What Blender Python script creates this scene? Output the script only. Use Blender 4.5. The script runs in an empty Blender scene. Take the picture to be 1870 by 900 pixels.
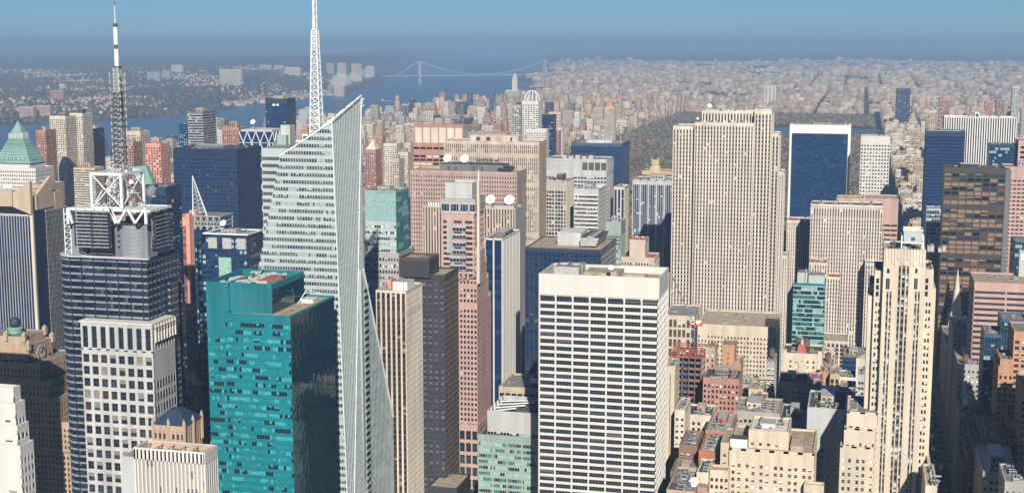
import bpy, math, random, bisect
import numpy as np
from mathutils import Vector

# ------------------------------------------------------------------ camera, world, sun, exposure
S = bpy.context.scene
COL = S.collection
F = 2530.0; YAW = math.radians(-14.13); PITCH = math.atan(372 / F); CAMZ = 320.0
cd = bpy.data.cameras.new('camera'); cam = bpy.data.objects.new('camera', cd); COL.objects.link(cam)
cd.sensor_width = 36; cd.lens = 36 * F / 1870; cd.clip_start = 1; cd.clip_end = 150000
cam.location = (0, 0, CAMZ); cam.rotation_euler = (math.pi / 2 - PITCH, 0, -YAW)
S.camera = cam
SUN_AZ = math.radians(163); SUN_EL = math.radians(30)      # clockwise from +Y (up the avenues)
w = bpy.data.worlds.new('World'); S.world = w; w.use_nodes = True
nt = w.node_tree; nt.nodes.clear()
sky = nt.nodes.new('ShaderNodeTexSky'); sky.sky_type = 'NISHITA'; sky.sun_disc = False
sky.sun_elevation = SUN_EL; sky.sun_rotation = SUN_AZ; sky.altitude = 300
sky.air_density = 0.7; sky.dust_density = 0.2; sky.ozone_density = 4
bg = nt.nodes.new('ShaderNodeBackground'); bg.inputs[1].default_value = 0.056
wo = nt.nodes.new('ShaderNodeOutputWorld')
tint = nt.nodes.new('ShaderNodeMix'); tint.data_type = 'RGBA'; tint.blend_type = 'MULTIPLY'; tint.inputs[0].default_value = 1; tint.inputs[7].default_value = (.49, .69, .89, 1)   # cool late-autumn air
nt.links.new(sky.outputs[0], tint.inputs[6]); nt.links.new(tint.outputs[2], bg.inputs[0]); nt.links.new(bg.outputs[0], wo.inputs[0])
sd = bpy.data.lights.new('sun', 'SUN'); sd.energy = 5.0; sd.angle = math.radians(0.5); sd.color = (1, 0.92, 0.80)
so = bpy.data.objects.new('sun', sd); COL.objects.link(so)
dsun = Vector((math.sin(SUN_AZ) * math.cos(SUN_EL), math.cos(SUN_AZ) * math.cos(SUN_EL), math.sin(SUN_EL)))
so.rotation_euler = dsun.to_track_quat('Z', 'Y').to_euler(); so.location = (0, 0, 600)
S.view_settings.view_transform = 'Standard'; S.view_settings.look = 'None'
S.view_settings.exposure = 0.36; S.view_settings.gamma = 1
S.cycles.max_bounces = 5; S.cycles.diffuse_bounces = 1; S.cycles.glossy_bounces = 3
S.cycles.volume_bounces = 3; S.cycles.use_denoising = True
S.cycles.sample_clamp_indirect = 4
HAZE_DENSITY = 0.82e-4
HAZE_COLOR = (0.35, 0.535, 0.78)

# ------------------------------------------------------------------ picture <-> place
FWD = Vector((math.sin(YAW) * math.cos(PITCH), math.cos(YAW) * math.cos(PITCH), -math.sin(PITCH)))
RGT = Vector((math.cos(YAW), -math.sin(YAW), 0))
UPV = RGT.cross(FWD)
def ray(px, py): return FWD + RGT * ((px - 935) / F) - UPV * ((py - 450) / F)
def at(px, py, Y):                       # point seen at (px, py) that stands Y metres up the avenues
    d = ray(px, py); t = Y / d.y
    return Vector((d.x * t, Y, CAMZ + d.z * t))
def atz(px, py, z):
    d = ray(px, py); t = (z - CAMZ) / d.z
    return Vector((d.x * t, d.y * t, z))
def proj(p):
    v = Vector(p) - Vector((0, 0, CAMZ)); c = v.dot(FWD)
    if c < 1: return (-9999, -9999, c)
    return (935 + F * v.dot(RGT) / c, 450 - F * v.dot(UPV) / c, c)

# ------------------------------------------------------------------ materials
M = {}
def mat(name, c, rough=0.8, metal=0.0, vary=0.19, scale=0.15, spec=0.3, bump=0.0, streak=False, attr=None, emit=None):
    m = bpy.data.materials.new(name); m.use_nodes = True
    n = m.node_tree; b = n.nodes['Principled BSDF']
    b.inputs['Roughness'].default_value = rough; b.inputs['Metallic'].default_value = metal
    b.inputs['Specular IOR Level'].default_value = spec
    b.inputs['Base Color'].default_value = (*c, 1)
    geo = n.nodes.new('ShaderNodeNewGeometry')
    src = None
    if attr:
        a = n.nodes.new('ShaderNodeAttribute'); a.attribute_name = attr; src = a.outputs['Color']
    if vary or attr:
        vec = geo.outputs['Position']
        if streak:
            mp = n.nodes.new('ShaderNodeMapping'); mp.inputs['Scale'].default_value = (1, 1, 0.12)
            n.links.new(vec, mp.inputs[0]); vec = mp.outputs[0]
        t = n.nodes.new('ShaderNodeTexNoise'); t.inputs['Scale'].default_value = scale; t.inputs['Detail'].default_value = 5
        n.links.new(vec, t.inputs['Vector'])
        mr = n.nodes.new('ShaderNodeMapRange'); mr.inputs[1].default_value = 0.3; mr.inputs[2].default_value = 0.7
        mr.inputs[3].default_value = 1 - vary; mr.inputs[4].default_value = 1 + vary * 0.7
        n.links.new(t.outputs[0], mr.inputs[0])
        mx = n.nodes.new('ShaderNodeMix'); mx.data_type = 'RGBA'; mx.blend_type = 'MULTIPLY'; mx.inputs[0].default_value = 1
        if src: n.links.new(src, mx.inputs[6])
        else: mx.inputs[6].default_value = (*c, 1)
        cb = n.nodes.new('ShaderNodeCombineColor')
        for i in range(3): n.links.new(mr.outputs[0], cb.inputs[i])
        n.links.new(cb.outputs[0], mx.inputs[7]); n.links.new(mx.outputs[2], b.inputs['Base Color'])
    if bump:
        t2 = n.nodes.new('ShaderNodeTexNoise'); t2.inputs['Scale'].default_value = 0.22; t2.inputs['Detail'].default_value = 2
        n.links.new(geo.outputs['Position'], t2.inputs['Vector'])
        bp = n.nodes.new('ShaderNodeBump'); bp.inputs['Strength'].default_value = bump; bp.inputs['Distance'].default_value = 0.35
        n.links.new(t2.outputs[0], bp.inputs['Height']); n.links.new(bp.outputs[0], b.inputs['Normal'])
    if emit:
        b.inputs['Emission Color'].default_value = (*emit[0], 1); b.inputs['Emission Strength'].default_value = emit[1]
    M[name] = m
    return m
def W(name, c, **k): return mat(name, c, streak=True, **k)
# masonry and metal walls
W('limestone', (.52, .45, .37)); W('limestone_warm', (.58, .51, .41)); W('limestone_pale', (.60, .54, .45))
W('cream_brick', (.57, .49, .38), scale=.3); W('tan_brick', (.44, .33, .24), scale=.3); W('buff', (.50, .41, .31))
W('brown_brick', (.26, .15, .105), scale=.3); W('red_brick', (.40, .15, .09), scale=.3); W('orange_brick', (.46, .26, .16), scale=.3)
W('rose_brick', (.40, .22, .18), scale=.3); W('pink_granite', (.47, .32, .28)); W('mauve_stone', (.42, .31, .28)); W('salmon', (.62, .30, .24))
W('white_paint', (.72, .71, .68), vary=.07); W('white_stone', (.60, .585, .55), vary=.08); W('grey_stone', (.36, .36, .35)); W('pale_grey', (.47, .48, .48))
W('concrete', (.38, .35, .31)); W('tan_concrete', (.47, .37, .28)); W('dark_metal', (.026, .032, .05), rough=.45, spec=.5)
W('navy_metal', (.014, .03, .075), rough=.4, spec=.5); W('bronze_metal', (.06, .048, .042), rough=.4, spec=.5)
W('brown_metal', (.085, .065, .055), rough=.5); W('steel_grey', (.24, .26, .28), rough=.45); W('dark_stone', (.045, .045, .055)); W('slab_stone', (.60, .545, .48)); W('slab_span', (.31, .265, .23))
W('shade_grey', (.15, .155, .165)); W('green_panel', (.29, .37, .34), rough=.5); W('teal_panel', (.012, .17, .205), rough=.35, spec=.5)
W('white_glass', (.42, .49, .49), rough=.22, spec=.7, vary=.06); W('blue_panel', (.018, .045, .12), rough=.3, spec=.6)
W('copper_green', (.21, .36, .33), rough=.6); W('red_paint', (.55, .05, .04), rough=.5); W('red_lead', (.33, .12, .09)); W('steel_blue', (.06, .10, .17), rough=.5)
W('white_steel', (.70, .74, .76), rough=.5, vary=.04); W('galvanised', (.40, .42, .42), rough=.45); W('yellow_stone', (.52, .40, .24))
# roofs and plant
mat('roof_tan', (.40, .33, .25), vary=.38, scale=.22); mat('roof_grey', (.24, .24, .23), vary=.45, scale=.2); mat('roof_dark', (.09, .085, .085), vary=.5, scale=.2)
mat('roof_white', (.62, .61, .58), vary=.15, scale=.1); mat('roof_red', (.38, .12, .10), vary=.2); mat('tank_wood', (.16, .11, .08), vary=.3, scale=1)
mat('plant_metal', (.42, .43, .42), rough=.5, vary=.2, scale=.5); mat('plant_dark', (.08, .085, .09), rough=.6, vary=.3, scale=.5); mat('slate_blue', (.03, .05, .095), rough=.5)
mat('roof_green', (.35, .37, .33), vary=.1); mat('dish_white', (.78, .78, .76), vary=0, rough=.4)
# glass
def G(name, c, rough=.08, metal=0., spec=.6, bump=.0, vary=.25): mat(name, c, rough=rough, metal=metal, spec=spec, bump=bump, vary=vary, scale=.5)
G('glass_dark', (.012, .017, .028)); G('glass_navy', (.010, .030, .09), bump=.25, spec=.4); G('glass_blue', (.016, .05, .13), bump=.2, spec=.8)
G('glass_grey', (.09, .10, .11)); G('glass_teal', (.014, .275, .33), rough=.14, bump=.2, metal=.25); G('glass_teal_light', (.06, .42, .46), rough=.14, metal=.2)
G('glass_teal_dark', (.006, .04, .058), rough=.05, bump=.3, spec=.5); G('glass_pale', (.30, .40, .40), rough=.15); G('glass_aqua', (.27, .44, .44), rough=.15)
G('glass_green', (.05, .16, .15)); G('glass_mint', (.30, .50, .42), rough=.2); G('glass_bronze', (.11, .07, .05), rough=.1)
G('glass_slate', (.03, .042, .065)); G('glass_brown', (.05, .03, .025))
mat('blind', (.55, .52, .46), vary=.1, rough=.7); mat('blind_white', (.72, .72, .70), vary=.05, rough=.7); mat('blind_dim', (.24, .22, .20), vary=.1)
mat('blind_orange', (.24, .165, .11), vary=.2, rough=.5); mat('blind_blue', (.28, .42, .52), vary=.2, rough=.4)
mat('facade_mixed', (.4, .35, .3), attr='col', vary=.18, scale=.03)
mat('leaf_mixed', (.1, .1, .05), attr='col', vary=.35, scale=.12)
mat('asphalt', (.05, .05, .052), vary=.2, scale=.2); mat('sidewalk', (.16, .155, .15), vary=.15, scale=.3); mat('road_paint', (.7, .7, .66), vary=.1, scale=1)
mat('rubber', (.02, .02, .02), vary=0); mat('lamp_glass', (.6, .5, .4), vary=0, rough=.2)

# ------------------------------------------------------------------ mesh helpers
class MB:
    def __init__(s): s.v = []; s.f = []; s.m = []
    def quad(s, a, b, c, d, m): i = len(s.v); s.v += [tuple(a), tuple(b), tuple(c), tuple(d)]; s.f.append((i, i+1, i+2, i+3)); s.m.append(m)
    def poly(s, pts, m): i = len(s.v); s.v += [tuple(p) for p in pts]; s.f.append(tuple(range(i, i+len(pts)))); s.m.append(m)
    def hexa(s, p, m, top=None):         # eight corners: bottom ring ccw, top ring ccw
        i = len(s.v); s.v += [tuple(q) for q in p]
        s.f += [(i+3, i+2, i+1, i), (i+4, i+5, i+6, i+7), (i, i+1, i+5, i+4), (i+1, i+2, i+6, i+5), (i+2, i+3, i+7, i+6), (i+3, i, i+4, i+7)]
        s.m += [m, top or m, m, m, m, m]
    def box(s, x0, x1, y0, y1, z0, z1, m, top=None):
        s.hexa([(x0,y0,z0),(x1,y0,z0),(x1,y1,z0),(x0,y1,z0),(x0,y0,z1),(x1,y0,z1),(x1,y1,z1),(x0,y1,z1)], m, top)
    def obox(s, o, u, v, n, u0, u1, v0, v1, w0, w1, m):
        P = lambda a, b, c: (o[0]+u[0]*a+v[0]*b+n[0]*c, o[1]+u[1]*a+v[1]*b+n[1]*c, o[2]+u[2]*a+v[2]*b+n[2]*c)
        s.hexa([P(u0,v0,w1), P(u1,v0,w1), P(u1,v0,w0), P(u0,v0,w0), P(u0,v1,w1), P(u1,v1,w1), P(u1,v1,w0), P(u0,v1,w0)], m)
    def beam(s, p, q, r, m, r2=None):
        p = Vector(p); q = Vector(q); d = (q - p)
        if d.length < 1e-6: return
        d.normalize(); a = d.cross(Vector((0, 0, 1)) if abs(d.z) < .9 else Vector((1, 0, 0))).normalized(); b = d.cross(a)
        r2 = r if r2 is None else r2
        ring = lambda c, k: [c + a*k + b*k, c - a*k + b*k, c - a*k - b*k, c + a*k - b*k]
        s.hexa(ring(p, r) + ring(q, r2), m)
    def cyl(s, x, y, z0, z1, r, m, n=12, r2=None, cap=None, ang=0):
        r2 = r if r2 is None else r2; i = len(s.v)
        for zz, rr in ((z0, r), (z1, r2)):
            for k in range(n): t = ang + 2*math.pi*k/n; s.v.append((x + rr*math.cos(t), y + rr*math.sin(t), zz))
        for k in range(n): s.f.append((i+k, i+(k+1) % n, i+n+(k+1) % n, i+n+k)); s.m.append(m)
        s.f.append(tuple(i+n+k for k in range(n))); s.m.append(cap or m)
    def dish(s, c, nrm, r, m, back):
        c = Vector(c); nrm = Vector(nrm).normalized(); a = nrm.cross(Vector((0, 0, 1))).normalized(); b = nrm.cross(a); K = 14
        i = len(s.v)
        for rr, dd in ((r, 0), (r*.72, -.14*r), (r*.35, -.25*r), (.02, -.28*r)):
            for k in range(K): t = 2*math.pi*k/K; s.v.append(tuple(c + a*rr*math.cos(t) + b*rr*math.sin(t) + nrm*dd))
        for j in range(3):
            for k in range(K): s.f.append((i+j*K+k, i+j*K+(k+1) % K, i+(j+1)*K+(k+1) % K, i+(j+1)*K+k)); s.m.append(m)
        i = len(s.v)
        for rr, dd in ((r*1.01, -.03*r), (r*.5, -.3*r), (.1, -.34*r)):
            for k in range(K): t = 2*math.pi*k/K; s.v.append(tuple(c + a*rr*math.cos(t) + b*rr*math.sin(t) + nrm*dd))
        for j in range(2):
            for k in range(K): s.f.append((i+j*K+k, i+j*K+(k+1) % K, i+(j+1)*K+(k+1) % K, i+(j+1)*K+k)); s.m.append(back)
        tip = c + nrm*r*.45
        for t in (0, 2.1, 4.2): s.beam(c + a*r*.9*math.cos(t) + b*r*.9*math.sin(t), tip, .06*r/3, back)
        s.obox(tip, a, b, nrm, -.08*r, .08*r, -.08*r, .08*r, -.05*r, .12*r, back)
    def mesh(s, name, o=(0, 0, 0)):
        me = bpy.data.meshes.new(name)
        ox, oy, oz = o
        me.from_pydata([(x-ox, y-oy, z-oz) for x, y, z in s.v], [], s.f)
        names = list(dict.fromkeys(s.m)); ix = {k: i for i, k in enumerate(names)}
        for k in names: me.materials.append(M[k])
        if len(names) > 1: me.polygons.foreach_set('material_index', [ix[k] for k in s.m])
        me.update()
        return me
LABELS = []
def link(o, parent=None):
    COL.objects.link(o)
    if parent: o.parent = parent
    return o
class T:                                 # a thing: an Empty at its base, parts as children in local coordinates
    def __init__(s, name, label, cat, o, group=None):
        s.o = tuple(o); s.root = link(bpy.data.objects.new(name, None)); s.root.location = s.o; s.root.empty_display_size = 1
        s.root['label'] = label; s.root['category'] = cat; s.root['kind'] = 'thing'
        if group: s.root['group'] = group
    def part(s, name, mb, label=None, kind=None, parent=None):
        if not mb.f: return None
        o = link(bpy.data.objects.new(name, mb.mesh(name, s.o)), parent or s.root)
        if label: o['label'] = label
        if kind: o['kind'] = kind
        return o
    def inst(s, name, me, loc, parent=None, rot=None):
        o = link(bpy.data.objects.new(name, me), parent or s.root); o.location = (loc[0]-s.o[0], loc[1]-s.o[1], loc[2]-s.o[2])
        if rot: o.rotation_euler = rot
        return o
def structure(name, mb): o = link(bpy.data.objects.new(name, mb.mesh(name))); o['kind'] = 'structure'; return o
def copy_tree(o, loc, label, group=None, rotz=None):
    c = o.copy(); COL.objects.link(c); c.location = loc; c['label'] = label
    if group: c['group'] = group
    if rotz is not None: c.rotation_euler = (0, 0, rotz)
    for ch in o.children:
        d = ch.copy(); COL.objects.link(d); d.parent = c
        for g in ch.children: e = g.copy(); COL.objects.link(e); e.parent = d
    return c

# ------------------------------------------------------------------ facades
# style: bay, fl (floor), pw pier width, sh spandrel height, pd/sd how proud they stand, wall/span materials, win [(material, weight)], pb share of blinds
def ST(bay=3, fl=3.8, pw=.8, sh=1.4, pd=.5, sd=.3, wall='limestone', span=None, win=(('glass_dark', 3), ('glass_slate', 1)), pb=.15, blind='blind', crown=3., base=0., major=0, mpw=0., mpd=0., skip=()):
    return dict(bay=bay, fl=fl, pw=pw, sh=sh, pd=pd, sd=sd, wall=wall, span=span or wall, win=win, pb=pb, blind=blind, crown=crown, base=base, major=major, mpw=mpw, mpd=mpd, skip=skip)
def depth_of(st): return max(st['pd'], st['sd'], st['mpd']) + .05
def clip_range(poly, c, axis):           # extent of a convex (u, v) polygon along the line where coordinate `axis` equals c
    out = []
    for i in range(len(poly)):
        a, b = poly[i], poly[(i+1) % len(poly)]
        if (a[axis] - c) * (b[axis] - c) <= 0 and abs(a[axis] - b[axis]) > 1e-9:
            t = (c - a[axis]) / (b[axis] - a[axis]); out.append(a[1-axis] + t * (b[1-axis] - a[1-axis]))
    return (min(out), max(out)) if len(out) >= 2 else None
class Fac:                               # collects the pieces of one building's facades
    def __init__(s, th): s.t = th; s.wall = MB(); s.win = MB(); s.pier = []; s.span = []; s.pane = []; s.single = 0
    def facet(s, pts, n, st, rnd, trim=0.):
        th = s.t; n = Vector(n).normalized(); u = Vector((0, 0, 1)).cross(n).normalized(); v = n.cross(u).normalized()
        o = Vector(pts[0]); uv = [((Vector(p)-o).dot(u), (Vector(p)-o).dot(v)) for p in pts]
        U0 = min(a for a, _ in uv); U1 = max(a for a, _ in uv); V0 = min(b for _, b in uv); V1 = max(b for _, b in uv)
        D = depth_of(st); pd, sdp = st['pd'], min(st['sd'], st['pd'] - .03) if abs(st['sd'] - st['pd']) < .03 else st['sd']
        nb = max(1, round((U1-U0)/st['bay'])); bay = (U1-U0)/nb; fl = st['fl']; sh = st['sh']; pw = st['pw']
        nf = max(0, int((V1-V0-st['crown']-st['base'])/fl))
        c = o + u*(U0+U1)/2 + v*V1; view = (c - Vector((0, 0, CAMZ))); dist = view.length; face = abs(view.normalized().dot(n))
        bpx = bay*F/dist*face; fpx = fl*F/dist
        rect = all(min(abs(a-U0), abs(a-U1)) < .01 and min(abs(b-V0), abs(b-V1)) < .01 for a, b in uv)
        mode = 'win' if bpx >= 9.5 and fpx >= 9.5 else 'span' if fpx >= 9.5 and st['sd'] > st['pd'] else 'pier' if bpx >= 9.5 else None
        if face < .15 or not rect: mode = None
        # crown
        rngs = {}
        if st['crown'] > 0 and rect: s.wall.obox(o, u, v, n, U0, U1, V1-st['crown'], V1, -D, -D+max(pd, sdp)-.012, st['wall'])
        elif st['crown'] > 0:
            pass
        for i in range(nf+1):
            vt = V1 - st['crown'] - i*fl
            if i in st['skip'] and i < nf:
                s.wall.obox(o, u, v, n, U0, U1, vt-fl, vt, -D, -D+sdp, st['span']); continue
            last = i == nf
            lo = V0 if last else vt-sh
            if vt - lo > .02:
                r = (U0, U1) if rect else clip_range(uv, (vt+lo)/2, 1)
                if r:
                    if mode == 'span' and not last and abs(sh-(vt-lo)) < .01: s.span.append((o+u*r[0]+v*lo, r[1]-r[0], vt-lo, sdp, D, u, v, n, st['span']))
                    else: s.wall.obox(o, u, v, n, r[0], r[1], lo, vt, -D, -D+sdp, st['span'])
            if last: break
            r = (U0, U1) if rect else clip_range(uv, vt-sh-(fl-sh)/2, 1)
            if not r: continue
            run = None
            for j in range(nb):
                a = max(U0+j*bay+pw/2, r[0]+.05); b = min(U0+(j+1)*bay-pw/2, r[1]-.05)
                if b - a < .25: continue
                if run is None or rnd.random() < .45:
                    x = rnd.random()*sum(k for _, k in st['win'])
                    for mn, k in st['win']:
                        x -= k
                        if x <= 0: break
                    run = mn
                mn = run; z0, z1 = vt-fl, vt-sh
                bl = rnd.random() < st['pb']; h = rnd.choice((.35, .5, .5, .7, 1.)) if bl else 0
                if mode == 'win': s.pane.append((o+u*a+v*z0, b-a, z1-z0, D, u, v, n, mn, st['blind'] if bl else None, h)); continue
                zz = z1-(z1-z0)*h
                P = lambda p, q: o+u*p+v*q-n*(D-.04)
                if h < 1: s.win.quad(P(a, z0), P(b, z0), P(b, zz), P(a, zz), mn)
                if h > 0: s.win.quad(P(a, zz), P(b, zz), P(b, z1), P(a, z1), st['blind'])
        if pw > 0:
            for j in range(nb+1):
                mj = st['major'] and j % st['major'] == 0
                hw = st['mpw']/2 if mj else pw/2; dd = st['mpd'] if mj else pd
                cu = U0+j*bay; a, b = cu-hw, cu+hw
                if j == 0: a, b = U0, U0+max(hw, D)
                if j == nb: a, b = U1-max(hw, D), U1
                r = (V0, V1-(st['crown'] if st['crown'] and not mj else 0)) if rect else clip_range(uv, min(max(cu, U0+.1), U1-.1), 0)
                if not r: continue
                if mode == 'pier' and 0 < j < nb and not mj: s.pier.append((o+u*a+v*r[0], b-a, r[1]-r[0], dd, D, u, v, n, st['wall']))
                else: s.wall.obox(o, u, v, n, a, b, r[0], r[1]-.004*(1 if mj else 0), -D, -D+dd, st['wall'])
    def finish(s):
        t = s.t; cache = {}
        def shared(kind, w, h, d0, d1, u, v, n, m, fn):
            k = (kind, round(w, 2), round(h, 2), round(d0, 2), round(d1, 2), tuple(round(q, 3) for q in u), tuple(round(q, 3) for q in n), m)
            if k not in cache: cache[k] = fn().mesh(kind)
            return cache[k]
        for kind, lst in (('pier', s.pier), ('spandrel', s.span)):
            lst.sort(key=lambda q: -(q[0].z+q[2]))
            for i, (o, w_, h, dd, D, u, v, n, m) in enumerate(lst):
                if i < 290:
                    def fn():
                        b = MB(); b.obox((0, 0, 0), u, v, n, 0, w_, 0, h, -D, -D+dd, m); return b
                    t.inst(kind, shared(kind, w_, h, dd, D, u, v, n, m, fn), o)
                else: s.wall.obox(o, u, v, n, 0, w_, 0, h, -D, -D+dd, m)
        s.pane.sort(key=lambda q: -q[0].z)
        for i, (o, w_, h, D, u, v, n, m, bl, fr) in enumerate(s.pane):
            def fill(b, oo):
                P = lambda p, q: Vector(oo)+u*p+v*q-n*(D-.04)
                zz = h-h*fr
                if fr < 1: b.quad(P(0, 0), P(w_, 0), P(w_, zz), P(0, zz), m)
                if fr > 0: b.quad(P(0, zz), P(w_, zz), P(w_, h), P(0, h), bl)
                f = 'blind_white' if 'glass_dark' == m and w_ < 2.4 else 'shade_grey'
                b.obox(oo, u, v, n, 0, w_, h*.5-.05, h*.5+.05, -D+.05, -D+.11, f); b.obox(oo, u, v, n, 0, w_, 0, .1, -D+.05, -D+.15, f)
                k = max(1, round(w_/1.7))
                for q in range(1, k): b.obox(oo, u, v, n, w_*q/k-.05, w_*q/k+.05, 0, h, -D+.05, -D+.1, f)
            if i < 295:
                def fn(): b = MB(); fill(b, (0, 0, 0)); return b
                t.inst('window', shared('window', w_, h, D, fr, u, v, n, (m, bl), fn), o)
            else: fill(s.win, o)
        t.part('wall', s.wall, kind=None)
        w_ = t.part('window_panes', s.win, kind='stuff')

def ring(mb, x0, x1, y0, y1, z0, z1, th, m):
    mb.box(x0, x1, y0, y0+th, z0, z1, m); mb.box(x0, x1, y1-th, y1, z0, z1, m)
    mb.box(x0, x0+th, y0+th, y1-th, z0, z1, m); mb.box(x1-th, x1, y0+th, y1-th, z0, z1, m)
def block(fc, x0, x1, y0, y1, z0, z1, st, rnd, faces='SEW', alt=None, roof='roof_grey', para=1.1, plain=None):
    """one box-shaped volume with real window recesses on its faces; alt = {face: style}"""
    ins = {}
    for f in 'SNEW':
        ins[f] = depth_of((alt or {}).get(f, st))+.06 if f in faces else 0
    zr = z1-para
    fc.wall.box(x0+ins['W']+.0, x1-ins['E'], y0+ins['S'], y1-ins['N'], z0, zr, plain or st['wall'], roof)
    e = .02
    for f in faces:
        s_ = (alt or {}).get(f, st)
        if f in 'EW' and not (alt and f in alt): s_ = dict(s_, pd=s_['pd']*.4, sd=s_['sd']*.4, mpd=s_['mpd']*.4)
        if f == 'S': fc.facet([(x0, y0, z0), (x1, y0, z0), (x1, y0, z1), (x0, y0, z1)], (0, -1, 0), s_, rnd)
        if f == 'N': fc.facet([(x1, y1, z0), (x0, y1, z0), (x0, y1, z1), (x1, y1, z1)], (0, 1, 0), s_, rnd)
        if f == 'E': fc.facet([(x1-e, y0+e, z0), (x1-e, y1-e, z0), (x1-e, y1-e, z1), (x1-e, y0+e, z1)], (1, 0, 0), s_, rnd)
        if f == 'W': fc.facet([(x0+e, y1-e, z0), (x0+e, y0+e, z0), (x0+e, y0+e, z1), (x0+e, y1-e, z1)], (-1, 0, 0), s_, rnd)
    g = .05
    if para: ring(fc.wall, x0+g, x1-g, y0+g, y1-g, zr-.2, z1-.015, .75, st['wall'])
def tank(t, x, y, z, r=2.2, h=4.5):
    b = MB(); lg = 2.5
    for a in (-1, 1):
        for c in (-1, 1): b.beam((x+a*r*.6, y+c*r*.6, z), (x+a*r*.6, y+c*r*.6, z+lg), .14, 'plant_dark')
    b.box(x-r*.8, x+r*.8, y-r*.8, y+r*.8, z+lg, z+lg+.25, 'plant_dark')
    p = t.part('water_tank', b)
    d = MB(); d.cyl(x, y, z+lg+.25, z+lg+.25+h, r, 'tank_wood', 12); t.part('barrel', d, parent=p)
    e = MB(); e.cyl(x, y, z+lg+.25+h, z+lg+.25+h+1.5, r*1.08, 'roof_dark', 12, r2=.05); t.part('cone_roof', e, parent=p)
def rooftop(t, x0, x1, y0, y1, z, rnd, n=6, tanks=0, house=True, hm='plant_metal', hh=5):
    """z = roof surface"""
    W_, D_ = x1-x0, y1-y0
    used = []
    if house and W_ > 10 and D_ > 8:
        hw = W_*rnd.uniform(.3, .5); hd = D_*rnd.uniform(.35, .5); hx = x0+rnd.uniform(.15, .45)*(W_-hw)+1; hy = y0+D_*.3+rnd.uniform(0, .4)*(D_-hd-2)
        b = MB(); b.box(hx, hx+hw, hy, hy+hd, z, z+hh, hm, 'roof_grey'); b.box(hx-.2, hx+hw+.2, hy-.2, hy+hd+.2, z+hh, z+hh+.25, 'plant_metal')
        for k in range(int(hw/3.)): b.box(hx+.8+k*3., hx+2.6+k*3., hy-.08, hy+.2, z+1., z+hh-1, 'plant_dark')
        t.part('penthouse', b); used.append((hx-1, hx+hw+1, hy-1, hy+hd+1))
    for i in range(n):
        for _ in range(8):
            a = rnd.uniform(1.2, 3.5); c = rnd.uniform(1.2, 3.); h = rnd.uniform(.9, 2.6); px = rnd.uniform(x0+1.2, max(x0+1.3, x1-1.2-a)); py = rnd.uniform(y0+1.2, max(y0+1.3, y1-1.2-c))
            if all(px+a < q[0] or px > q[1] or py+c < q[2] or py > q[3] for q in used): break
        else: continue
        used.append((px, px+a, py, py+c)); b = MB(); k = rnd.random()
        if k < .55:
            b.box(px, px+a, py, py+c, z, z+h, 'plant_metal', 'roof_grey'); b.cyl(px+a/2, py+c/2, z+h, z+h+.35, min(a, c)*.35, 'plant_dark', 10)
            b.box(px+.2, px+a-.2, py-.06, py+.1, z+.3, z+h-.3, 'plant_dark'); t.part('air_handler', b)
        elif k < .8: b.box(px, px+a*1.6, py, py+.7, z+.3, z+1., 'galvanised'); b.box(px, px+.7, py+.7, py+c, z+.3, z+1., 'galvanised'); t.part('duct', b)
        else: b.cyl(px+.6, py+.6, z, z+h*.8, .5, 'galvanised', 8); b.cyl(px+.6, py+.6, z+h*.8, z+h*.8+.5, .75, 'plant_dark', 8, r2=.3); t.part('vent', b)
    for i in range(tanks):
        for _ in range(12):
            px = rnd.uniform(x0+3, x1-3); py = rnd.uniform(y0+3, y1-3)
            if all(px+2.5 < q[0] or px-2.5 > q[1] or py+2.5 < q[2] or py-2.5 > q[3] for q in used): used.append((px-2.5, px+2.5, py-2.5, py+2.5)); tank(t, px, py, z); break
FOOT = []                                # footprints already taken (x0, x1, y0, y1)
def tower(name, label, x0, x1, y0, y1, z1, st, seed=1, faces='SE', alt=None, roof='roof_grey', tiers=None, n=8, tanks=0, house=True, hm='plant_metal', hh=5, cat='skyscraper', para=1.1, z0=0, keep=False, group=None, plain=None):
    rnd = random.Random(seed*77+3)
    t = T(name, label, cat, ((x0+x1)/2, (y0+y1)/2, z0), group); fc = Fac(t)
    block(fc, x0, x1, y0, y1, z0, z1, st, rnd, faces, alt, roof, para, plain)
    FOOT.append((x0-4, x1+4, y0-4, y1+4))
    if not tiers and (n or house or tanks): rooftop(t, x0+1.5, x1-1.5, y0+1.5, y1-1.5, z1-para, rnd, n, tanks, house, hm, hh)
    zz = z1
    for i, tr in enumerate(tiers or ()):
        tx0, tx1, ty0, ty1, tz = tr[:5]; s2 = tr[5] if len(tr) > 5 else st
        block(fc, tx0, tx1, ty0, ty1, zz-para, tz, s2, rnd, faces, alt if len(tr) <= 5 else None, roof, para); zz = tz
        if i == len(tiers)-1 and (n or house or tanks): rooftop(t, tx0+1.5, tx1-1.5, ty0+1.5, ty1-1.5, tz-para, rnd, n, tanks, house, hm, hh)
    if keep: return t, fc, rnd
    fc.finish(); return t
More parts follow.
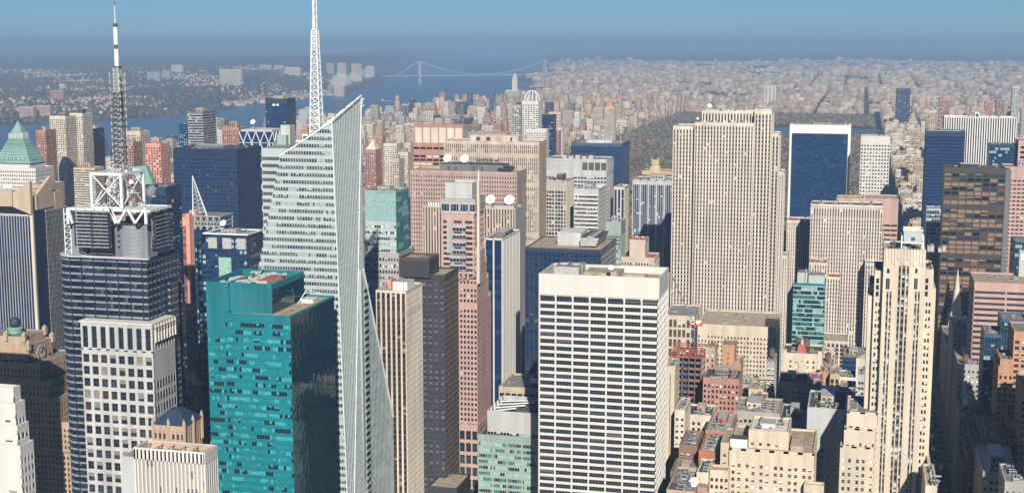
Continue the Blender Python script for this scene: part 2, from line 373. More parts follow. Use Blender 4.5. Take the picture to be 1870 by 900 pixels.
# ================================================================== land, water, avenues
def bank(tab, y): return np.interp(y, [p[1] for p in tab], [p[0] for p in tab])
NJ = [(-3100, -1500), (-3150, 2500), (-3380, 4300), (-3400, 4950), (-3090, 5500), (-2990, 6100), (-3120, 6700), (-3200, 8200), (-3650, 10400), (-3900, 11300), (-4500, 13000), (-5600, 17000), (-9000, 30000)]
MH = [(-1900, -1500), (-1950, 2500), (-1900, 4000), (-2010, 7800), (-2350, 9800), (-2680, 11300), (-3050, 12200), (-3300, 13500), (-3900, 17000), (-7000, 30000)]
def noise(x, y, s): return (np.sin(x/s+1.3)*np.cos(y/s*1.1+.4)+.5*np.sin(x/s*2.3+y/s*1.7+2)+.25*np.sin(x/s*5.1-y/s*4.3))/1.75
def height(x, y):
    nj = bank(NJ, y); mh = bank(MH, y); x = np.asarray(x, float)
    d = nj-x; e = x-mh
    zl = -14+np.clip((d-60)/60, 0, 1)*2
    ridge = np.interp(y, [0, 5000, 9500, 12500, 15000, 21000, 30000], [42, 45, 62, 110, 150, 120, 150])
    zl = zl+np.clip((d-300)/350, 0, 1)*(ridge*(1+.18*noise(x, y, 900)))*np.interp(d, [0, 1500, 3500, 6000, 12000, 20000], [1, 1, .5, .55, .9, 1.3])
    zr = -15+np.clip(e/70, 0, 1)*15
    hill = np.interp(y, [6500, 8500, 10500, 12500, 15000, 20000, 31000], [0, 10, 38, 50, 60, 75, 120])*(.7+.5*noise(x+500, y, 1100))
    zr = zr+np.clip((e-60)/300, 0, 1)*np.maximum(hill, 0)
    riv = np.full_like(x, -19.)
    return np.where(d > 0, zl, np.where(e > 0, zr, riv))
def fast_mesh(name, V, Fq, mats, midx=None, col=None, smooth=False):
    me = bpy.data.meshes.new(name); V = np.asarray(V, np.float32); Fq = np.asarray(Fq, np.int32); k = Fq.shape[1]
    me.vertices.add(len(V)); me.vertices.foreach_set('co', V.ravel()); me.loops.add(Fq.size); me.loops.foreach_set('vertex_index', Fq.ravel())
    me.polygons.add(len(Fq)); me.polygons.foreach_set('loop_start', np.arange(0, Fq.size, k, dtype=np.int32)); me.polygons.foreach_set('loop_total', np.full(len(Fq), k, np.int32))
    for m in mats: me.materials.append(M[m])
    if midx is not None: me.polygons.foreach_set('material_index', np.asarray(midx, np.int32))
    if smooth: me.polygons.foreach_set('use_smooth', np.ones(len(Fq), bool))
    me.update(calc_edges=True)
    if col is not None:
        a = me.attributes.new('col', 'FLOAT_COLOR', 'FACE'); c = np.ones((len(Fq), 4), np.float32); c[:, :3] = col; a.data.foreach_set('color', c.ravel())
    return me
# land
m = mat('land', (.12, .11, .09), rough=1, vary=.1)
n = m.node_tree; b_ = n.nodes['Principled BSDF']; g_ = n.nodes.new('ShaderNodeNewGeometry')
t1 = n.nodes.new('ShaderNodeTexNoise'); t1.inputs['Scale'].default_value = .004; t1.inputs['Detail'].default_value = 8; t1.inputs['Roughness'].default_value = .7
cr = n.nodes.new('ShaderNodeValToRGB'); cr.color_ramp.elements[0].position = .38; cr.color_ramp.elements[0].color = (.035, .045, .03, 1); cr.color_ramp.elements[1].position = .64; cr.color_ramp.elements[1].color = (.13, .105, .08, 1)
e_ = cr.color_ramp.elements.new(.5); e_.color = (.075, .065, .045, 1)
n.links.new(g_.outputs['Position'], t1.inputs['Vector']); n.links.new(t1.outputs[0], cr.inputs[0]); n.links.new(cr.outputs[0], b_.inputs['Base Color'])
xs = np.concatenate([np.arange(-26000, -9000, 400), np.arange(-9000, 3000, 75), np.arange(3000, 14001, 400)]); ys = np.concatenate([np.arange(-1800, 14000, 90), np.arange(14000, 33001, 400)])
gx, gy = np.meshgrid(xs, ys); gz = height(gx, gy); V = np.stack([gx, gy, gz], -1).reshape(-1, 3)
nx_, ny_ = len(xs), len(ys); ii = (np.arange(ny_-1)[:, None]*nx_+np.arange(nx_-1)[None]).ravel()
land = link(bpy.data.objects.new('land', fast_mesh('land', V, np.stack([ii, ii+1, ii+1+nx_, ii+nx_], 1), ['land'], smooth=True))); land['kind'] = 'structure'
mw = mat('river_water', (.05, .115, .185), rough=.32, vary=.22, scale=.0035, spec=.35)
n = mw.node_tree; b_ = n.nodes['Principled BSDF']; g_ = n.nodes.new('ShaderNodeNewGeometry'); t2 = n.nodes.new('ShaderNodeTexNoise'); t2.inputs['Scale'].default_value = .02; t2.inputs['Detail'].default_value = 6
bp = n.nodes.new('ShaderNodeBump'); bp.inputs['Strength'].default_value = .6; bp.inputs['Distance'].default_value = 2; n.links.new(g_.outputs['Position'], t2.inputs['Vector']); n.links.new(t2.outputs[0], bp.inputs['Height']); n.links.new(bp.outputs[0], b_.inputs['Normal'])
b = MB(); b.quad((-25900, -1790, -15), (13900, -1790, -15), (13900, 32900, -15), (-25900, 32900, -15), 'river_water'); structure('river', b)
# city floor, avenues and streets as stacked sheets
AVE = {'fifth': 64, 'sixth': -233, 'broadway': -505, 'eighth': -780, 'ninth': -1050, 'tenth': -1320, 'eleventh': -1590, 'twelfth': -1850, 'madison': 200, 'park': 335, 'third': 620}
b = MB(); b.quad((-1850, -1000, .3), (1200, -1000, .3), (1200, 6200, .3), (-1850, 6200, .3), 'sidewalk'); structure('pavement', b)
for nm, x in AVE.items():
    if -1700 < x < 700: b = MB(); b.quad((x-9, -900, .32), (x+9, -900, .32), (x+9, 6200, .32), (x-9, 6200, .32), 'asphalt'); structure('avenue', b)
def street(k): return (k-33.5)*80.5
b = MB()
for k in range(30, 60):
    y = street(k); xs_ = sorted(v for v in AVE.values() if -1700 < v < 700)
    for a, c in zip(xs_, xs_[1:]): b.quad((a+9.1, y-5, .325), (c-9.1, y-5, .325), (c-9.1, y+5, .325), (a+9.1, y+5, .325), 'asphalt')
structure('cross_streets', b)
b = MB()
for x, y0, y1 in ((64, 600, 1400), (-233, 600, 1100)):
    for lx in (-4.5, 0, 4.5):
        for y in np.arange(y0, y1, 9.): b.quad((x+lx-.1, y, .336), (x+lx+.1, y, .336), (x+lx+.1, y+3, .336), (x+lx-.1, y+3, .336), 'road_paint')
for k in range(41, 50):
    for x in (64, -233):
        for q in range(12): xx = x-8.2+q*1.45; b.quad((xx, street(k)-10, .337), (xx+.6, street(k)-10, .337), (xx+.6, street(k)-7, .337), (xx, street(k)-7, .337), 'road_paint'); b.quad((xx, street(k)+7, .337), (xx+.6, street(k)+7, .337), (xx+.6, street(k)+10, .337), (xx, street(k)+10, .337), 'road_paint')
structure('road_markings', b)
# reservoir and lake
b = MB(); K = 30; c_ = (-210, 5190); b.poly([(c_[0]+300*math.cos(2*math.pi*k/K)*(1+.08*math.sin(3*k)), c_[1]+235*math.sin(2*math.pi*k/K), .5) for k in range(K)], 'river_water'); structure('reservoir', b)
def frus(b, x0, x1, y0, y1, z0, k, z1, m): cx, cy = (x0+x1)/2, (y0+y1)/2; hx, hy = (x1-x0)/2, (y1-y0)/2; b.hexa([(x0,y0,z0),(x1,y0,z0),(x1,y1,z0),(x0,y1,z0),(cx-hx*k,cy-hy*k,z1),(cx+hx*k,cy-hy*k,z1),(cx+hx*k,cy+hy*k,z1),(cx-hx*k,cy+hy*k,z1)], m)
# ================================================================== the named towers, near to far
mid = ST
# ---- white office tower with bands (centre)
WG = (('glass_dark', 4), ('glass_slate', 2), ('glass_green', 1))
s_grace = ST(bay=9.6, fl=3.95, pw=.9, sh=1.5, pd=.75, sd=.45, wall='white_stone', win=(('glass_dark', 9), ('glass_slate', 1)), pb=.08, blind='glass_grey', crown=11.5)
s_grace_e = ST(bay=5.4, fl=3.95, pw=.6, sh=1.9, pd=.75, sd=.45, wall='white_stone', win=(('glass_green', 3), ('glass_slate', 2)), pb=.1, blind='glass_grey', crown=11.5)
t, fc, rnd = tower('office_tower', 'white stone slab tower with seven columns of dark ribbon windows, in the centre foreground', -170, -103, 736, 774, 194, s_grace, 1, alt={'E': s_grace_e}, roof='roof_tan', n=0, house=False, keep=True, para=4)
b = MB()
for k in range(8):                       # open slots under the blank crown
    x = -170+k*67/7
    if k < 7: b.box(x+.8, x+67/7-.8, 735.6, 736.3, 181.4, 181.9, 'plant_dark')
fc.t.part('ventilation_slot', b)
b = MB(); b.box(-164, -150, 748, 768, 190, 196.2, 'plant_metal', 'roof_grey'); t.part('cooling_unit', b)
for cx in (-160.5, -153.5): b = MB(); b.cyl(cx, 758, 196.2, 197.4, 2.8, 'plant_metal', 16, cap='plant_dark'); t.part('fan', b)
b = MB(); b.box(-148, -128, 752, 770, 190, 193, 'roof_tan'); t.part('penthouse', b)
b = MB(); b.box(-131.5, -128, 745, 749, 190, 195, 'tan_concrete'); b.box(-125, -112, 748, 752, 190, 193.5, 'roof_tan'); b.box(-117, -112, 741, 745, 190, 194.5, 'tan_concrete'); t.part('stair_head', b)
for k in range(9): b = MB(); x = -147+k*4.6; b.box(x, x+rnd.uniform(1.5, 3), 741+rnd.random()*4, 744+rnd.random()*5, 190, 191+rnd.random()*2, 'plant_metal', 'roof_grey'); t.part('air_handler', b)
b = MB(); b.dish((-131, 744, 197.5), (.2, -.8, .5), 1.6, 'dish_white', 'plant_metal'); b.cyl(-131, 745, 195, 197, .2, 'plant_metal', 6); t.part('dish', b)
b = MB(); b.cyl(-147.5, 745, 190, 199, .12, 'white_steel', 5); t.part('flagpole', b)
fc.finish()
# ---- green glass office building left of it
s_mint = ST(bay=1.55, fl=3.75, pw=.18, sh=1.75, pd=.2, sd=.1, wall='green_panel', win=(('glass_mint', 4), ('glass_dark', 3), ('glass_green', 2)), pb=.0, crown=3.2, major=6, mpw=1.3, mpd=.16)
t, fc, rnd = tower('office_building', 'pale green glass office block just left of the white banded tower', -223, -172, 800, 842, 81, s_mint, 2, n=0, house=False, keep=True, roof='roof_dark')
block(fc, -217.5, -173, 801.5, 840, 80, 96, ST(bay=2, fl=4.2, pw=.3, sh=2.4, pd=.2, sd=.1, wall='pale_grey', crown=11, win=(('glass_dark', 1), ('glass_pale', 1))), rnd, roof='roof_dark', para=3)
for k in range(4): b = MB(); y = 806+k*8; b.beam((-216, y, 94.5), (-201+k*4, y+3, 94.5+2), .35, 'white_steel'); b.beam((-216, y, 93), (-216, y, 97), .3, 'white_steel'); t.part('roof_truss', b)
b = MB(); b.box(-205, -190, 812, 828, 93, 94.6, 'roof_dark'); b.box(-186, -176, 810, 835, 93, 95, 'roof_white'); t.part('penthouse', b); fc.finish()
b = MB()
t, fc, rnd = tower('setback_building', 'low tan building with white penthouse between green glass block and white tower', -226, -185, 862, 900, 96, ST(wall='buff', bay=4), 3, keep=True, n=4, house=False)
block(fc, -206, -186, 868, 885, 95, 101, ST(wall='white_paint', bay=5, fl=4, crown=2), rnd); block(fc, -203, -190, 874, 888, 100, 114, ST(wall='pale_grey', bay=4, crown=6), rnd); fc.finish()
# ---- teal glass tower (two volumes)
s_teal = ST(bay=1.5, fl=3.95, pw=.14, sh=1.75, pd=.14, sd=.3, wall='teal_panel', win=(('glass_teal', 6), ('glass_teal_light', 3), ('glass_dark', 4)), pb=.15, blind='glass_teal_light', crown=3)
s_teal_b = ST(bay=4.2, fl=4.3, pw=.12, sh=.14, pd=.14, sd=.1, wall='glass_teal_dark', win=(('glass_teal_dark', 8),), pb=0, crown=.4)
s_teal_c = dict(s_teal, crown=19)
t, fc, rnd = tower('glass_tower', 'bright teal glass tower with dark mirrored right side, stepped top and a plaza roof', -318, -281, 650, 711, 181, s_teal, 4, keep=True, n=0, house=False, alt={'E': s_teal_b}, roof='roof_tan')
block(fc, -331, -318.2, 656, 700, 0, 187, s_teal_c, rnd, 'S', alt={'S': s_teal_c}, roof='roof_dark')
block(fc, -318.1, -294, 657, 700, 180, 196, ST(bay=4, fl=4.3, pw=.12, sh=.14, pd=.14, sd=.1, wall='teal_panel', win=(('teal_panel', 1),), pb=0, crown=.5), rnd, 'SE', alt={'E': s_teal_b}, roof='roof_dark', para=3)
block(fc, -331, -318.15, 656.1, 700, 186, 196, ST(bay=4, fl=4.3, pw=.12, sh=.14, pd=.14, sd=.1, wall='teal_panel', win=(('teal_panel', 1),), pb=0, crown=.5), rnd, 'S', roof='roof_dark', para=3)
b = MB(); b.box(-310.5, -293, 649.75, 650.1, 66, 70.2, 'concrete'); t.part('louvre_band', b); b = MB(); b.box(-310.5, -293, 649.75, 650.1, 74, 78, 'concrete'); t.part('louvre_band', b)
for k in range(34):
    a = rnd.uniform(-327, -305); y = rnd.uniform(659, 694); b = MB(); h = rnd.uniform(1, 3.6); l = rnd.uniform(1.5, 6)
    if rnd.random() < .5: b.box(a, a+l, y, y+rnd.uniform(1, 2.4), 193, 193+h, rnd.choice(('plant_metal', 'galvanised', 'concrete'))); t.part('air_handler', b)
    else: b.beam((a, y, 195), (a+l, y+rnd.uniform(-1, 5), 195+rnd.random()), .5, 'galvanised'); b.beam((a, y, 193), (a, y, 195), .35, 'galvanised'); t.part('duct', b)
b = MB(); b.box(-305, -299, 662, 682, 193, 196.6, 'tan_concrete', 'roof_red'); t.part('penthouse', b)
for k in range(10): b = MB(); x = rnd.uniform(-305, -297); y = rnd.uniform(660, 696); b.cyl(x, y, 193, 196+rnd.random(), .4, 'roof_red', 8); t.part('vent', b)
b = MB(); b.box(-305, -284, 652, 708, 179.9, 180.2, 'roof_tan'); t.part('roof_deck', b)
b = MB(); b.box(-292, -285, 690, 698, 180, 182.3, 'white_stone'); b.beam((-293, 688, 180), (-290, 694, 187), .18, 'white_steel'); b.beam((-290, 694, 187), (-284, 700, 184), .12, 'white_steel'); t.part('window_washing_rig', b)
fc.finish()
# ---- white ribbed tower in the lower left
s_rib = ST(bay=1.9, fl=3.9, pw=.75, sh=.2, pd=.8, sd=.1, wall='white_stone', span='pale_grey', win=(('concrete', 3), ('glass_grey', 1)), pb=0, crown=.8)
s_rib2 = dict(s_rib, bay=2.4)
t, fc, rnd = tower('ribbed_tower', 'white vertically ribbed tower with open tan roof well, bottom left before the teal tower', -299, -265.3, 520, 532, 148, s_rib, 5, keep=True, n=0, house=False, para=5, roof='roof_tan')
block(fc, -305, -299.1, 520.3, 533, 0, 143.5, ST(bay=9, wall='pale_grey', crown=150), rnd, 'SW')
ring(fc.wall, -298, -266.3, 521, 531, 143.5, 147.7, .5, 'tan_concrete')
for k in range(3): b = MB(); x = -291+k*9; b.cyl(x, 526, 142.9, 146, 2.6, 'plant_metal', 18, cap='plant_dark'); t.part('cooling_fan', b)
for k in range(6): b = MB(); b.beam((-296+k*5.6, 521.4, 147), (-296+k*5.6, 530.6, 147), .2, 'tan_concrete'); t.part('roof_beam', b)
fc.finish()
# ---- gothic tower behind the ribbed one
t = T('gothic_tower', 'slender brown gothic brick tower with dark pitched roof behind the white ribbed tower', 'skyscraper', (-346, 640, 0)); fc = Fac(t); rnd = random.Random(9); FOOT.append((-370, -325, 630, 670))
sg = ST(bay=2.6, fl=4.6, pw=1.1, sh=1.6, pd=.8, sd=.3, wall='tan_brick', win=(('glass_brown', 2), ('glass_dark', 1)), pb=.05, crown=3.5)
block(fc, -365, -329, 636, 664, 0, 88, sg, rnd, 'SE'); block(fc, -360, -334, 638, 662, 87, 104, sg, rnd, 'SE'); block(fc, -356, -338, 640, 660, 103, 122, sg, rnd, 'SE', para=.5)
for x, y, z in [(-356, 640, 122), (-338, 640, 122), (-338, 660, 122), (-360, 638, 104), (-334, 638, 104), (-347, 640, 122), (-338, 650, 122), (-334, 662, 104), (-334, 650, 104), (-352, 638, 104), (-342, 638, 104)]:
    b = MB(); b.cyl(x, y, z-12, z+1.5, .9, 'tan_brick', 6); b.cyl(x, y, z+1.5, z+3.6, .8, 'concrete', 6, r2=.05); t.part('pinnacle', b)
b = MB(); P = [(-356.5, 639.5, 121.8), (-337.5, 639.5, 121.8), (-337.5, 660.5, 121.8), (-356.5, 660.5, 121.8)]; b.hexa(P+[(-350, 648, 128.5), (-344, 648, 128.5), (-344, 652, 128.5), (-350, 652, 128.5)], 'slate_blue'); t.part('roof', b)
b = MB(); b.cyl(-328, 632, 96, 104, 3.2, 'concrete', 10); b.cyl(-328, 632, 104, 106.5, 3.4, 'slate_blue', 10, r2=.1); t.part('turret', b)
fc.finish()
# ---- pale stepped tower cut by the left edge
sl = ST(bay=2.4, fl=4.1, pw=.9, sh=1.7, pd=.25, sd=.22, wall='white_stone', pb=.2, win=(('glass_dark', 3), ('glass_brown', 1)), crown=4)
sl0 = ST(bay=8, fl=4.1, pw=5, sh=3.2, pd=.5, sd=.45, wall='white_stone', pb=.5, crown=16)
t, fc, rnd = tower('stepped_tower', 'pale stone stepped tower cut off by the lower left edge', -362, -327, 480, 489.5, 158, sl0, 11, keep=True, n=0, house=False, alt={'E': sl})
block(fc, -362, -328.5, 481, 489, 157, 166, dict(sl0, crown=3), rnd, alt={'E': dict(sl, crown=2)}); block(fc, -360, -329.7, 482, 489, 165, 175, dict(sl0, crown=4), rnd, alt={'E': dict(sl, crown=5)})
block(fc, -358, -331.5, 484, 489, 174, 181, dict(sl0, crown=4), rnd, alt={'E': dict(sl, crown=4)}, roof='roof_red'); fc.finish()
# ---- tan masonry tower with green dome and clock
sp = ST(bay=2.7, fl=3.7, pw=1.4, sh=1.6, pd=.45, sd=.4, wall='tan_brick', win=(('glass_brown', 3), ('glass_dark', 2)), pb=.05, crown=3)
t = T('clock_tower', 'tan masonry tower with green copper dome and round clock, half in shadow, far left', 'skyscraper', (-517, 770, 0)); fc = Fac(t); rnd = random.Random(12); FOOT.append((-560, -450, 755, 830))
for x0, x1, y0, y1, za, zb in [(-595, -483, 770, 820, 0, 60), (-585, -486, 768, 815, 59, 79), (-576, -492, 766, 812, 78, 96), (-566, -496, 764, 808, 95, 107), (-558, -502, 762, 803, 106, 118)]:
    block(fc, x0, x1, y0, y1, za, zb, sp, rnd, 'SE', para=.8)
for x0, x1, y0, y1, za, zb in [(-545, -510, 763, 790, 117, 129), (-540, -514, 765, 788, 128, 134)]: block(fc, x0, x1, y0, y1, za, zb, dict(sp, crown=8, bay=5), rnd, 'SE', para=.5)
for x, y, z in [(-545, 763, 129), (-510, 763, 129), (-510, 790, 129), (-540, 765, 134), (-514, 765, 134), (-514, 788, 134), (-527, 765, 134), (-502, 762, 118), (-558, 762, 118), (-502, 803, 118)]:
    b = MB(); b.box(x-1.3, x+1.3, y-1.3, y+1.3, z-3, z+2.4, 'tan_brick'); b.cyl(x, y, z+2.4, z+3.6, 1.2, 'concrete', 6, r2=.4); t.part('finial', b)
b = MB(); b.cyl(-527, 775, 134, 137, 4.6, 'copper_green', 14); b.cyl(-527, 775, 137, 138, 5, 'copper_green', 14, r2=4); t.part('copper_drum', b)
b = MB()
for k in range(7): a0 = math.pi*(k/7-.5); a1 = math.pi*((k+1)/7-.5); b.cyl(-527, 775, 141+3.6*math.sin(a0), 141+3.6*math.sin(a1), max(.05, 3.6*math.cos(a0)), 'slate_blue', 16, r2=max(.05, 3.6*math.cos(a1)))
t.part('globe', b)
def clock(cx, cy, cz, r, nx):
    b = MB(); K = 28
    u = Vector((0, 1, 0)) if nx else Vector((1, 0, 0)); n = Vector((1, 0, 0)) if nx else Vector((0, -1, 0)); c = Vector((cx, cy, cz))
    rim = [c+u*r*math.cos(2*math.pi*k/K)+Vector((0, 0, r*math.sin(2*math.pi*k/K))) for k in range(K)]
    b.poly([p+n*.3 for p in rim], 'limestone_pale')
    for k in range(K): b.quad(rim[k], rim[(k+1) % K], rim[(k+1) % K]+n*.3, rim[k]+n*.3, 'limestone_pale')
    f = t.part('clock_face', b)
    for k in range(12):
        m_ = MB(); a = k*math.pi/6; d = u*math.sin(a)+Vector((0, 0, math.cos(a))); m_.beam(c+n*.4+d*r*.62, c+n*.4+d*r*.88, .2, 'slate_blue'); t.part('hour_mark', m_, parent=f)
    m_ = MB(); m_.beam(c+n*.55, c+n*.55+(u*.3+Vector((0, 0, .55)))*r, .18, 'slate_blue'); m_.beam(c+n*.5, c+n*.5+(u*-.35+Vector((0, 0, .1)))*r, .2, 'slate_blue'); t.part('clock_hands', m_, parent=f)
clock(-536, 762.6, 121.5, 5.2, False); clock(-509.6, 776, 122, 5, True)
fc.finish()
# ---- dark tower with concrete wings, left edge
sa = ST(bay=2.2, fl=3.9, pw=.42, sh=.5, pd=.55, sd=.12, wall='pale_grey', span='navy_metal', win=(('glass_navy', 4), ('glass_dark', 2)), pb=.03, blind='glass_slate', crown=.5)
sae = ST(bay=1.7, fl=3.9, pw=.42, sh=.7, pd=.22, sd=.08, wall='grey_stone', span='shade_grey', win=(('glass_slate', 2), ('glass_dark', 2)), pb=.06, blind='glass_grey', crown=.5)
t, fc, rnd = tower('finned_tower', 'dark finned tower with blade-like concrete wings on its roof, left edge', -640, -564, 857, 898, 200, sa, 13, 'S', keep=True, n=0, house=False, roof='roof_dark')
fc.wall.box(-564, -563.3, 857.4, 871, 0, 203, 'navy_metal'); block(fc, -575, -562.6, 871.1, 899, 0, 202, sae, rnd, 'SE', roof='roof_dark')
b = MB(); b.hexa([(-577, 854, 205.5), (-563.2, 854, 200.5), (-563.2, 857, 200.5), (-577, 857, 205.5), (-577, 854, 215.5), (-563.2, 854, 224), (-563.2, 857, 224), (-577, 857, 215.5)], 'tan_concrete'); t.part('roof_wing', b)
b = MB(); b.box(-564.8, -563, 855.2, 856.95, 0, 200.4, 'limestone_pale'); t.part('corner_blade', b)
b = MB(); b.hexa([(-565.5, 861, 203), (-563.2, 861, 203), (-563.2, 884, 203), (-565.5, 884, 203), (-565.5, 861, 213), (-563.2, 861, 213), (-563.2, 880, 225), (-565.5, 880, 225)], 'tan_concrete'); t.part('roof_wing', b)
b = MB(); b.box(-576, -563, 884.1, 894, 202, 213.5, 'tan_concrete'); t.part('roof_block', b)
b = MB(); b.box(-590, -577.2, 853, 862, 206, 217, 'tan_concrete', 'roof_white'); t.part('roof_block', b); b = MB(); b.box(-640, -590.6, 853, 862, 206, 215.5, 'tan_concrete', 'roof_white'); t.part('roof_block', b)
b = MB(); b.box(-638, -570, 864, 896, 199, 205.5, 'tan_concrete'); b.box(-636, -578, 862.1, 890, 205.5, 209, 'shade_grey'); t.part('penthouse', b)
for x in (-586.5, -583): b = MB(); b.dish((x, 860, 219.5), (.4, -.7, .6), 1.7, 'dish_white', 'plant_metal'); b.cyl(x, 861, 216.5, 219, .25, 'plant_metal', 6); t.part('dish', b)
for k in range(6): b = MB(); x = -612+k*3.5; b.box(x, x+1.6, 855, 858, 215.4, 217+rnd.random()*2, 'plant_metal'); t.part('air_handler', b)
fc.finish()
# ---- pyramid-roofed tower
t = T('pyramid_roof_tower', 'tower with green copper pyramid roof above white and pink stone, upper left', 'skyscraper', (-845, 1280, 0)); fc = Fac(t); rnd = random.Random(14); FOOT.append((-880, -800, 1240, 1330))
s1 = ST(bay=2.6, fl=3.9, pw=1.3, sh=2, pd=.4, sd=.35, wall='white_stone', pb=.02, win=(('glass_dark', 3), ('glass_slate', 1)), crown=1.5); s2 = dict(s1, wall='pink_granite', span='pink_granite')
PX0, PX1, PY0, PY1 = -868.5, -826.5, 1256, 1285
block(fc, PX0-12, PX1+9, PY0-4.5, PY1+1, 0, 171, s2, rnd); block(fc, PX0-11.8, PX1+8.8, PY0-4, PY1, 170, 193, s1, rnd); block(fc, PX0+.8, PX1-.8, PY0+.6, PY1-1, 192, 196, s1, rnd)
cx, cy = (PX0+PX1)/2, (PY0+PY1)/2; HX, HY = 21., 14.5
b = MB(); frus(b, PX0+1, PX1-1, PY0+1, PY1-1, 194, 1, 197, 'slate_blue'); frus(b, PX0, PX1, PY0, PY1, 197, .38, 222.5, 'copper_green'); t.part('roof', b)
b = MB(); b.box(cx-7.6, cx+7.6, cy-5.6, cy+5.6, 222.5, 227, 'copper_green'); t.part('lantern', b)
for k in range(7): b = MB(); x = cx-7.9+k*2.4; b.box(x, x+1.1, cy-6.2, cy-5.6, 222, 227.4, 'white_stone'); t.part('lantern_pier', b)
for k in range(5): b = MB(); y = cy-5.5+k*2.3; b.box(cx+7.6, cx+8.2, y, y+1, 222, 227.4, 'white_stone'); t.part('lantern_pier', b)
b = MB(); frus(b, cx-6.9, cx+6.9, cy-5, cy+5, 227, .02, 240, 'copper_green'); t.part('spire_roof', b)
b = MB()
for i in range(1, 9): zz = 197+25.5*i/9; k = 1-.62*i/9; b.box(cx-HX*k-.12, cx+HX*k+.12, cy-HY*k-.12, cy+HY*k+.12, zz-.1, zz+.1, 'slate_blue')
for i in range(1, 14): f = i/7-1; b.beam((cx+f*HX, cy-HY-.05, 197), (cx+f*HX*.38, cy-HY*.38-.05, 222.5), .1, 'slate_blue')
t.part('roof_seam', b, kind='stuff')
for row, zz, nn in ((0, 200.5, 7), (1, 216, 5)):
    k = 1-.62*(zz-197)/25.5; hx = HX*k; hy = HY*k
    for i in range(nn):
        f = (i+.5)/nn*2-1
        b = MB(); b.beam((cx+f*hx*.86, cy-hy-.4, zz), (cx+f*hx*.86, cy-hy+2, zz), .75, 'copper_green'); b.beam((cx+f*hx*.86, cy-hy-.5, zz), (cx+f*hx*.86, cy-hy-.38, zz), .5, 'glass_dark'); t.part('dormer', b)
        if i < 4: b = MB(); b.beam((cx+hx+.4, cy+(f+.2)*hy*.9, zz), (cx+hx-2, cy+(f+.2)*hy*.9, zz), .75, 'copper_green'); b.beam((cx+hx+.5, cy+(f+.2)*hy*.9, zz), (cx+hx+.38, cy+(f+.2)*hy*.9, zz), .5, 'glass_dark'); t.part('dormer', b)
fc.finish()
# ---- dark blue slab upper left
sk = ST(bay=4.9, fl=4.3, pw=1.3, sh=2., pd=.7, sd=.35, wall='navy_metal', span='blue_panel', win=(('glass_navy', 5), ('glass_slate', 2)), pb=.05, blind='glass_grey', crown=9)
tower('dark_slab', 'wide dark blue slab tower standing left of the slanted glass tower', -741, -664, 1400, 1462, 204, sk, 15, n=10, roof='roof_dark', house=True, alt={'E': dict(sk, bay=3.2)}, hm='shade_grey', hh=3)
# ---- mast tower and blue checkered tower
sb = ST(bay=3.4, fl=4., pw=1.15, sh=1.5, pd=.35, sd=.3, wall='navy_metal', span='blue_panel', win=(('glass_navy', 5), ('glass_blue', 3), ('blind_blue', 2)), pb=.06, blind='glass_aqua', crown=2)
t, fc, rnd = tower('blue_tower', 'dark blue glass tower with pale checkered panes, white roof rim and a dish', -468.6, -435, 930, 956, 180, sb, 16, keep=True, n=14, house=True, hh=3, hm='plant_metal', roof='roof_grey')
ring(fc.wall, -469.8, -433.8, 928.8, 957.2, 180, 181, 1.6, 'white_steel')
b = MB(); b.dish((-461, 945, 186.5), (-.1, -.75, .5), 2.6, 'dish_white', 'plant_metal'); b.cyl(-461, 946, 179, 185.5, .4, 'plant_metal', 6); t.part('dish', b)
b = MB(); b.box(-458, -448, 929.6, 930.2, 148, 163, 'glass_mint'); t.part('pale_panel', b); b = MB(); b.box(-458, -449, 929.6, 930.2, 131, 140, 'glass_mint'); t.part('pale_panel', b)
for k in range(3): b = MB(); x = -466+k*11.5; b.box(x, x+7, 929.5, 930.2, 169.5, 177.5, 'plant_metal'); t.part('louvre_panel', b)
fc.finish()
mx0, mx1 = at(354, 420, 962).x, at(403, 420, 962).x; mz = at(378, 420, 962).z; mf = at(378, 396, 962).z
t, fc, rnd = tower('mast_tower', 'dark tower with a triangular lattice mast on top, left of the blue checkered tower', mx0, mx1, 962, 985, mz, dict(sb, crown=1.), 17, keep=True, n=4, house=False)
block(fc, -476.6, -468.9, 932, 955, 0, at(366, 447, 932).z, dict(sb, win=(('blind_blue', 3), ('glass_mint', 3), ('glass_navy', 3))), rnd)
b = MB()
for k in range(5):
    x = mx0+.8+k*(mx1-mx0-1.6)/4
    for y in (962.6, 984.4): b.beam((x, y, mz-1), (x, y, mf), .35, 'galvanised')
    if k < 4: x2 = x+(mx1-mx0-1.6)/4; b.beam((x, 962.6, mz), (x2, 962.6, mf), .22, 'galvanised'); b.beam((x2, 962.6, mz), (x, 962.6, mf), .22, 'galvanised')
for z in (mz+3, mz+6, mf): b.beam((mx0, 962.6, z), (mx1, 962.6, z), .3, 'galvanised'); b.beam((mx1-.8, 962.6, z), (mx1-.8, 984, z), .3, 'galvanised')
b.box(mx0, mx1, 962, 985, mf, mf+.8, 'galvanised', 'roof_grey'); t.part('steel_frame', b)
b = MB(); A = [tuple(at(353, 400, 964).xy), tuple(at(378, 392, 964).xy), tuple(at(366, 396, 974).xy)]; top = at(351.5, 321, 966)
for (x, y) in A: b.beam((x, y, mf+.8), top, .42, 'white_steel', .2)
for i in range(1, 10):
    f = i/10; R_ = [Vector((x, y, mf+.8)).lerp(top, f) for x, y in A]; f2 = (i-1)/10; Q = [Vector((x, y, mf+.8)).lerp(top, f2) for x, y in A]
    for k in range(3): b.beam(R_[k], R_[(k+1) % 3], .16, 'galvanised'); b.beam(Q[k], R_[(k+1) % 3], .15, 'galvanised')
t.part('lattice_mast', b); fc.finish()
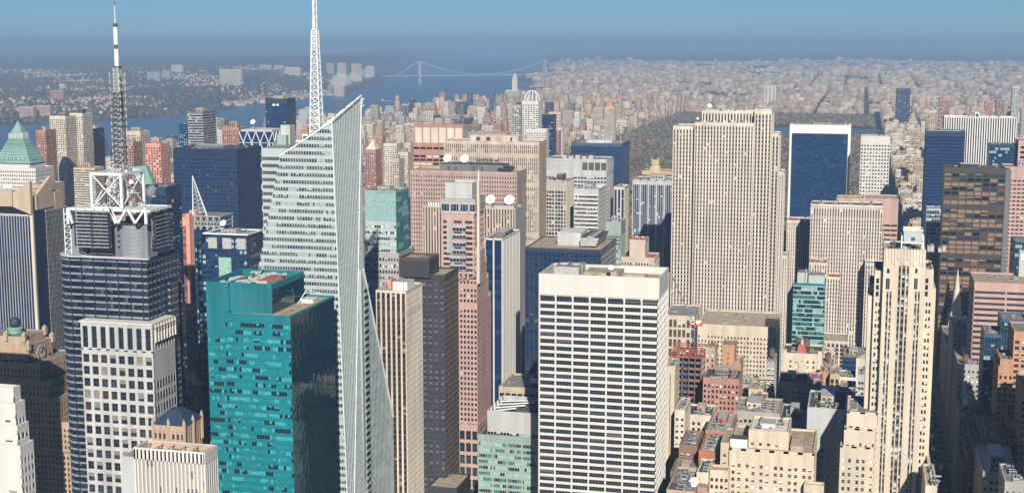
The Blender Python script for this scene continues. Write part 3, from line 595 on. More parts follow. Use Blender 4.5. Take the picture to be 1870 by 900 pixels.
# ---- salmon towers
ssm = ST(bay=1.2, fl=3.2, pw=.35, sh=.6, pd=.2, sd=.15, wall='brown_brick', win=(('glass_brown', 2), ('brown_brick', 2)), pb=0, crown=0)
t, fc, rnd = tower('salmon_tower', 'salmon pink concrete tower with a dark recessed window strip, left of the mast tower', -625.8, -619.6, 1192, 1215, 147, ssm, 18, 'S', keep=True, n=0, house=False, plain='salmon')
b = MB(); b.cyl(-628.4, 1193.5, 0, 157, 3.1, 'salmon', 16); b.box(-631.5, -625.9, 1193.5, 1216, 0, 156.8, 'salmon'); b.box(-625.8, -619.6, 1191, 1216, 147, 156, 'salmon'); t.part('shaft', b)
b = MB(); b.box(-619.5, -615.6, 1190.5, 1216, 0, 159, 'salmon', 'roof_tan'); b.box(-619, -612, 1197, 1216, 0, 162, 'salmon', 'roof_tan'); t.part('shaft', b); b = MB(); b.box(-615.5, -610.8, 1193, 1216, 0, 157, 'brown_brick'); t.part('side_wing', b)
b = MB(); b.box(-634, -606, 1178, 1190, 0, 40, 'red_paint', 'roof_tan'); t.part('base', b); fc.finish()
# ---- diagrid tower
t = T('diagrid_tower', 'tower with white triangular steel diagrid behind the left edge of the slanted glass tower', 'skyscraper', (-865, 1905, 0)); b = MB(); X0, X1, Y0, Y1 = -892, -838, 1890, 1940; FOOT.append((X0, X1, Y0, Y1))
b.box(X0+1, X1-1, Y0+1, Y1-1, 0, 190, 'glass_navy', 'roof_grey'); t.part('glass_core', b)
H_ = 16.2
for face in range(2):
    for lv in range(11):
        z0, z1 = 190-(lv+1)*H_, 190-lv*H_
        for k in range(4):
            b = MB(); wd = (X1-X0 if face == 0 else Y1-Y0)/4; a = k*wd; off = wd/2 if lv % 2 else 0
            def Q(s_, z): 
                s_ = min(max(s_, 0), wd*4)
                return (X0+s_, Y0-.2, z) if face == 0 else (X1+.2, Y0+s_, z)
            b.beam(Q(a+off, z1), Q(a+wd/2+off, z0), .55, 'white_steel'); b.beam(Q(a+wd/2+off, z0), Q(a+wd+off, z1), .55, 'white_steel'); t.part('diagonal_brace', b)
        b = MB(); b.beam(Q(0, z0), Q(wd*4, z0), .35, 'white_steel'); t.part('ring_beam', b)
b = MB(); b.box(X0+2, X1-2, Y0+2, Y1-2, 190, 193, 'pale_grey', 'roof_white'); t.part('roof', b)
b = MB(); b.dish((-874, 1900, 204), (0, -.8, .5), 4, 'dish_white', 'plant_metal'); b.cyl(-874, 1902, 192, 202, .6, 'plant_metal', 6); t.part('dish', b)
# ---- aqua glass tower over a grey base
sq = ST(bay=1.7, fl=3.6, pw=.14, sh=.2, pd=.15, sd=.1, wall='green_panel', win=(('glass_aqua', 8), ('glass_pale', 1)), pb=0, crown=.5)
sqb = ST(bay=1.7, fl=4.4, pw=.3, sh=2.6, pd=.2, sd=.3, wall='white_glass', win=(('glass_dark', 3), ('glass_aqua', 2)), pb=.3, blind='blind_white', crown=.5)
sqe = ST(bay=4, fl=4, pw=.3, sh=.3, pd=.2, sd=.15, wall='teal_panel', win=(('glass_green', 3), ('glass_aqua', 1)), pb=0, crown=.5)
sgr = ST(bay=2.3, fl=4.6, pw=.9, sh=2.3, pd=.35, sd=.3, wall='grey_stone', win=(('glass_dark', 2), ('glass_grey', 1), ('blind_white', 1)), pb=.3, crown=1.5)
t, fc, rnd = tower('aqua_tower', 'aqua glass tower over a grey base right of the slanted glass tower', -350.5, -324, 949, 985, 168, sgr, 19, keep=True, n=0, house=False, tiers=None)
block(fc, -350, -326, 950, 979, 167, 191, sqb, rnd, alt={'E': sqe}, para=0); block(fc, -350, -326, 950, 979, 191, 213.5, sq, rnd, alt={'E': sqe}, roof='roof_dark', para=1.5)
rooftop(t, -348, -328, 952, 977, 212, rnd, 6, hh=3); fc.finish()
# ---- dark low blocks behind it
tower('dark_block', 'dark boxy office block with grey shaft above the aqua tower', -466, -430, 1270, 1310, 168, ST(bay=4, wall='slate_blue', fl=4, pw=.8, crown=8, win=(('glass_navy', 1),)), 20, hm='shade_grey', hh=9, n=5)
# ---- cream and brown ribbed tower
s11 = ST(bay=3.1, fl=3.8, pw=1.15, sh=1.1, pd=.6, sd=.1, wall='limestone_pale', span='brown_metal', win=(('glass_brown', 3), ('glass_dark', 1)), pb=.08, blind='blind_dim', crown=1.5, skip=(3,))
s11e = dict(s11, bay=2.1, pw=.9, pd=.3)
t, fc, rnd = tower('ribbed_tower', 'cream pillared tower with brown strips and white rooftop units, right of the slanted glass tower', -294, -274, 815, 849, 165.5, s11, 21, keep=True, n=3, house=False, alt={'E': s11e}, roof='roof_tan')
for k in range(4): b = MB(); b.box(-285+k*2.5, -282.9+k*2.5, 822, 836, 164.5, 170, 'dish_white', 'plant_metal'); t.part('cooling_unit', b)
b = MB(); b.box(-290, -287, 825, 832, 164.5, 170.5, 'salmon'); t.part('stair_head', b); fc.finish()
# ---- dark stone tower
s55 = ST(bay=4.1, fl=3.9, pw=2., sh=1.9, pd=.3, sd=.25, wall='dark_stone', win=(('glass_dark', 3), ('glass_slate', 2), ('glass_grey', 1)), pb=.05, blind='glass_grey', crown=3.5)
s55e = ST(bay=1.8, fl=3.9, pw=.5, sh=1.1, pd=.3, sd=.25, wall='brown_metal', win=(('glass_dark', 3), ('glass_bronze', 1)), pb=.05, crown=3.5)
t, fc, rnd = tower('dark_tower', 'near-black stone tower with a notched corner and sunken roof, right of the cream ribbed tower', -291, -262, 860, 892, 169, s55, 22, keep=True, n=0, house=False, alt={'E': s55e}, roof='roof_tan')
fc.wall.box(-293, -272, 858, 880, 167, 178, 'dark_stone', 'roof_grey'); ring(fc.wall, -293, -272, 858, 880, 178, 180, 1, 'brown_metal'); b = MB(); b.box(-290, -280, 862, 875, 178, 179.5, 'roof_tan'); t.part('penthouse', b)
block(fc, -268, -248, 838, 870, 0, 32, s55, rnd, roof='roof_tan'); fc.finish()
# ---- pink granite tower with setbacks
sp1 = ST(bay=2.7, fl=3.8, pw=1.1, sh=1.7, pd=.35, sd=.3, wall='pink_granite', win=(('glass_dark', 3), ('glass_slate', 2)), pb=.03, crown=2.2)
spw = ST(bay=2.2, fl=3.4, pw=.3, sh=.9, pd=.2, sd=.15, wall='grey_stone', span='pale_grey', win=(('glass_navy', 3), ('glass_slate', 2)), pb=.03, crown=1)
t = T('pink_tower', 'pink granite tower with grey glass crown and stepped shoulders, left of the white-striped dark tower', 'skyscraper', (-272, 950, 0)); fc = Fac(t); rnd = random.Random(23); FOOT.append((-295, -240, 930, 985))
block(fc, -288, -261.5, 937, 975, 0, 135, sp1, rnd, roof='roof_tan'); block(fc, -287.9, -261.6, 937.1, 969, 134, 150, sp1, rnd); block(fc, -287.8, -261.7, 937.2, 964, 149, 163, sp1, rnd); block(fc, -287.7, -261.8, 937.3, 960, 162, 173, sp1, rnd)
block(fc, -287, -263, 935, 962, 154.5, 201, dict(sp1, bay=8, pw=2.4, crown=4), rnd, alt={'E': sp1})
b = MB()
for k in range(6): block(fc, -281+0*k, -269, 934.6, 936.2, 160+k*5.5, 164+k*5.5, dict(spw, crown=.3), rnd, 'S', para=0)
fc.wall.box(-283, -279, 934.4, 935.5, 172, 196, 'grey_stone'); 
block(fc, -287.5, -262, 934.5, 962, 200.5, 211, dict(spw, wall='grey_stone', fl=6, sh=1, bay=2.4, major=3, mpw=1.6, mpd=.25, crown=3), rnd, para=0); block(fc, -285, -265, 937, 960, 211, 222, ST(bay=4, wall='pale_grey', crown=9, fl=9), rnd, para=2)
b = MB(); b.box(-261.8, -260, 938, 941, 150, 224, 'limestone_pale'); b.cyl(-260.9, 939.5, 224, 231, .8, 'white_steel', 8, r2=.3); t.part('chimney_stack', b)
for k in range(9): b = MB(); x = -262; y, z = ((939, 173), (950, 173), (959, 173), (961, 163), (963.5, 163), (965, 150), (968, 150), (971, 135), (974, 135))[k]; b.box(x-1.2, x+.4, y-.5, y+.9, z-2, z+3., 'pink_granite'); t.part('finial', b)
for k in range(7): b = MB(); x = -287+k*3.2; b.box(x-.6, x+.6, 935.2, 936.6, 153, 158+(k % 2)*2, 'pink_granite'); t.part('finial', b)
block(fc, -288, -260, 932, 985, 0, 48, dict(sp1, bay=4.5, fl=9, sh=2.5), rnd); fc.finish()
# ---- dark tower with white stripes
sw = ST(bay=3.9, fl=3.9, pw=1.1, sh=.25, pd=.9, sd=.12, wall='white_stone', span='navy_metal', win=(('glass_navy', 5), ('glass_blue', 1)), pb=.0, crown=.6)
tower('striped_tower', 'dark blue tower with thin white stripes and a grey roof rim behind the pink tower', -276, -261.6, 1010, 1066, 172.5, sw, 24, alt={'S': dict(sw, bay=7.2), 'E': dict(sw, bay=4.6, pw=2.3, pd=.5)}, roof='roof_dark', n=6, hm='shade_grey', hh=2.5)
# ---- tan ribbed slab with two large dishes
sc_ = ST(bay=2.45, fl=4, pw=1.25, sh=.2, pd=.9, sd=.1, wall='limestone', span='brown_metal', win=(('glass_brown', 3), ('brown_metal', 2)), pb=.1, blind='tan_concrete', crown=1.2)
t, fc, rnd = tower('ribbed_slab', 'tan ribbed slab with two big white dishes on its roof, behind the pink tower', -361, -279, 1120, 1146, 182.5, sc_, 25, 'SE', keep=True, n=8, house=False, alt={'E': ST(bay=60, wall='grey_stone', crown=190)})
def bigdish(t, x, y, z, r, nx=-.1):
    b = MB(); b.dish((x, y-1, z+r*1.15), (nx, -.8, .42), r, 'dish_white', 'plant_metal'); d = t.part('dish', b); b = MB(); b.cyl(x, y+1, z, z+r*.9, r*.28, 'plant_dark', 8); b.beam((x-r*.6, y+1, z+.2), (x, y, z+r), .3, 'white_steel'); b.beam((x+r*.6, y+1, z+.2), (x, y, z+r), .3, 'white_steel'); t.part('dish_mount', b)
bigdish(t, -303, 1130, 183.5, 4.4); bigdish(t, -286.5, 1130, 183.5, 4.4, .02)
b = MB(); b.box(-308, -282, 1126, 1140, 181.5, 184, 'plant_metal', 'roof_grey'); t.part('penthouse', b)
for k in range(7): b = MB(); b.box(-357+k*2.2, -355.8+k*2.2, 1124, 1127, 181.5, 185, 'dish_white'); t.part('roof_unit', b)
fc.finish()
# ---- mauve slab
sm_ = ST(bay=2.35, fl=3.9, pw=1.3, sh=1.9, pd=.8, sd=.1, wall='mauve_stone', span='mauve_stone', win=(('glass_brown', 3), ('glass_dark', 1)), pb=.02, crown=2.5)
t, fc, rnd = tower('mauve_slab', 'broad mauve-brown pinstriped slab with two dishes and dark plant on the roof', -388, -290, 1170, 1203, 208, sm_, 26, keep=True, n=0, house=False, alt={'E': ST(bay=60, wall='mauve_stone', crown=210)}, roof='roof_tan')
b = MB(); b.box(-362, -304, 1176, 1198, 206.9, 213.5, 'shade_grey', 'roof_dark'); t.part('penthouse', b); b = MB(); b.box(-309, -300, 1175, 1199, 207, 211, 'dark_metal'); t.part('penthouse', b)
for x in (-355, -348, -332, -324): b = MB(); b.box(x, x+2, 1175.7, 1176.2, 208, 211.5, 'plant_dark'); t.part('louvre', b)
bigdish(t, -357, 1183, 213.5, 3.9); bigdish(t, -341, 1183, 213.5, 3.9, 0)
for k in range(9): b = MB(); x = -330+k*2.3; b.dish((x, 1184+rnd.random()*3, 216+rnd.random()), (rnd.uniform(-.6, .6), -.8, .3), 1.2, 'plant_dark', 'plant_dark'); b.cyl(x, 1186, 213.4, 216, .2, 'plant_dark', 5); t.part('antenna', b)
fc.finish()
# ---- tan slab behind
se = ST(bay=1.95, fl=4, pw=1.0, sh=.5, pd=.8, sd=.1, wall='limestone', span='tan_concrete', win=(('glass_brown', 3), ('concrete', 1)), pb=.12, blind='tan_concrete', crown=3.2, skip=(2,))
t, fc, rnd = tower('tan_slab', 'tall tan pinstriped slab with a plain right side behind the mauve slab', -393, -298, 1290, 1322, 226, se, 27, keep=True, n=5, house=False, alt={'E': ST(bay=60, wall='tan_concrete', crown=230)}, roof='roof_tan')
b = MB(); b.box(-368, -320, 1296, 1312, 224.9, 231, 'limestone', 'roof_white'); t.part('penthouse', b)
for x, w_ in ((-362, 4), (-352, 4), (-343, 6), (-328, 2)): b = MB(); b.box(x, x+w_, 1295.7, 1296.2, 226, 229.5, 'brown_metal' if w_ < 5 else 'tan_concrete'); t.part('louvre', b)
fc.finish()
# ---- red and white crown tower
sr = ST(bay=8, fl=4.2, pw=1., sh=1.7, pd=.5, sd=.4, wall='rose_brick', span='rose_brick', win=(('glass_dark', 4), ('glass_slate', 2)), pb=0, crown=1)
t, fc, rnd = tower('crowned_tower', 'red framed tower with six blank cream panels across its top', -487, -426, 1480, 1502, 198, dict(sr, win=(('glass_dark', 3), ('limestone_pale', 3))), 28, keep=True, n=0, house=False, alt={'E': ST(bay=60, wall='pale_grey', crown=240)})
block(fc, -487, -426, 1480, 1502, 198, 207, sr, rnd, alt={'E': ST(bay=60, wall='pale_grey', crown=240)}, para=0)
fc.wall.box(-485, -429, 1481, 1502, 207, 229, 'pale_grey', 'roof_tan')
fc.wall.box(-486, -428.6, 1480, 1480.9, 226.5, 229.5, 'rose_brick'); fc.wall.box(-485.5, -428.8, 1480.2, 1480.9, 207, 209.2, 'rose_brick')
for k in range(7): fc.wall.box(-486+k*9.4, -484.8+k*9.4, 1480, 1480.92, 207, 226.5, 'rose_brick')
for k in range(6): b = MB(); b.box(-484.8+k*9.4, -476.6+k*9.4, 1480.5, 1480.95, 209.2, 226.5, 'limestone_pale'); t.part('blank_panel', b)
fc.finish()
# ---- grey-white tower, its neighbours
s12 = ST(bay=3.6, fl=4.2, pw=.9, sh=2.1, pd=.5, sd=.3, wall='pale_grey', win=(('glass_navy', 3), ('glass_slate', 2)), pb=.1, blind='blind_white', crown=3)
t, fc, rnd = tower('pale_tower', 'pale grey tower with tall louvred crown and rooftop chillers, left of the blue tower', -340, -270, 1500, 1542, 178, s12, 29, keep=True, n=0, house=False)
block(fc, -340, -270, 1500, 1542, 178, 193, ST(bay=7, fl=10, pw=1.1, sh=1.4, pd=.6, sd=.3, wall='pale_grey', win=(('plant_metal', 3), ('pale_grey', 2), ('plant_dark', 1)), pb=0, crown=2.5), rnd, para=1)
for k in range(5): b = MB(); x = -322+k*7.5; b.box(x, x+5, 1508, 1520, 191.9, 196.5-(k % 2), 'plant_metal', 'plant_dark'); b.cyl(x+2.5, 1514, 196, 197.5, 1.8, 'plant_dark', 10); t.part('chiller', b)
fc.finish()
s10 = ST(bay=3.2, fl=3.8, pw=.5, sh=1.5, pd=.3, sd=.2, wall='grey_stone', span='tan_concrete', win=(('glass_dark', 3), ('glass_green', 1), ('glass_grey', 1)), pb=.08, crown=2, major=3, mpw=1.1, mpd=.8, skip=(0, 1))
tower('striped_office_block', 'grey-brown office block with three cream stripes in front of the pale grey tower', -305, -283.5, 1350, 1388, 184, dict(s10, wall='limestone', span='grey_stone'), 30, alt={'E': dict(sc_, bay=5, pw=2.2)}, roof='roof_dark', n=3, hm='brown_metal')
s14 = ST(bay=1.5, fl=4, pw=.12, sh=1.7, pd=.12, sd=.35, wall='pale_grey', span='white_stone', win=(('glass_slate', 3), ('glass_grey', 3)), pb=.1, crown=5)
tower('banded_office_block', 'white and grey horizontally banded office block with a sunken roof', -272, -247.5, 1330, 1375, 178, s14, 31, alt={'E': ST(bay=60, fl=4, pw=.1, sh=.5, pd=.1, sd=.3, wall='white_paint', win=(('white_stone', 1),), pb=0, crown=5)}, roof='roof_white', n=4, para=3)
sb13 = ST(bay=3.1, fl=4, pw=.5, sh=1.5, pd=.5, sd=.15, wall='steel_blue', span='blue_panel', win=(('glass_navy', 4), ('glass_blue', 2)), pb=.02, blind='glass_slate', crown=4)
t, fc, rnd = tower('blue_office_tower', 'deep blue office tower with steel mullions beside the park, right of the pale grey tower', -358, -292, 1730, 1788, 194, sb13, 32, keep=True, n=8, house=False, alt={'E': ST(bay=1.4, fl=4, pw=.3, sh=.4, pd=.3, sd=.1, wall='slate_blue', win=(('glass_navy', 1),), pb=0, crown=4)}, roof='roof_tan')
b = MB(); b.box(-340, -308, 1745, 1765, 193, 196.5, 'pale_grey', 'roof_white'); t.part('penthouse', b)
for x in (-340, -308, -296): b = MB(); b.cyl(x, 1742, 193, 203, .25, 'white_steel', 5); t.part('mast', b)
fc.finish()
tower('slim_office_block', 'slim office block with pale corner columns between the pale grey and blue towers', -262, -250, 1500, 1530, 163, ST(bay=4, fl=4, pw=1.4, pd=.6, sd=.2, sh=1.4, wall='limestone_pale', span='blue_panel', win=(('glass_navy', 1), ('glass_blue', 1)), crown=3), 33, n=2, house=False)
# ---- dark blue tower with tan roof and chillers
s66 = ST(bay=3.3, fl=3.95, pw=.55, sh=1.35, pd=.4, sd=.3, wall='slate_blue', span='navy_metal', win=(('glass_navy', 5), ('glass_slate', 3)), pb=.08, blind='glass_grey', crown=2.2)
t, fc, rnd = tower('dark_office_tower', 'steel-blue office tower with tan roof and grey rooftop plant, behind the white banded tower', -226, -171.5, 935, 994, 178, s66, 34, keep=True, n=0, house=False, alt={'E': dict(s55e, wall='shade_grey')}, roof='roof_tan', para=.6)
b = MB(); b.box(-207, -190, 955, 980, 177.4, 186.5, 'pale_grey', 'roof_white'); t.part('penthouse', b)
b = MB(); b.hexa([(-189, 948, 178.5), (-178, 948, 178.5), (-178, 985, 178.5), (-189, 985, 178.5), (-189, 947, 184.5), (-175.5, 947, 184.5), (-175.5, 986, 184.5), (-189, 986, 184.5)], 'plant_metal', 'plant_dark'); t.part('cooling_tower', b)
for k in range(6): b = MB(); b.cyl(-182.5, 950.5+k*6, 184.5, 185.6, 2.6, 'plant_metal', 14, cap='plant_dark'); t.part('fan', b)
fc.finish()
# ---- small cream stepped tower with red roofs
sbe = ST(bay=2.2, fl=3.6, pw=1.1, sh=1.5, pd=.4, sd=.35, wall='limestone', win=(('glass_brown', 3), ('glass_dark', 1)), pb=.1, crown=3)
t, fc, rnd = tower('stepped_tower', 'small cream stepped tower with pinkish-red roofs in front of the shadowed striped tower', -177, -151, 1050, 1078, 156, sbe, 35, roof='roof_red', keep=True, n=0, house=False)
block(fc, -171.5, -159, 1054, 1074, 155, 169, dict(sbe, fl=12, sh=1.5, crown=2.5), rnd, roof='roof_red')
for x in (-170, -165, -160.5): b = MB(); b.box(x, x+1.5, 1058, 1062, 168, 171, 'red_brick'); t.part('stair_head', b)
fc.finish()
# ---- striped blue/white tower in shadow left of the big slab
sst = ST(bay=2.3, fl=3.9, pw=.55, sh=.5, pd=.3, sd=.1, wall='steel_grey', span='blue_panel', win=(('glass_navy', 4), ('glass_blue', 2)), pb=.05, crown=6, major=4, mpw=1.9, mpd=.8)
sst = dict(sst, wall='pale_grey')
t, fc, rnd = tower('striped_tower', 'blue and white striped tower half in shadow, with yellow stone building top peeping over it', -251, -196, 1560, 1600, 166, sst, 36, roof='roof_grey', keep=True, n=5); fc.finish()
t, fc, rnd = tower('yellow_crowned_tower', 'ornate yellow stone crown peeping over the striped tower by the park', -262, -225, 1700, 1730, 163, ST(wall='yellow_stone'), 37, keep=True, n=0, house=False); frus(fc.wall, -254, -239, 1705, 1718, 162, .55, 170, 'yellow_stone'); fc.wall.box(-251, -242, 1707, 1716, 170, 176, 'yellow_stone'); fc.wall.box(-251, -249.4, 1707, 1709, 176, 178.5, 'yellow_stone'); fc.wall.box(-243.6, -242, 1707, 1709, 176, 178.5, 'yellow_stone'); fc.finish()
tower('pale_office_block', 'small pale grey-green office block left of the striped tower', -262, -245, 1450, 1480, 131, ST(bay=3, wall='green_panel', win=(('glass_grey', 2), ('glass_mint', 1)), crown=14), 38, n=2)
# ---- the great limestone slab (stepped)
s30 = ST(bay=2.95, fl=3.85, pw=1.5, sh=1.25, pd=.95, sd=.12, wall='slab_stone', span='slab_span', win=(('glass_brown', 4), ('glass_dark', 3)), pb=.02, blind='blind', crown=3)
t = T('limestone_slab', 'huge stepped limestone slab skyscraper with vertical ribs, right of centre', 'skyscraper', (-120, 1330, 0)); fc = Fac(t); rnd = random.Random(39); FOOT.append((-195, -60, 1225, 1400))
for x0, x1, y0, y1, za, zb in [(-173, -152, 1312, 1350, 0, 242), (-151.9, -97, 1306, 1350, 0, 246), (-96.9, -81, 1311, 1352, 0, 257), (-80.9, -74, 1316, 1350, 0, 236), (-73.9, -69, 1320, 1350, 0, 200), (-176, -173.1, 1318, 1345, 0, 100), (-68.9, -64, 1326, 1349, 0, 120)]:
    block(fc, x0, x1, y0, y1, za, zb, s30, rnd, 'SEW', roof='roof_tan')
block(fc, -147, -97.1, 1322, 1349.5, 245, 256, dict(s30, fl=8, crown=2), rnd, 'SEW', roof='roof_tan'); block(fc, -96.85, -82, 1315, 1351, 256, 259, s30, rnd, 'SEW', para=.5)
rooftop(t, -150, -100, 1308, 1320, 244.9, rnd, 12, house=False); rooftop(t, -144, -100, 1325, 1347, 254.9, rnd, 12, house=False)
b = MB()
for k in range(7): a0 = math.pi*(k/7-.5); a1 = math.pi*((k+1)/7-.5); b.cyl(-141, 1330, 260+2.6*math.sin(a0), 260+2.6*math.sin(a1), max(.05, 2.6*math.cos(a0)), 'dish_white', 16, r2=max(.05, 2.6*math.cos(a1)))
b.cyl(-141, 1330, 255, 258, .8, 'plant_metal', 8); t.part('radome', b)
b = MB()
for k in range(7): a0 = math.pi*(k/7-.5); a1 = math.pi*((k+1)/7-.5); b.cyl(-150, 1312, 249+1.4*math.sin(a0), 249+1.4*math.sin(a1), max(.05, 1.4*math.cos(a0)), 'dish_white', 12, r2=max(.05, 1.4*math.cos(a1)))
t.part('radome', b)
for k in range(16): b = MB(); x = -150+k*3.2; b.box(x, x+rnd.uniform(.8, 1.8), 1307.5, 1309, 246, 247.2+rnd.random(), rnd.choice(('dish_white', 'plant_dark', 'plant_metal'))); t.part('roof_unit', b)
for k in range(16): b = MB(); x = -96+k*.9; b.box(x, x+.4, 1311.2, 1311.9, 256.8, 258.6, 'limestone'); t.part('crest', b)
for x in (-128, -118, -106): b = MB(); b.cyl(x, 1330, 255, 266, .2, 'white_steel', 5, r2=.05); t.part('antenna', b)
fc.finish()
tower('limestone_annex', 'broad low limestone block with square windows at the foot of the great slab', -137, -67, 1230, 1300, 69.5, ST(bay=2.9, fl=4.1, pw=1.6, sh=2., pd=.3, sd=.27, wall='limestone_warm', pb=.25, crown=8.5, win=(('glass_dark', 2), ('glass_brown', 2))), 40, roof='roof_tan', n=14, house=False, hm='limestone')
tower('limestone_annex', 'narrow limestone annex with pillared front left of the broad low annex', -168, -140, 1235, 1290, 75, ST(bay=4, fl=9, pw=1.2, sh=2, wall='limestone_warm', win=(('brown_metal', 1),), crown=2), 41, n=4, house=False)
# ---- black glass slab with white frame
sso = ST(bay=1.9, fl=4, pw=.16, sh=1.5, pd=.16, sd=.12, wall='glass_navy', span='glass_blue', win=(('glass_navy', 5), ('glass_blue', 3)), pb=.03, blind='glass_grey', crown=.2)
t, fc, rnd = tower('framed_glass_slab', 'dark blue glass slab in a white frame beside the park', -91.5, -17, 1925.6, 1960, 198, sso, 42, 'S', keep=True, n=0, house=False, para=0)
b = MB(); b.box(-94.5, -91.5, 1924.5, 1962, 0, 210, 'white_paint'); b.box(-17, -13.5, 1924.5, 1962, 0, 210, 'white_paint'); b.box(-91.5, -17, 1924.8, 1962, 198, 209.9, 'white_paint', 'roof_tan'); t.part('travertine_frame', b)
b = MB(); b.box(-62, -40, 1935, 1955, 209.9, 212.5, 'roof_grey'); t.part('penthouse', b)
for k in range(4): b = MB(); b.cyl(-84+k*21, 1930, 209.9, 214+k % 2, .2, 'white_steel', 5); t.part('antenna', b)
fc.finish()
# ---- white perforated tower
tower('white_tower', 'slim white tower with a grid of small square windows beside the avenue', 0, 37, 1870, 1900, 199, ST(bay=3.7, fl=4.6, pw=1.7, sh=2.2, pd=.5, sd=.3, wall='white_stone', win=(('glass_brown', 3), ('glass_dark', 3)), pb=.12, crown=9), 43, n=3, house=False, alt={'W': ST(bay=60, wall='white_stone', crown=200)}, faces='SW')
# ---- limestone pinstriped block and neighbours
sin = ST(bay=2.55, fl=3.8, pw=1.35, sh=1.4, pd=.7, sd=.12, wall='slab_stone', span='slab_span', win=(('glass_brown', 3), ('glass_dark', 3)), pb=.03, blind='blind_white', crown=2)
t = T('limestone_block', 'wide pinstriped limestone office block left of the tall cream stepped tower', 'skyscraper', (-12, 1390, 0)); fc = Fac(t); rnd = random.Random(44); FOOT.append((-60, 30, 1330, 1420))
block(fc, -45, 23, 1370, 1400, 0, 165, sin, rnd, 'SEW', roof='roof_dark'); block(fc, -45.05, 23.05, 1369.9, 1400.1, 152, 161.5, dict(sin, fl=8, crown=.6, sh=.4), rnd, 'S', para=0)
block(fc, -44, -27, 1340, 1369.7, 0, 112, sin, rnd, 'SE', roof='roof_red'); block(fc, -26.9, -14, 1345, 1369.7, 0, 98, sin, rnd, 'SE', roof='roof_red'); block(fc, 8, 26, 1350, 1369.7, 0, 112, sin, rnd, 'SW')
block(fc, -40, -5, 1300, 1340, 0, 45, dict(sin, bay=4), rnd, 'SEW', roof='roof_tan'); rooftop(t, -40, 20, 1373, 1398, 163.9, rnd, 16, house=False); rooftop(t, -42, -29, 1343, 1365, 111, rnd, 5, house=False)
fc.finish()
tower('pink_granite_block', 'plain pink granite block behind the pinstriped limestone block', 6, 40, 1480, 1520, 160, ST(bay=30, wall='pink_granite', crown=160), 45, alt={'S': ST(bay=7, fl=5, pw=.6, sh=3, pd=.3, sd=.35, wall='pink_granite', crown=24, win=(('glass_dark', 1),))}, n=4, house=False, roof='roof_tan')
tower('tan_office_block', 'flat tan-roofed office block behind the pinstriped limestone block', -22, 5, 1450, 1478, 163, ST(wall='tan_concrete'), 46, n=2, house=False, roof='roof_tan')
tower('tan_block', 'narrow tan pinstriped block crossed by a dark shadow, right of the great slab', -70, -47, 1420, 1450, 142, dict(sin, bay=2.1), 47, faces='SEW', roof='roof_red', n=2, house=False)
sgn = ST(bay=1.6, fl=3.75, pw=.12, sh=.75, pd=.12, sd=.4, wall='teal_panel', span='white_glass', win=(('glass_teal_dark', 3), ('glass_green', 3), ('glass_aqua', 1)), pb=.1, blind='glass_aqua', crown=2)
t, fc, rnd = tower('small_glass_tower', 'small blue-green glass tower with white floor lines and grey roof plant, before the limestone block', -50, -24, 1150, 1175, 124, sgn, 48, keep=True, n=5, house=False)
b = MB(); b.box(-47, -39, 1154, 1170, 122.9, 132, 'pale_grey', 'roof_grey'); t.part('penthouse', b); b = MB(); b.box(-38, -25, 1156, 1172, 122.9, 130, 'white_glass', 'roof_grey'); t.part('penthouse', b)
b = MB(); b.cyl(-40, 1152, 123, 136, .25, 'white_steel', 6); t.part('mast', b); fc.finish()
# ---- right side towers
sgm = ST(bay=3.35, fl=4, pw=1.55, sh=.3, pd=1.1, sd=.1, wall='white_paint', span='dark_metal', win=(('glass_dark', 3), ('glass_slate', 1)), pb=0, crown=.9)
t, fc, rnd = tower('white_finned_tower', 'wide tower of white vertical fins and dark glass in the upper right', 117, 217, 2120, 2160, 213, sgm, 50, keep=True, n=7, house=False, roof='roof_white', faces='SW')
b = MB(); b.box(160, 166, 2130, 2140, 212, 219, 'dish_white'); b.box(161, 165, 2129.7, 2130.2, 213, 217.5, 'dark_metal'); t.part('penthouse', b); fc.finish()
sdb = ST(bay=2.9, fl=3.9, pw=.3, sh=1.2, pd=.3, sd=.12, wall='navy_metal', span='blue_panel', win=(('glass_navy', 5), ('glass_blue', 1)), pb=.02, blind='glass_slate', crown=5)
tower('navy_tower', 'dark navy glass tower in front of the white finned tower', 74, 118, 1700, 1735, 217.5, sdb, 51, faces='SW', n=8, house=False, roof='roof_white')
sbz = ST(bay=7.2, fl=4.4, pw=.9, sh=1.2, pd=.5, sd=.25, wall='bronze_metal', span='bronze_metal', win=(('glass_dark', 3), ('blind_orange', 3), ('glass_bronze', 2), ('glass_slate', 2)), pb=.25, blind='blind_orange', crown=5, skip=(7, 18))
t, fc, rnd = tower('bronze_tower', 'broad bronze-black tower with orange-brown blinds behind the cathedral spire', 80, 137, 1410, 1440, 200, sbz, 52, keep=True, n=6, house=False, roof='roof_dark')
b = MB(); b.box(95, 112, 1415, 1430, 198.9, 203, 'dark_metal', 'roof_white'); t.part('penthouse', b); b = MB(); b.box(137.1, 142, 1412, 1440, 0, 198, 'shade_grey'); t.part('side_wing', b); fc.finish()
tower('mauve_office_tower', 'mauve-pink office tower cut by the right edge beside the bronze tower', 144, 200, 1500, 1540, 194, ST(bay=4.4, fl=4.2, pw=1.2, sh=2.4, pd=.3, sd=.35, wall='pink_granite', win=(('glass_dark', 2), ('glass_slate', 1)), crown=11), 53, faces='SW', n=5)
tower('glass_office_tower', 'dark blue-green glass tower with bright lower panes left of the pink corner tower, upper right', 154, 186, 1800, 1830, 196, ST(bay=2.2, fl=3.9, pw=.2, sh=1.1, pd=.2, sd=.1, wall='navy_metal', span='blue_panel', win=(('glass_navy', 6), ('glass_aqua', 1)), pb=.03, blind='glass_aqua', crown=3), 54, faces='SW', n=3, house=False)
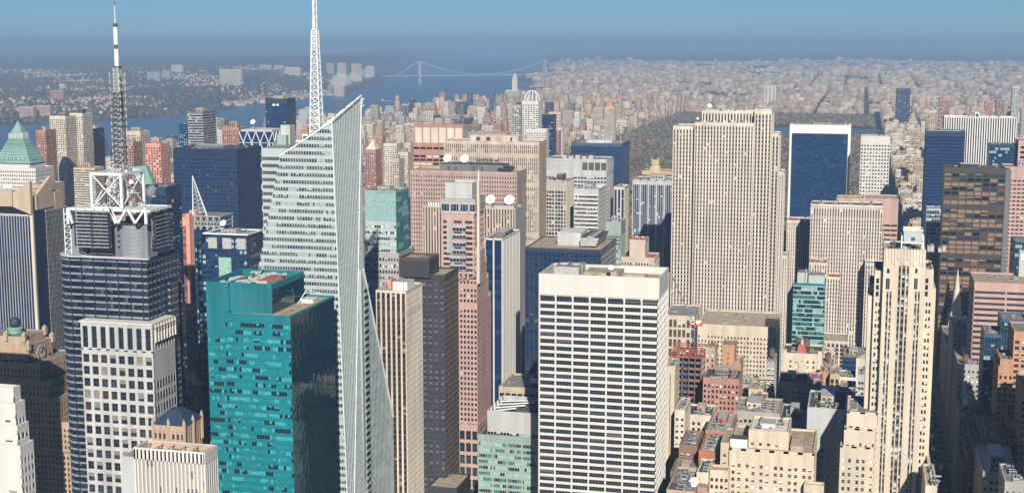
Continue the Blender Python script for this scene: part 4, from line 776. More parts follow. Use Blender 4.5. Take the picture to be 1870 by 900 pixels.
tower('pink_corner_tower', 'pink tower with one dark slot at the far right edge', 186.5, 230, 1790, 1830, 202, ST(bay=14, fl=6, pw=5, sh=3, wall='pink_granite', crown=4), 55, faces='SW', n=2, house=False)
tower('narrow_glass_tower', 'narrow blue glass tower on the right edge below the mauve tower', 132, 175, 1250, 1290, 150, ST(bay=2, fl=3.8, pw=.2, sh=1, pd=.2, sd=.1, wall='navy_metal', span='blue_panel', win=(('glass_navy', 3), ('glass_teal_dark', 3), ('glass_aqua', 2)), crown=1), 56, faces='SW', n=2, house=False)
tower('small_teal_block', 'small teal glass office block left of the bronze tower', 72, 88, 1560, 1585, 142, ST(bay=2.6, fl=4.6, pw=.3, sh=1, pd=.2, sd=.3, wall='white_glass', win=(('glass_teal_dark', 3), ('glass_green', 2)), crown=1.5), 57, n=1, house=False)
tower('cream_corner_building', 'cream stone corner building below the small teal block on the avenue', 72, 84, 1475, 1500, 118, ST(bay=3.4, wall='limestone_warm', crown=5), 58, faces='SW', n=2, house=False)
spk = ST(bay=30, fl=4.4, pw=1.2, sh=2.4, pd=.35, sd=.4, wall='pink_granite', win=(('glass_dark', 3), ('glass_slate', 1)), pb=0, crown=4.5)
t, fc, rnd = tower('pink_banded_building', 'pink granite office building with black ribbon windows, right edge', 88, 135, 1100, 1150, 139, spk, 59, keep=True, n=3, house=False, roof='roof_tan', faces='SW', alt={'W': dict(spk, bay=50, wall='rose_brick')})
b = MB(); b.box(124, 133, 1140, 1149, 138, 158, 'pale_grey', 'roof_white'); b.box(125, 132, 1139.8, 1140.2, 151, 156, 'white_paint'); t.part('roof_block', b); fc.finish()
sgl = ST(bay=2.1, fl=4, pw=.25, sh=.9, pd=.25, sd=.12, wall='steel_blue', span='blue_panel', win=(('glass_teal_dark', 3), ('glass_slate', 3), ('glass_aqua', 1)), pb=.08, blind='glass_aqua', crown=2)
tower('glass_office_building', 'blue-grey glass office building in front of the pink banded building, right', 84.5, 95.5, 955, 985, 128, sgl, 60, faces='SW', n=2, house=False)
tower('glass_office_building', 'taller blue-grey glass office building rising behind the orange brick tower, right', 95.6, 112, 965, 990, 137, sgl, 61, faces='SW', n=3, house=False)
sor = ST(bay=3.0, fl=3.6, pw=1.5, sh=1.6, pd=.4, sd=.35, wall='orange_brick', win=(('glass_dark', 3), ('glass_brown', 1)), pb=.3, crown=4)
tower('orange_brick_tower', 'orange-red brick tower with a sunlit stepped top, lower part in shadow, right edge', 84, 92.5, 850, 885, 130, sor, 62, faces='SW', n=1, house=False, tiers=[(85, 92, 852, 880, 134)])
tower('orange_brick_tower', 'taller orange brick wing with an ochre panel, at the very right edge', 92.6, 125, 858, 890, 150, dict(sor, bay=4.2), 63, faces='SW', n=2, house=False)
tower('grey_brick_tower', 'grey-brown brick tower in front of the orange brick tower, right edge', 92, 112, 800, 832, 131, dict(sor, wall='tan_brick', span='tan_brick'), 64, faces='SW', n=2, tanks=1, house=False)
# ================================================================== the slanted glass tower
t = T('slanted_glass_tower', 'tall pale glass tower with slanted crystalline top and white lattice spire', 'skyscraper', (-300, 766, 0)); fc = Fac(t); rnd = random.Random(70); FOOT.append((-375, -265, 724, 812))
YS = 730.
BRv = at(634, 900, YS); TLv = at(511, 285, YS); TRv = at(606, 222, YS); BR0 = TRv+(BRv-TRv)*(TRv.z/(TRv.z-BRv.z)); L2 = at(470, 497, YS)
BL0 = Vector((TLv.x+(L2.x-TLv.x)*(TLv.z)/(TLv.z-L2.z), YS, 0))
def rat(px, py): d = ray(px, py); return d.x/d.y
A_ = at(660, 175, 769.); nch = (BR0-TRv).cross(A_-TRv).normalized(); rr_ = ray(647.5, 900); cam_ = Vector((0, 0, CAMZ))
C1 = cam_+rr_*((TRv-cam_).dot(nch)/rr_.dot(nch)); C0 = A_+(C1-A_)*(A_.z/(A_.z-C1.z)); Xe = C0.x
Yn = Xe/rat(670, 900); Yf = Xe/rat(720, 900); N0 = Vector((Xe, Yn, 0)); print('slanted', BR0, C0, N0, Yf)
sb1 = ST(bay=1.6, fl=4.15, pw=.3, sh=2.1, pd=.3, sd=.2, wall='white_glass', win=(('glass_grey', 6), ('glass_pale', 1), ('glass_slate', 3)), pb=.12, blind='glass_pale', crown=2.5)
sb2 = ST(bay=2.1, fl=4.15, pw=.6, sh=.7, pd=.45, sd=.2, wall='white_glass', span='white_glass', win=(('glass_green', 3), ('glass_slate', 3), ('glass_grey', 2)), pb=.1, blind='glass_pale', crown=1)
sb3 = ST(bay=1.3, fl=4.15, pw=.4, sh=1.5, pd=.2, sd=.1, wall='white_glass', win=(('glass_grey', 3), ('glass_slate', 1), ('glass_pale', 2)), pb=.1, blind='glass_pale', crown=1)
# front face: lower trapezoid and upper screen
zc = TLv.z-6
fc.facet([BL0, BR0, TRv, TLv], (0, -1, 0), sb1, rnd)
nrm = (BR0-TRv).cross(A_-TRv); nrm = nrm if nrm.y < 0 or nrm.x > 0 else -nrm
fc.facet([TRv, BR0, C0, A_], nrm.normalized(), sb2, rnd)
n2 = (N0-C0).cross(A_-C0); n2 = n2 if n2.x > 0 else -n2
fc.facet([C0, N0, A_], n2.normalized(), sb3, rnd)
Zb1 = (ray(673, 492).z/ray(673, 492).y)*Yn+CAMZ; Zb2 = (ray(718, 760).z/ray(718, 760).y)*Yf+CAMZ
sb4 = dict(sb3, bay=2.4, pw=1., sh=1.)
fc.facet([(Xe+.1, Yn, 0), (Xe+.1, Yf, 0), (Xe+.1, Yf, Zb2), (Xe+.1, Yn, Zb1)], (1, 0, 0), sb4, rnd)
for k in range(46):                      # column of clear windows on the right side
    z = 12+k*4.15
    if z > Zb1-12: break
    b = MB(); ya = Yn+1.5; yb = ya+6.5; b.box(Xe-.5, Xe+.16, ya, yb, z, z+2.1, 'glass_dark'); b.box(Xe-.5, Xe+.2, ya-.3, yb+.3, z+2.1, z+4.1, 'white_glass'); t.part('window_bay', b)
def hull(pts, m, name='core'):
    import bmesh
    bm = bmesh.new(); [bm.verts.new(tuple(Vector(p)-Vector(t.o))) for p in pts]; bmesh.ops.convex_hull(bm, input=bm.verts); me = bpy.data.meshes.new(name); bm.to_mesh(me); bm.free(); me.materials.append(M[m]); o = link(bpy.data.objects.new(name, me), t.root); return o
i_ = Vector((.9, .9, 0))
core = hull([BL0+Vector((1, .75, 0)), BR0+Vector((-1.2, .9, 0)), C0+Vector((-1.6, .6, 0)), TRv+Vector((-.6, 1.1, -2)), TLv+Vector((1, .75, -3)), A_+Vector((-2.2, .5, -5)), N0+Vector((-1.6, 0, 0)), Vector((Xe-14, 797, 0)), Vector((BL0.x+1, 797, 0)), Vector((TLv.x+4, 794, TLv.z-22)), Vector((A_.x-8, 792, A_.z-45))], 'white_glass')
hull([(Xe-.8, Yn-2, 0), (Xe-.8, Yf, 0), (Xe-.8, Yf, Zb2-1), (Xe-.8, Yn-2, Zb1), (Xe-30, Yf, 0), (Xe-30, Yf, Zb2-1), (Xe-14, Yn, Zb1), (Xe-30, Yn, 0)], 'white_glass', 'rear_wing')
b = MB()                                 # edge beams
for p, q, r in ((TLv, TRv, .35), (TRv, A_, .45), (C0, A_, .3), (TRv, BR0, .25), (Vector((Xe, Yn, Zb1)), Vector((Xe, Yf, Zb2)), .5)): b.beam(p, q, r, 'white_steel')
t.part('edge_trim', b)
b = MB(); PL = at(480, 270, 755); b.box(PL.x, TLv.x+6, 753, 782, 0, PL.z, 'white_glass', 'roof_grey')
for k in range(42): z = PL.z-7-k*4.15; b.box(PL.x+.3, TLv.x+2, 752.85, 753.1, z, z+1.9, 'glass_grey')
t.part('side_wing', b)
b = MB(); q = at(516, 228, 787); b.box(q.x, q.x+6, 784, 792, TLv.z-20, q.z, 'pale_grey', 'roof_grey'); b.box(q.x-1, q.x+5, 780, 789, TLv.z-20, q.z-6, 'green_panel'); t.part('penthouse', b)
S0 = at(532, 290, 759); S1 = at(655, 190, 774)     # inner roof steel
b = MB()
for off, h0 in ((0, 0), (9, -1)):
    for k in range(22):
        f0, f1 = k/22, (k+1)/22; p = S0.lerp(S1, f0)+Vector((0, off, h0)); q = S0.lerp(S1, f1)+Vector((0, off, h0)); u_ = Vector((0, 0, 4))
        b.beam(p, q, .22, 'white_steel'); b.beam(p+u_, q+u_, .25, 'white_steel'); b.beam(p, q+u_, .14, 'white_steel'); b.beam(p, p+u_, .16, 'white_steel'); b.beam(p-Vector((0, 0, 14)), p, .2, 'white_steel')
for k in range(12): p = S0.lerp(S1, k/12); b.beam(p+Vector((0, 0, 2)), p+Vector((0, 9, 1)), .16, 'white_steel')
t.part('roof_truss', b)
for px, py in ((628, 205), (615, 214), (606, 219), (600, 226), (560, 245), (548, 256)):
    q = at(px, py, 777); b = MB(); b.box(q.x-2, q.x+1.5, 775, 780, q.z-7, q.z, 'white_steel', 'plant_metal'); b.box(q.x-1.5, q.x+1, 774.8, 775.2, q.z-3, q.z-1, 'plant_dark'); t.part('roof_plant', b)
sx = at(578.5, 240, 773).x; zb = at(578, 245, 773).z-14; zt = at(578, 55, 773).z; ztt = 374.
spire = []
b = MB(); C4 = [(-1, -1), (1, -1), (1, 1), (-1, 1)]
def lev(z): f = (z-zb)/(zt-zb); r = 3.5*(1-f)+1.5*f; return [Vector((sx+.2*f+a*r, 773+c*r, z)) for a, c in C4]
zs = [zb+(zt-zb)*k/19 for k in range(20)]
for z0, z1 in zip(zs, zs[1:]):
    P, Q = lev(z0), lev(z1)
    for k in range(4):
        b.beam(P[k], Q[k], .34, 'white_steel'); b.beam(Q[k], Q[(k+1) % 4], .17, 'white_steel')
        b.beam(P[k], Q[(k+1) % 4], .15, 'white_steel'); b.beam(P[(k+1) % 4], Q[k], .15, 'white_steel')
sp_ = t.part('spire', b, label='white steel lattice spire')
b = MB(); b.cyl(sx-.6, 773, zt-12, zt+6, .95, 'white_steel', 10); b.cyl(sx-.6, 773, zt+6, ztt, .75, 'white_steel', 10, r2=.3)
for k in range(6): z = zt+k*4.6; b.beam((sx-.6, 773, z), (sx+1.5, 773, z+4.6), .12, 'white_steel'); b.beam((sx+1.5, 773, z), (sx+1.4, 773, z+4.6), .22, 'white_steel')
t.part('spire_tip', b, parent=sp_); fc.finish()

# ================================================================== the mast tower with scaffold crown (left)
t = T('mast_topped_tower', 'dark glass and white stone tower with steel frames, cube truss and a tall broadcast mast', 'skyscraper', (-410, 715, 0)); fc = Fac(t); rnd = random.Random(71); FOOT.append((-450, -375, 685, 745))
scs = ST(bay=5.6, fl=7.0, pw=1.8, sh=2.2, pd=.7, sd=.6, wall='white_stone', win=(('glass_dark', 3), ('glass_slate', 2), ('glass_brown', 1)), pb=.25, blind='blind_dim', crown=15.5)
scw = dict(scs, wall='pale_grey', span='pale_grey')
scg = ST(bay=1.9, fl=4., pw=.12, sh=1.1, pd=.2, sd=.3, wall='navy_metal', span='steel_grey', win=(('glass_dark', 5), ('glass_slate', 3)), pb=.06, blind='glass_grey', crown=1, major=4, mpw=.7, mpd=.5)
block(fc, -427, -382, 690, 716, 0, 148, dict(scw, crown=1.2), rnd, 'SE', alt={'E': dict(scw, bay=3.3, pw=.9, pd=.2, sd=.15)}, roof='roof_grey', para=.6)
block(fc, -427, -382, 690, 716, 147, 163, ST(bay=5.6, fl=13, pw=2.3, sh=.6, pd=.9, sd=.6, wall='pale_grey', win=(('glass_dark', 1),), pb=0, crown=1.6), rnd, 'SE', alt={'E': ST(bay=3.3, fl=13, pw=1.4, sh=.6, pd=.3, sd=.2, wall='pale_grey', win=(('glass_dark', 1),), pb=0, crown=1.6)}, para=0)
fc.wall.box(-427.5, -381.5, 689.6, 716, 163, 164, 'white_stone')
for k in range(8): b = MB(); y = 692+k*3.3; b.box(-381.6, -380.6, y, y+.5, 153, 163, 'white_stone'); b.box(-381.6, -380.2, y-.2, y+.7, 160.5, 161.5, 'shade_grey'); t.part('bracket', b)
block(fc, -436.5, -387, 697, 735, 0, 199, scg, rnd, 'SE', alt={'E': dict(scg, bay=5, major=1, mpw=.9, mpd=.5)}, roof='roof_grey')
block(fc, -386.9, -384, 717, 727, 0, 184, dict(scg, bay=4, major=2, mpw=1, mpd=.7), rnd, 'SE')
pts = []                                 # rounded left corner
for k in range(6): a = math.pi/2*k/5; pts.append((-436.6-10*math.sin(a), 707-10*math.cos(a)))
for (xa, ya), (xb, yb) in zip(pts, pts[1:]):
    fc.facet([(xb, yb, 0), (xa, ya, 0), (xa, ya, 199), (xb, yb, 199)], (ya-yb, xb-xa, 0) if (xb-xa) < 0 else (yb-ya, xa-xb, 0), dict(scg, bay=3, major=0, sd=.5), rnd)
fc.wall.cyl(-436.6, 707, 0, 199, 9.2, 'navy_metal', 20)
b = MB(); b.cyl(-436.6, 707, 199, 200, 10.3, 'pale_grey', 24); b.box(-436.5, -386.5, 696.6, 699, 199, 200, 'pale_grey'); t.part('ledge', b)
zd = at(235, 409, 705).z
def drum(px0, px1, Y, z0, z1):
    a = at(px0, 430, Y).x; c = at(px1, 430, Y).x; r = (c-a)/2; b = MB()
    n_ = 8; h = (z1-z0)/n_
    for k in range(n_): b.cyl((a+c)/2, Y+r, z0+k*h, z0+(k+1)*h-.12, r, 'steel_grey', 32, cap='galvanised'); b.cyl((a+c)/2, Y+r, z0+(k+1)*h-.12, z0+(k+1)*h, r*.99, 'plant_dark', 32)
    d = t.part('drum', b)
    for k in range(4): m_ = MB(); x = (a+c)/2-r*.72; y = Y+r-r*.7; m_.box(x-1., x+1.8, y-.25, y+.4, z0+5+k*3.2, z0+6+k*3.2, 'glass_dark'); t.part('louvre', m_, parent=d)
drum(205, 262, 699, 199.5, zd); drum(119, 152, 699.5, 199.5, zd-1)
b = MB(); q = at(262, 410, 700); b.box(q.x, q.x+2.2, 700, 712, 199.5, zd, 'steel_grey'); b.box(-426, -406, 702, 732, 199, zd-2, 'shade_grey', 'roof_grey'); b.box(-410, -390, 715, 734, 199, zd+3, 'galvanised'); t.part('penthouse', b)
def sign_frame(P, u, W_, z0, z1, nm='sign_frame'):
    b = MB(); n_ = 10
    P = Vector(P); u = Vector(u)
    for k in range(n_+1): z = z0+(z1-z0)*k/n_; b.beam(P+Vector((0, 0, z)), P+u*W_+Vector((0, 0, z)), .3, 'steel_grey'); b.beam(P+Vector((0, 0, z))+u.cross(Vector((0, 0, 1)))*-2, P+u*W_+Vector((0, 0, z))+u.cross(Vector((0, 0, 1)))*-2, .15, 'galvanised')
    for f in (0, .5, 1): b.beam(P+u*W_*f+Vector((0, 0, z0)), P+u*W_*f+Vector((0, 0, z1)), .35, 'navy_metal')
    for k in range(5): f0, f1 = k/5, (k+1)/5; q_ = u.cross(Vector((0, 0, 1)))*-2; b.beam(P+u*W_*f0+q_+Vector((0, 0, z0)), P+u*W_*f1+q_+Vector((0, 0, z1)), .12, 'galvanised'); b.beam(P+u*W_*f1+q_+Vector((0, 0, z0)), P+u*W_*f0+q_+Vector((0, 0, z1)), .12, 'galvanised')
    bb = P+u.cross(Vector((0, 0, 1)))*-2.2; o2 = Vector(bb)
    b.quad(o2+Vector((0, 0, z0)), o2+u*W_+Vector((0, 0, z0)), o2+u*W_+Vector((0, 0, z1)), o2+Vector((0, 0, z1)), 'plant_dark')
    t.part(nm, b)
za, zb_ = at(140, 450, 692).z, at(140, 386, 692).z
xa, xb = at(137, 420, 692).x, at(199, 420, 692).x
sign_frame((xa, 692, 0), (1, 0, 0), xb-xa, za, zb_)
sign_frame((-385., 702, 0), (0, 1, 0), 18, za-1, zb_+1); 
b = MB()                                 # left truss post
for k in range(8):
    z = 199+k*3.4; x = at(118, 420, 700).x
    b.beam((x, 700, z), (x, 700, z+3.4), .25, 'white_steel'); b.beam((x+4, 700, z), (x+4, 700, z+3.4), .25, 'white_steel'); b.beam((x, 700, z), (x+4, 700, z+3.4), .15, 'white_steel'); b.beam((x, 700, z), (x+4, 700, z), .15, 'white_steel'); b.beam((x, 715, z), (x, 700, z+3.4), .15, 'white_steel')
t.part('truss_post', b)
zp = at(210, 378, 705).z
X0p, X1p = at(122, 378, 695).x, at(281, 378, 700).x
b = MB(); ring(b, X0p, X1p, 695, 721, zp-1.2, zp, 1.2, 'white_steel')
for k in range(1, 9): x = X0p+(X1p-X0p)*k/9; b.beam((x, 695, zp-.6), (x, 721, zp-.6), .35, 'white_steel')
for k in range(1, 6): y = 695+26*k/6; b.beam((X0p, y, zp-.5), (X1p, y, zp-.5), .3, 'galvanised')
b.box(X0p+5, X1p-5, 699, 718, zp-1.6, zp-1.3, 'pale_grey'); t.part('roof_deck', b)
for px, px2 in ((124, 133), (200, 216), (232, 216), (232, 247), (266, 247), (201, 211)):
    b = MB(); p = at(px, 380, 694.5); q = at(px2, 408, 694.5); b.beam(p, q, .55, 'white_steel'); t.part('diagonal_strut', b)
for px in (124, 266): b = MB(); p = at(px, 380, 694.5); b.beam(p, p-Vector((0, 0, 9)), .7, 'white_steel'); t.part('post', b)
cx0, cx1 = at(168, 350, 700).x, at(222, 350, 700).x; cw = cx1-cx0; zq = at(195, 318, 700).z; CY = 700
b = MB()
cor = [(cx0, CY), (cx1, CY), (cx1, CY+cw*1.35), (cx0, CY+cw*1.35)]
for (x, y) in cor: b.beam((x, y, zp), (x, y, zq), .7, 'white_steel')
for k in range(4):
    (x, y), (x2, y2) = cor[k], cor[(k+1) % 4]; b.beam((x, y, zq), (x2, y2, zq), .75, 'white_steel'); b.beam((x, y, zp), (x2, y2, zp), .6, 'white_steel')
    b.beam((x, y, zp), (x2, y2, zq), .28, 'white_steel'); b.beam((x, y, zq), (x2, y2, zp), .28, 'white_steel')
t.part('cube_truss', b)
mx_, my_ = (cx0+cx1)/2+3.2, CY+cw*.6
b = MB()
def mast_seg(b, z0, z1, r0, r1, n_, m='plant_dark', rr=.3):
    for k in range(n_):
        fa, fb = k/n_, (k+1)/n_; ra = r0+(r1-r0)*fa; rb = r0+(r1-r0)*fb; zA = z0+(z1-z0)*fa; zB = z0+(z1-z0)*fb
        P = [Vector((mx_+a*ra, my_+c*ra, zA)) for a, c in C4]; Q = [Vector((mx_+a*rb, my_+c*rb, zB)) for a, c in C4]
        for i in range(4): b.beam(P[i], Q[i], rr, m); b.beam(P[i], Q[(i+1) % 4], rr*.5, 'galvanised'); b.beam(P[(i+1) % 4], Q[i], rr*.5, m); b.beam(Q[i], Q[(i+1) % 4], rr*.6, 'galvanised')
zf = lambda py: CAMZ+ray(205, py).z/ray(205, py).y*my_
mast_seg(b, zp, zf(300), 5.2, 3.2, 4, 'galvanised', .28); mast_seg(b, zf(300), zf(215), 2.4, 2.2, 9); mast_seg(b, zf(215), zf(168), 1.7, 1.7, 6); mast_seg(b, zf(168), zf(122), 1.5, 1.4, 7, 'galvanised')
ms = t.part('mast', b, label='tall broadcast mast with white sleeves')
b = MB(); b.cyl(mx_, my_, zf(122), zf(121), 2.6, 'plant_dark', 12); b.cyl(mx_, my_, zf(121), zf(90), 1.25, 'dish_white', 12); b.cyl(mx_, my_, zf(90), zf(82), .9, 'plant_dark', 10); b.cyl(mx_, my_, zf(82), zf(50), 1.25, 'dish_white', 12); b.cyl(mx_, my_, zf(50), zf(43), 1.3, 'plant_dark', 10); b.cyl(mx_, my_, zf(43), zf(10), .5, 'pale_grey', 8, r2=.3); b.cyl(mx_, my_, zf(10), zf(3), .3, 'plant_dark', 6)
t.part('mast_sleeve', b, parent=ms)
for k in range(14):                       # ring-mounted aerials
    b = MB(); z = zf(300)+k*(zf(125)-zf(300))/14
    for a in range(4): x = mx_+3*C4[a][0]; y = my_+3*C4[a][1]; b.beam((mx_, my_, z), (x, y, z), .1, 'galvanised'); b.box(x-.25, x+.25, y-.25, y+.25, z-1, z+1.3, 'galvanised')
    t.part('antenna', b, parent=ms)
for k, (dx, dy, z, r) in enumerate([(-6, -2, 5, 1.8), (5, -3, 8, 2), (-3, -4, 12, 1.4), (2, -4, 3, 1.6), (-7, -3, 9, 1.2), (6, 0, 14, 1.3), (-5, 1, 19, 1.2), (4, -2, 20, 1)]): b = MB(); b.dish((mx_+dx, my_+dy, zp+z), (rnd.uniform(-.6, .6), -1, .1), r, 'dish_white', 'plant_metal'); t.part('dish', b)
b = MB()
for k in range(26): x = mx_+rnd.uniform(-7, 7); y = my_+rnd.uniform(-6, 6); z = zp+rnd.uniform(0, 26); b.beam((x, y, z), (x+rnd.uniform(-4, 4), y+rnd.uniform(-4, 4), z+rnd.uniform(-1, 4)), .15, rnd.choice(('galvanised', 'white_steel', 'plant_dark')))
for k in range(12): x = mx_+rnd.uniform(-9, 9); b.box(x, x+rnd.uniform(.6, 2), my_-4, my_, zp, zp+rnd.uniform(1, 4), 'plant_metal')
t.part('mast_equipment', b)
x = at(266, 378, 700).x; b = MB(); b.cyl(x, 700, zp, zp+8, .15, 'plant_dark', 6); b.beam((x-1.5, 700, zp+4), (x+1.5, 700, zp+4), .1, 'plant_dark'); t.part('antenna', b)
fc.finish()
b = MB(); 
tower('green_roofed_building', 'dark building with a slanted green panel roof behind the cube truss', at(258, 350, 1004).x, at(303, 350, 1004).x, 1004, 1030, at(280, 341, 1004).z, ST(wall='slate_blue', bay=4, win=(('glass_navy', 1),), crown=6), 73, n=2, house=False)
t = T('slanted_roof_screen', 'slanted green panel screen on the dark building behind the cube truss', 'roof screen', (-545, 1000, 178)); b = MB(); P = [at(236, 306, 1002), at(265, 302, 1002), at(280, 336, 1002), at(258, 338, 1002)]; b.poly(P, 'copper_green'); Q = [p+Vector((0, 6, -1)) for p in P]
for k in range(4): b.quad(P[k], P[(k+1) % 4], Q[(k+1) % 4], Q[k], 'copper_green')
b.poly(Q[::-1], 'copper_green'); b.beam(P[3], P[3]-Vector((0, 0, 6)), .5, 'plant_dark'); b.beam(P[2], P[2]-Vector((0, 0, 6)), .5, 'plant_dark'); t.part('panel', b)

# ================================================================== the tall cream stepped tower (right)
t = T('stepped_tower', 'tall cream stepped tower with dark vertical window strips beside the avenue, right foreground', 'skyscraper', (20, 735, 0)); fc = Fac(t); rnd = random.Random(80); FOOT.append((-30, 45, 700, 775))
base5 = ST(bay=2.6, fl=3.75, pw=1.35, sh=1.75, pd=.5, sd=.47, wall='limestone_warm', win=(('glass_dark', 3), ('glass_brown', 2)), pb=.45, blind='blind_white', crown=6)
strip5 = ST(bay=2.25, fl=3.75, pw=.62, sh=1.35, pd=.75, sd=.15, wall='limestone_warm', span='shade_grey', win=(('glass_dark', 4), ('glass_brown', 2)), pb=.35, blind='blind', crown=.01)
def zone(px0, px1, pyt, Y, ncol, st=strip5, pyref=600, zlow=0.):
    x0, x1 = at(px0, pyref, Y).x, at(px1, pyref, Y).x; z = at((px0+px1)/2, pyt, Y).z; s_ = dict(st, bay=(x1-x0)/ncol); fc.facet([(x0, Y, zlow), (x1, Y, zlow), (x1, Y, z), (x0, Y, z)], (0, -1, 0), s_, rnd); return x0, x1, z
def mass5(px0, px1, pyt, Y, Yb, zones, para=1., zt=None):
    x0 = at(px0, 600, Y).x; x1 = at(px1, 600, Y).x; z = at((px0+px1)/2, pyt, Y).z; cur = x0; zr = z-para
    fc.wall.box(x0, x1, Y+1.1, Yb, 0, zr, 'limestone_warm', 'roof_tan'); ring(fc.wall, x0+.02, x1-.02, Y+1.12, Yb-.02, zr-.1, z-.01, .8, 'limestone_warm')
    for (a, c, top, nc, *st) in zones:
        u0, u1, zt_ = zone(a, c, top, Y+.02, nc, *(st or [strip5])); fc.wall.box(cur, u0, Y-.02, Y+1.1, 0, z, 'limestone_warm'); fc.wall.box(u0, u1, Y-.01, Y+1.1, zt_, z, 'limestone_warm'); cur = u1
    fc.wall.box(cur, x1, Y-.02, Y+1.1, 0, z, 'limestone_warm'); return x0, x1, z
c0, c1, cz = mass5(1609, 1685, 456, 720, 752, [(1613.5, 1628.5, 532, 2), (1634, 1658.5, 485, 3), (1665, 1680, 532, 2)])
pun = dict(base5, crown=.3, pw=.55, sh=1.75, pb=.4)
mass5(1593.5, 1608.8, 494, 724, 756, [(1594.6, 1607.8, 545, 2, pun)]); mass5(1685.2, 1700.5, 492, 724, 756, [(1686.2, 1699.4, 545, 2, pun)])
for a_ in (1600, 1690):
    for q_ in range(3): b = MB(); x0, x1 = at(a_, 520, 723.9).x, at(a_+5, 520, 723.9).x; z1 = at(a_, 508+q_*12, 723.9).z; b.box(x0, x1, 723.7, 723.96, z1-2.4, z1, 'glass_dark'); t.part('window', b)
mass5(1583, 1593.4, 540, 727, 758, []); mass5(1700.2, 1706, 527, 727, 758, [])
for (a, c, y0) in ((1615, 1627.5, 508), (1666.5, 1678.5, 508)):
    x0, x1 = at(a+3, 520, 719.9).x, at(c-3, 520, 719.9).x; z0, z1 = at(a, 527, 719.9).z, at(a, 508, 719.9).z; b = MB(); b.box(x0, x1, 719.6, 719.97, z0, z1, 'glass_dark'); b.box((x0+x1)/2-.1, (x0+x1)/2+.1, 719.5, 719.7, z0, z1, 'copper_green'); t.part('tall_window', b)
    z0, z1 = at(a, 498, 719.9).z, at(a, 490, 719.9).z; b = MB(); b.box(x0+.3, x1-.3, 719.6, 719.97, z0, z1, 'glass_dark'); t.part('tall_window', b)
for k in range(13): b = MB(); x = c0+.8+k*(c1-c0-2.2)/12; h = (6, 3, 5)[k % 3]; b.box(x, x+.7, 719.5, 719.97, cz-h-2, cz+.6, 'limestone_pale'); t.part('crest_rib', b)
b = MB(); b.box(1.5+c0*.0+c0+5, c1-8, 722, 735, cz-.9, cz-.2, 'roof_grey')
for x in (c0+8.5, c0+19): b.beam((x, 723, cz-1), (x, 723, cz+7), .3, 'white_steel'); b.beam((x, 733, cz-1), (x, 733, cz+7), .3, 'white_steel')
ring(b, c0+8, c0+19.5, 722.5, 733.5, cz+3, cz+3.5, .5, 'white_steel'); b.box(c0+9.5, c0+18.5, 724, 733, cz+3.5, cz+9, 'white_glass', 'roof_white'); b.box(c0+13, c0+15, 723.9, 724.1, cz+4.2, cz+6, 'plant_dark'); ring(b, c0+9, c0+18.8, 723.7, 733.4, cz+9, cz+10.2, .3, 'limestone_pale'); t.part('rooftop_tower', b)
for k in range(9): b = MB(); x = c0+1+rnd.uniform(0, 28); b.box(x, x+1.5, 722+rnd.random()*4, 727+rnd.random()*4, cz-1, cz+rnd.uniform(.5, 3), rnd.choice(('plant_metal', 'plant_dark', 'galvanised'))); t.part('roof_unit', b)
b = MB(); b.cyl(c1-3, 735, cz, cz+9, .15, 'white_steel', 5); t.part('antenna', b)
# lower shoulders on the left
sh5 = dict(base5, bay=3.5, pw=1.5, major=2, mpw=2.6, mpd=.5, pb=.35)
def shoulder(px0, px1, pyt, Y, Yb, st=sh5):
    x0 = at(px0, 800, Y).x; x1 = at(px1, 800, Y).x; z = at((px0+px1)/2, pyt, Y).z; block(fc, x0, x1, Y, Yb, 0, z, st, rnd, 'SE', roof='roof_grey', para=.8); return x0, x1, z
shoulder(1545, 1602, 752, 716, 750); shoulder(1547, 1565, 747, 722, 745); shoulder(1535, 1598, 815, 710, 760, dict(sh5, crown=5)); shoulder(1541, 1600, 782, 713, 755)
shoulder(1577.5, 1588, 517, 735, 760, dict(sh5, bay=30, crown=140)); shoulder(1697, 1703, 850, 708, 760, dict(sh5, bay=30))
fc.finish()
q = at(1546, 748, 705)
# ================================================================== low-rise cluster between the avenues
PUN = lambda wl, bay=3.4, pw=1.8, sh=1.9, pb=.35, crown=3, fl=3.7, blind='blind_white', **k: ST(bay=bay, fl=fl, pw=pw, sh=sh, pd=.4, sd=.37, wall=wl, pb=pb, crown=crown, blind=blind, win=(('glass_dark', 3), ('glass_brown', 2)), **k)
def lot(name, label, xl, xr, yt, Y, dep, st, seed, roof='roof_tan', tanks=0, n=5, house=True, hm='tan_concrete', hh=3.5, cat='building', extra=None, group=None, faces='SE', rb=None):
    x0, x1 = at(xl, yt, Y).x, at(xr, yt, Y).x; z = at((xl+xr)/2, yt, Y).z
    r = tower(name, label, x0, x1, Y, Y+dep, z, st, seed, faces=faces, roof=roof, tanks=(tanks or (1 if Y < 1100 and n > 2 else 0)), n=(n*2+6 if Y < 1200 and n else n), house=house, hm=hm, hh=hh, cat=cat, keep=bool(extra), group=group)
    if extra: extra(r[0], r[1], r[2], x0, x1, Y, Y+dep, z); r[1].finish(); return r[0]
    return r
def ex_beige(t, fc, rnd, x0, x1, y0, y1, z):
    a, c = at(1367, 790, 706).x, at(1441, 790, 706).x; zt_ = at(1400, 786, 706).z; block(fc, a, c, 706, 735, z-1.2, zt_, PUN('cream_brick', 4.3, 2.6, 2.2, .6, 4.5), rnd, roof='roof_white'); rooftop(t, a+2, c-2, 709, 732, zt_-1.1, rnd, 8, hm='roof_white', hh=2)
    b = MB(); b.box(at(1334, 800, 705).x, at(1365, 800, 705).x, 704, 712, z-1, z+3.6, 'white_paint', 'roof_dark'); t.part('white_shed', b)
    b = MB(); b.box(c+1, x1-6, 704, 728, z-1, z+2.2, 'tan_concrete', 'roof_tan'); t.part('penthouse', b)
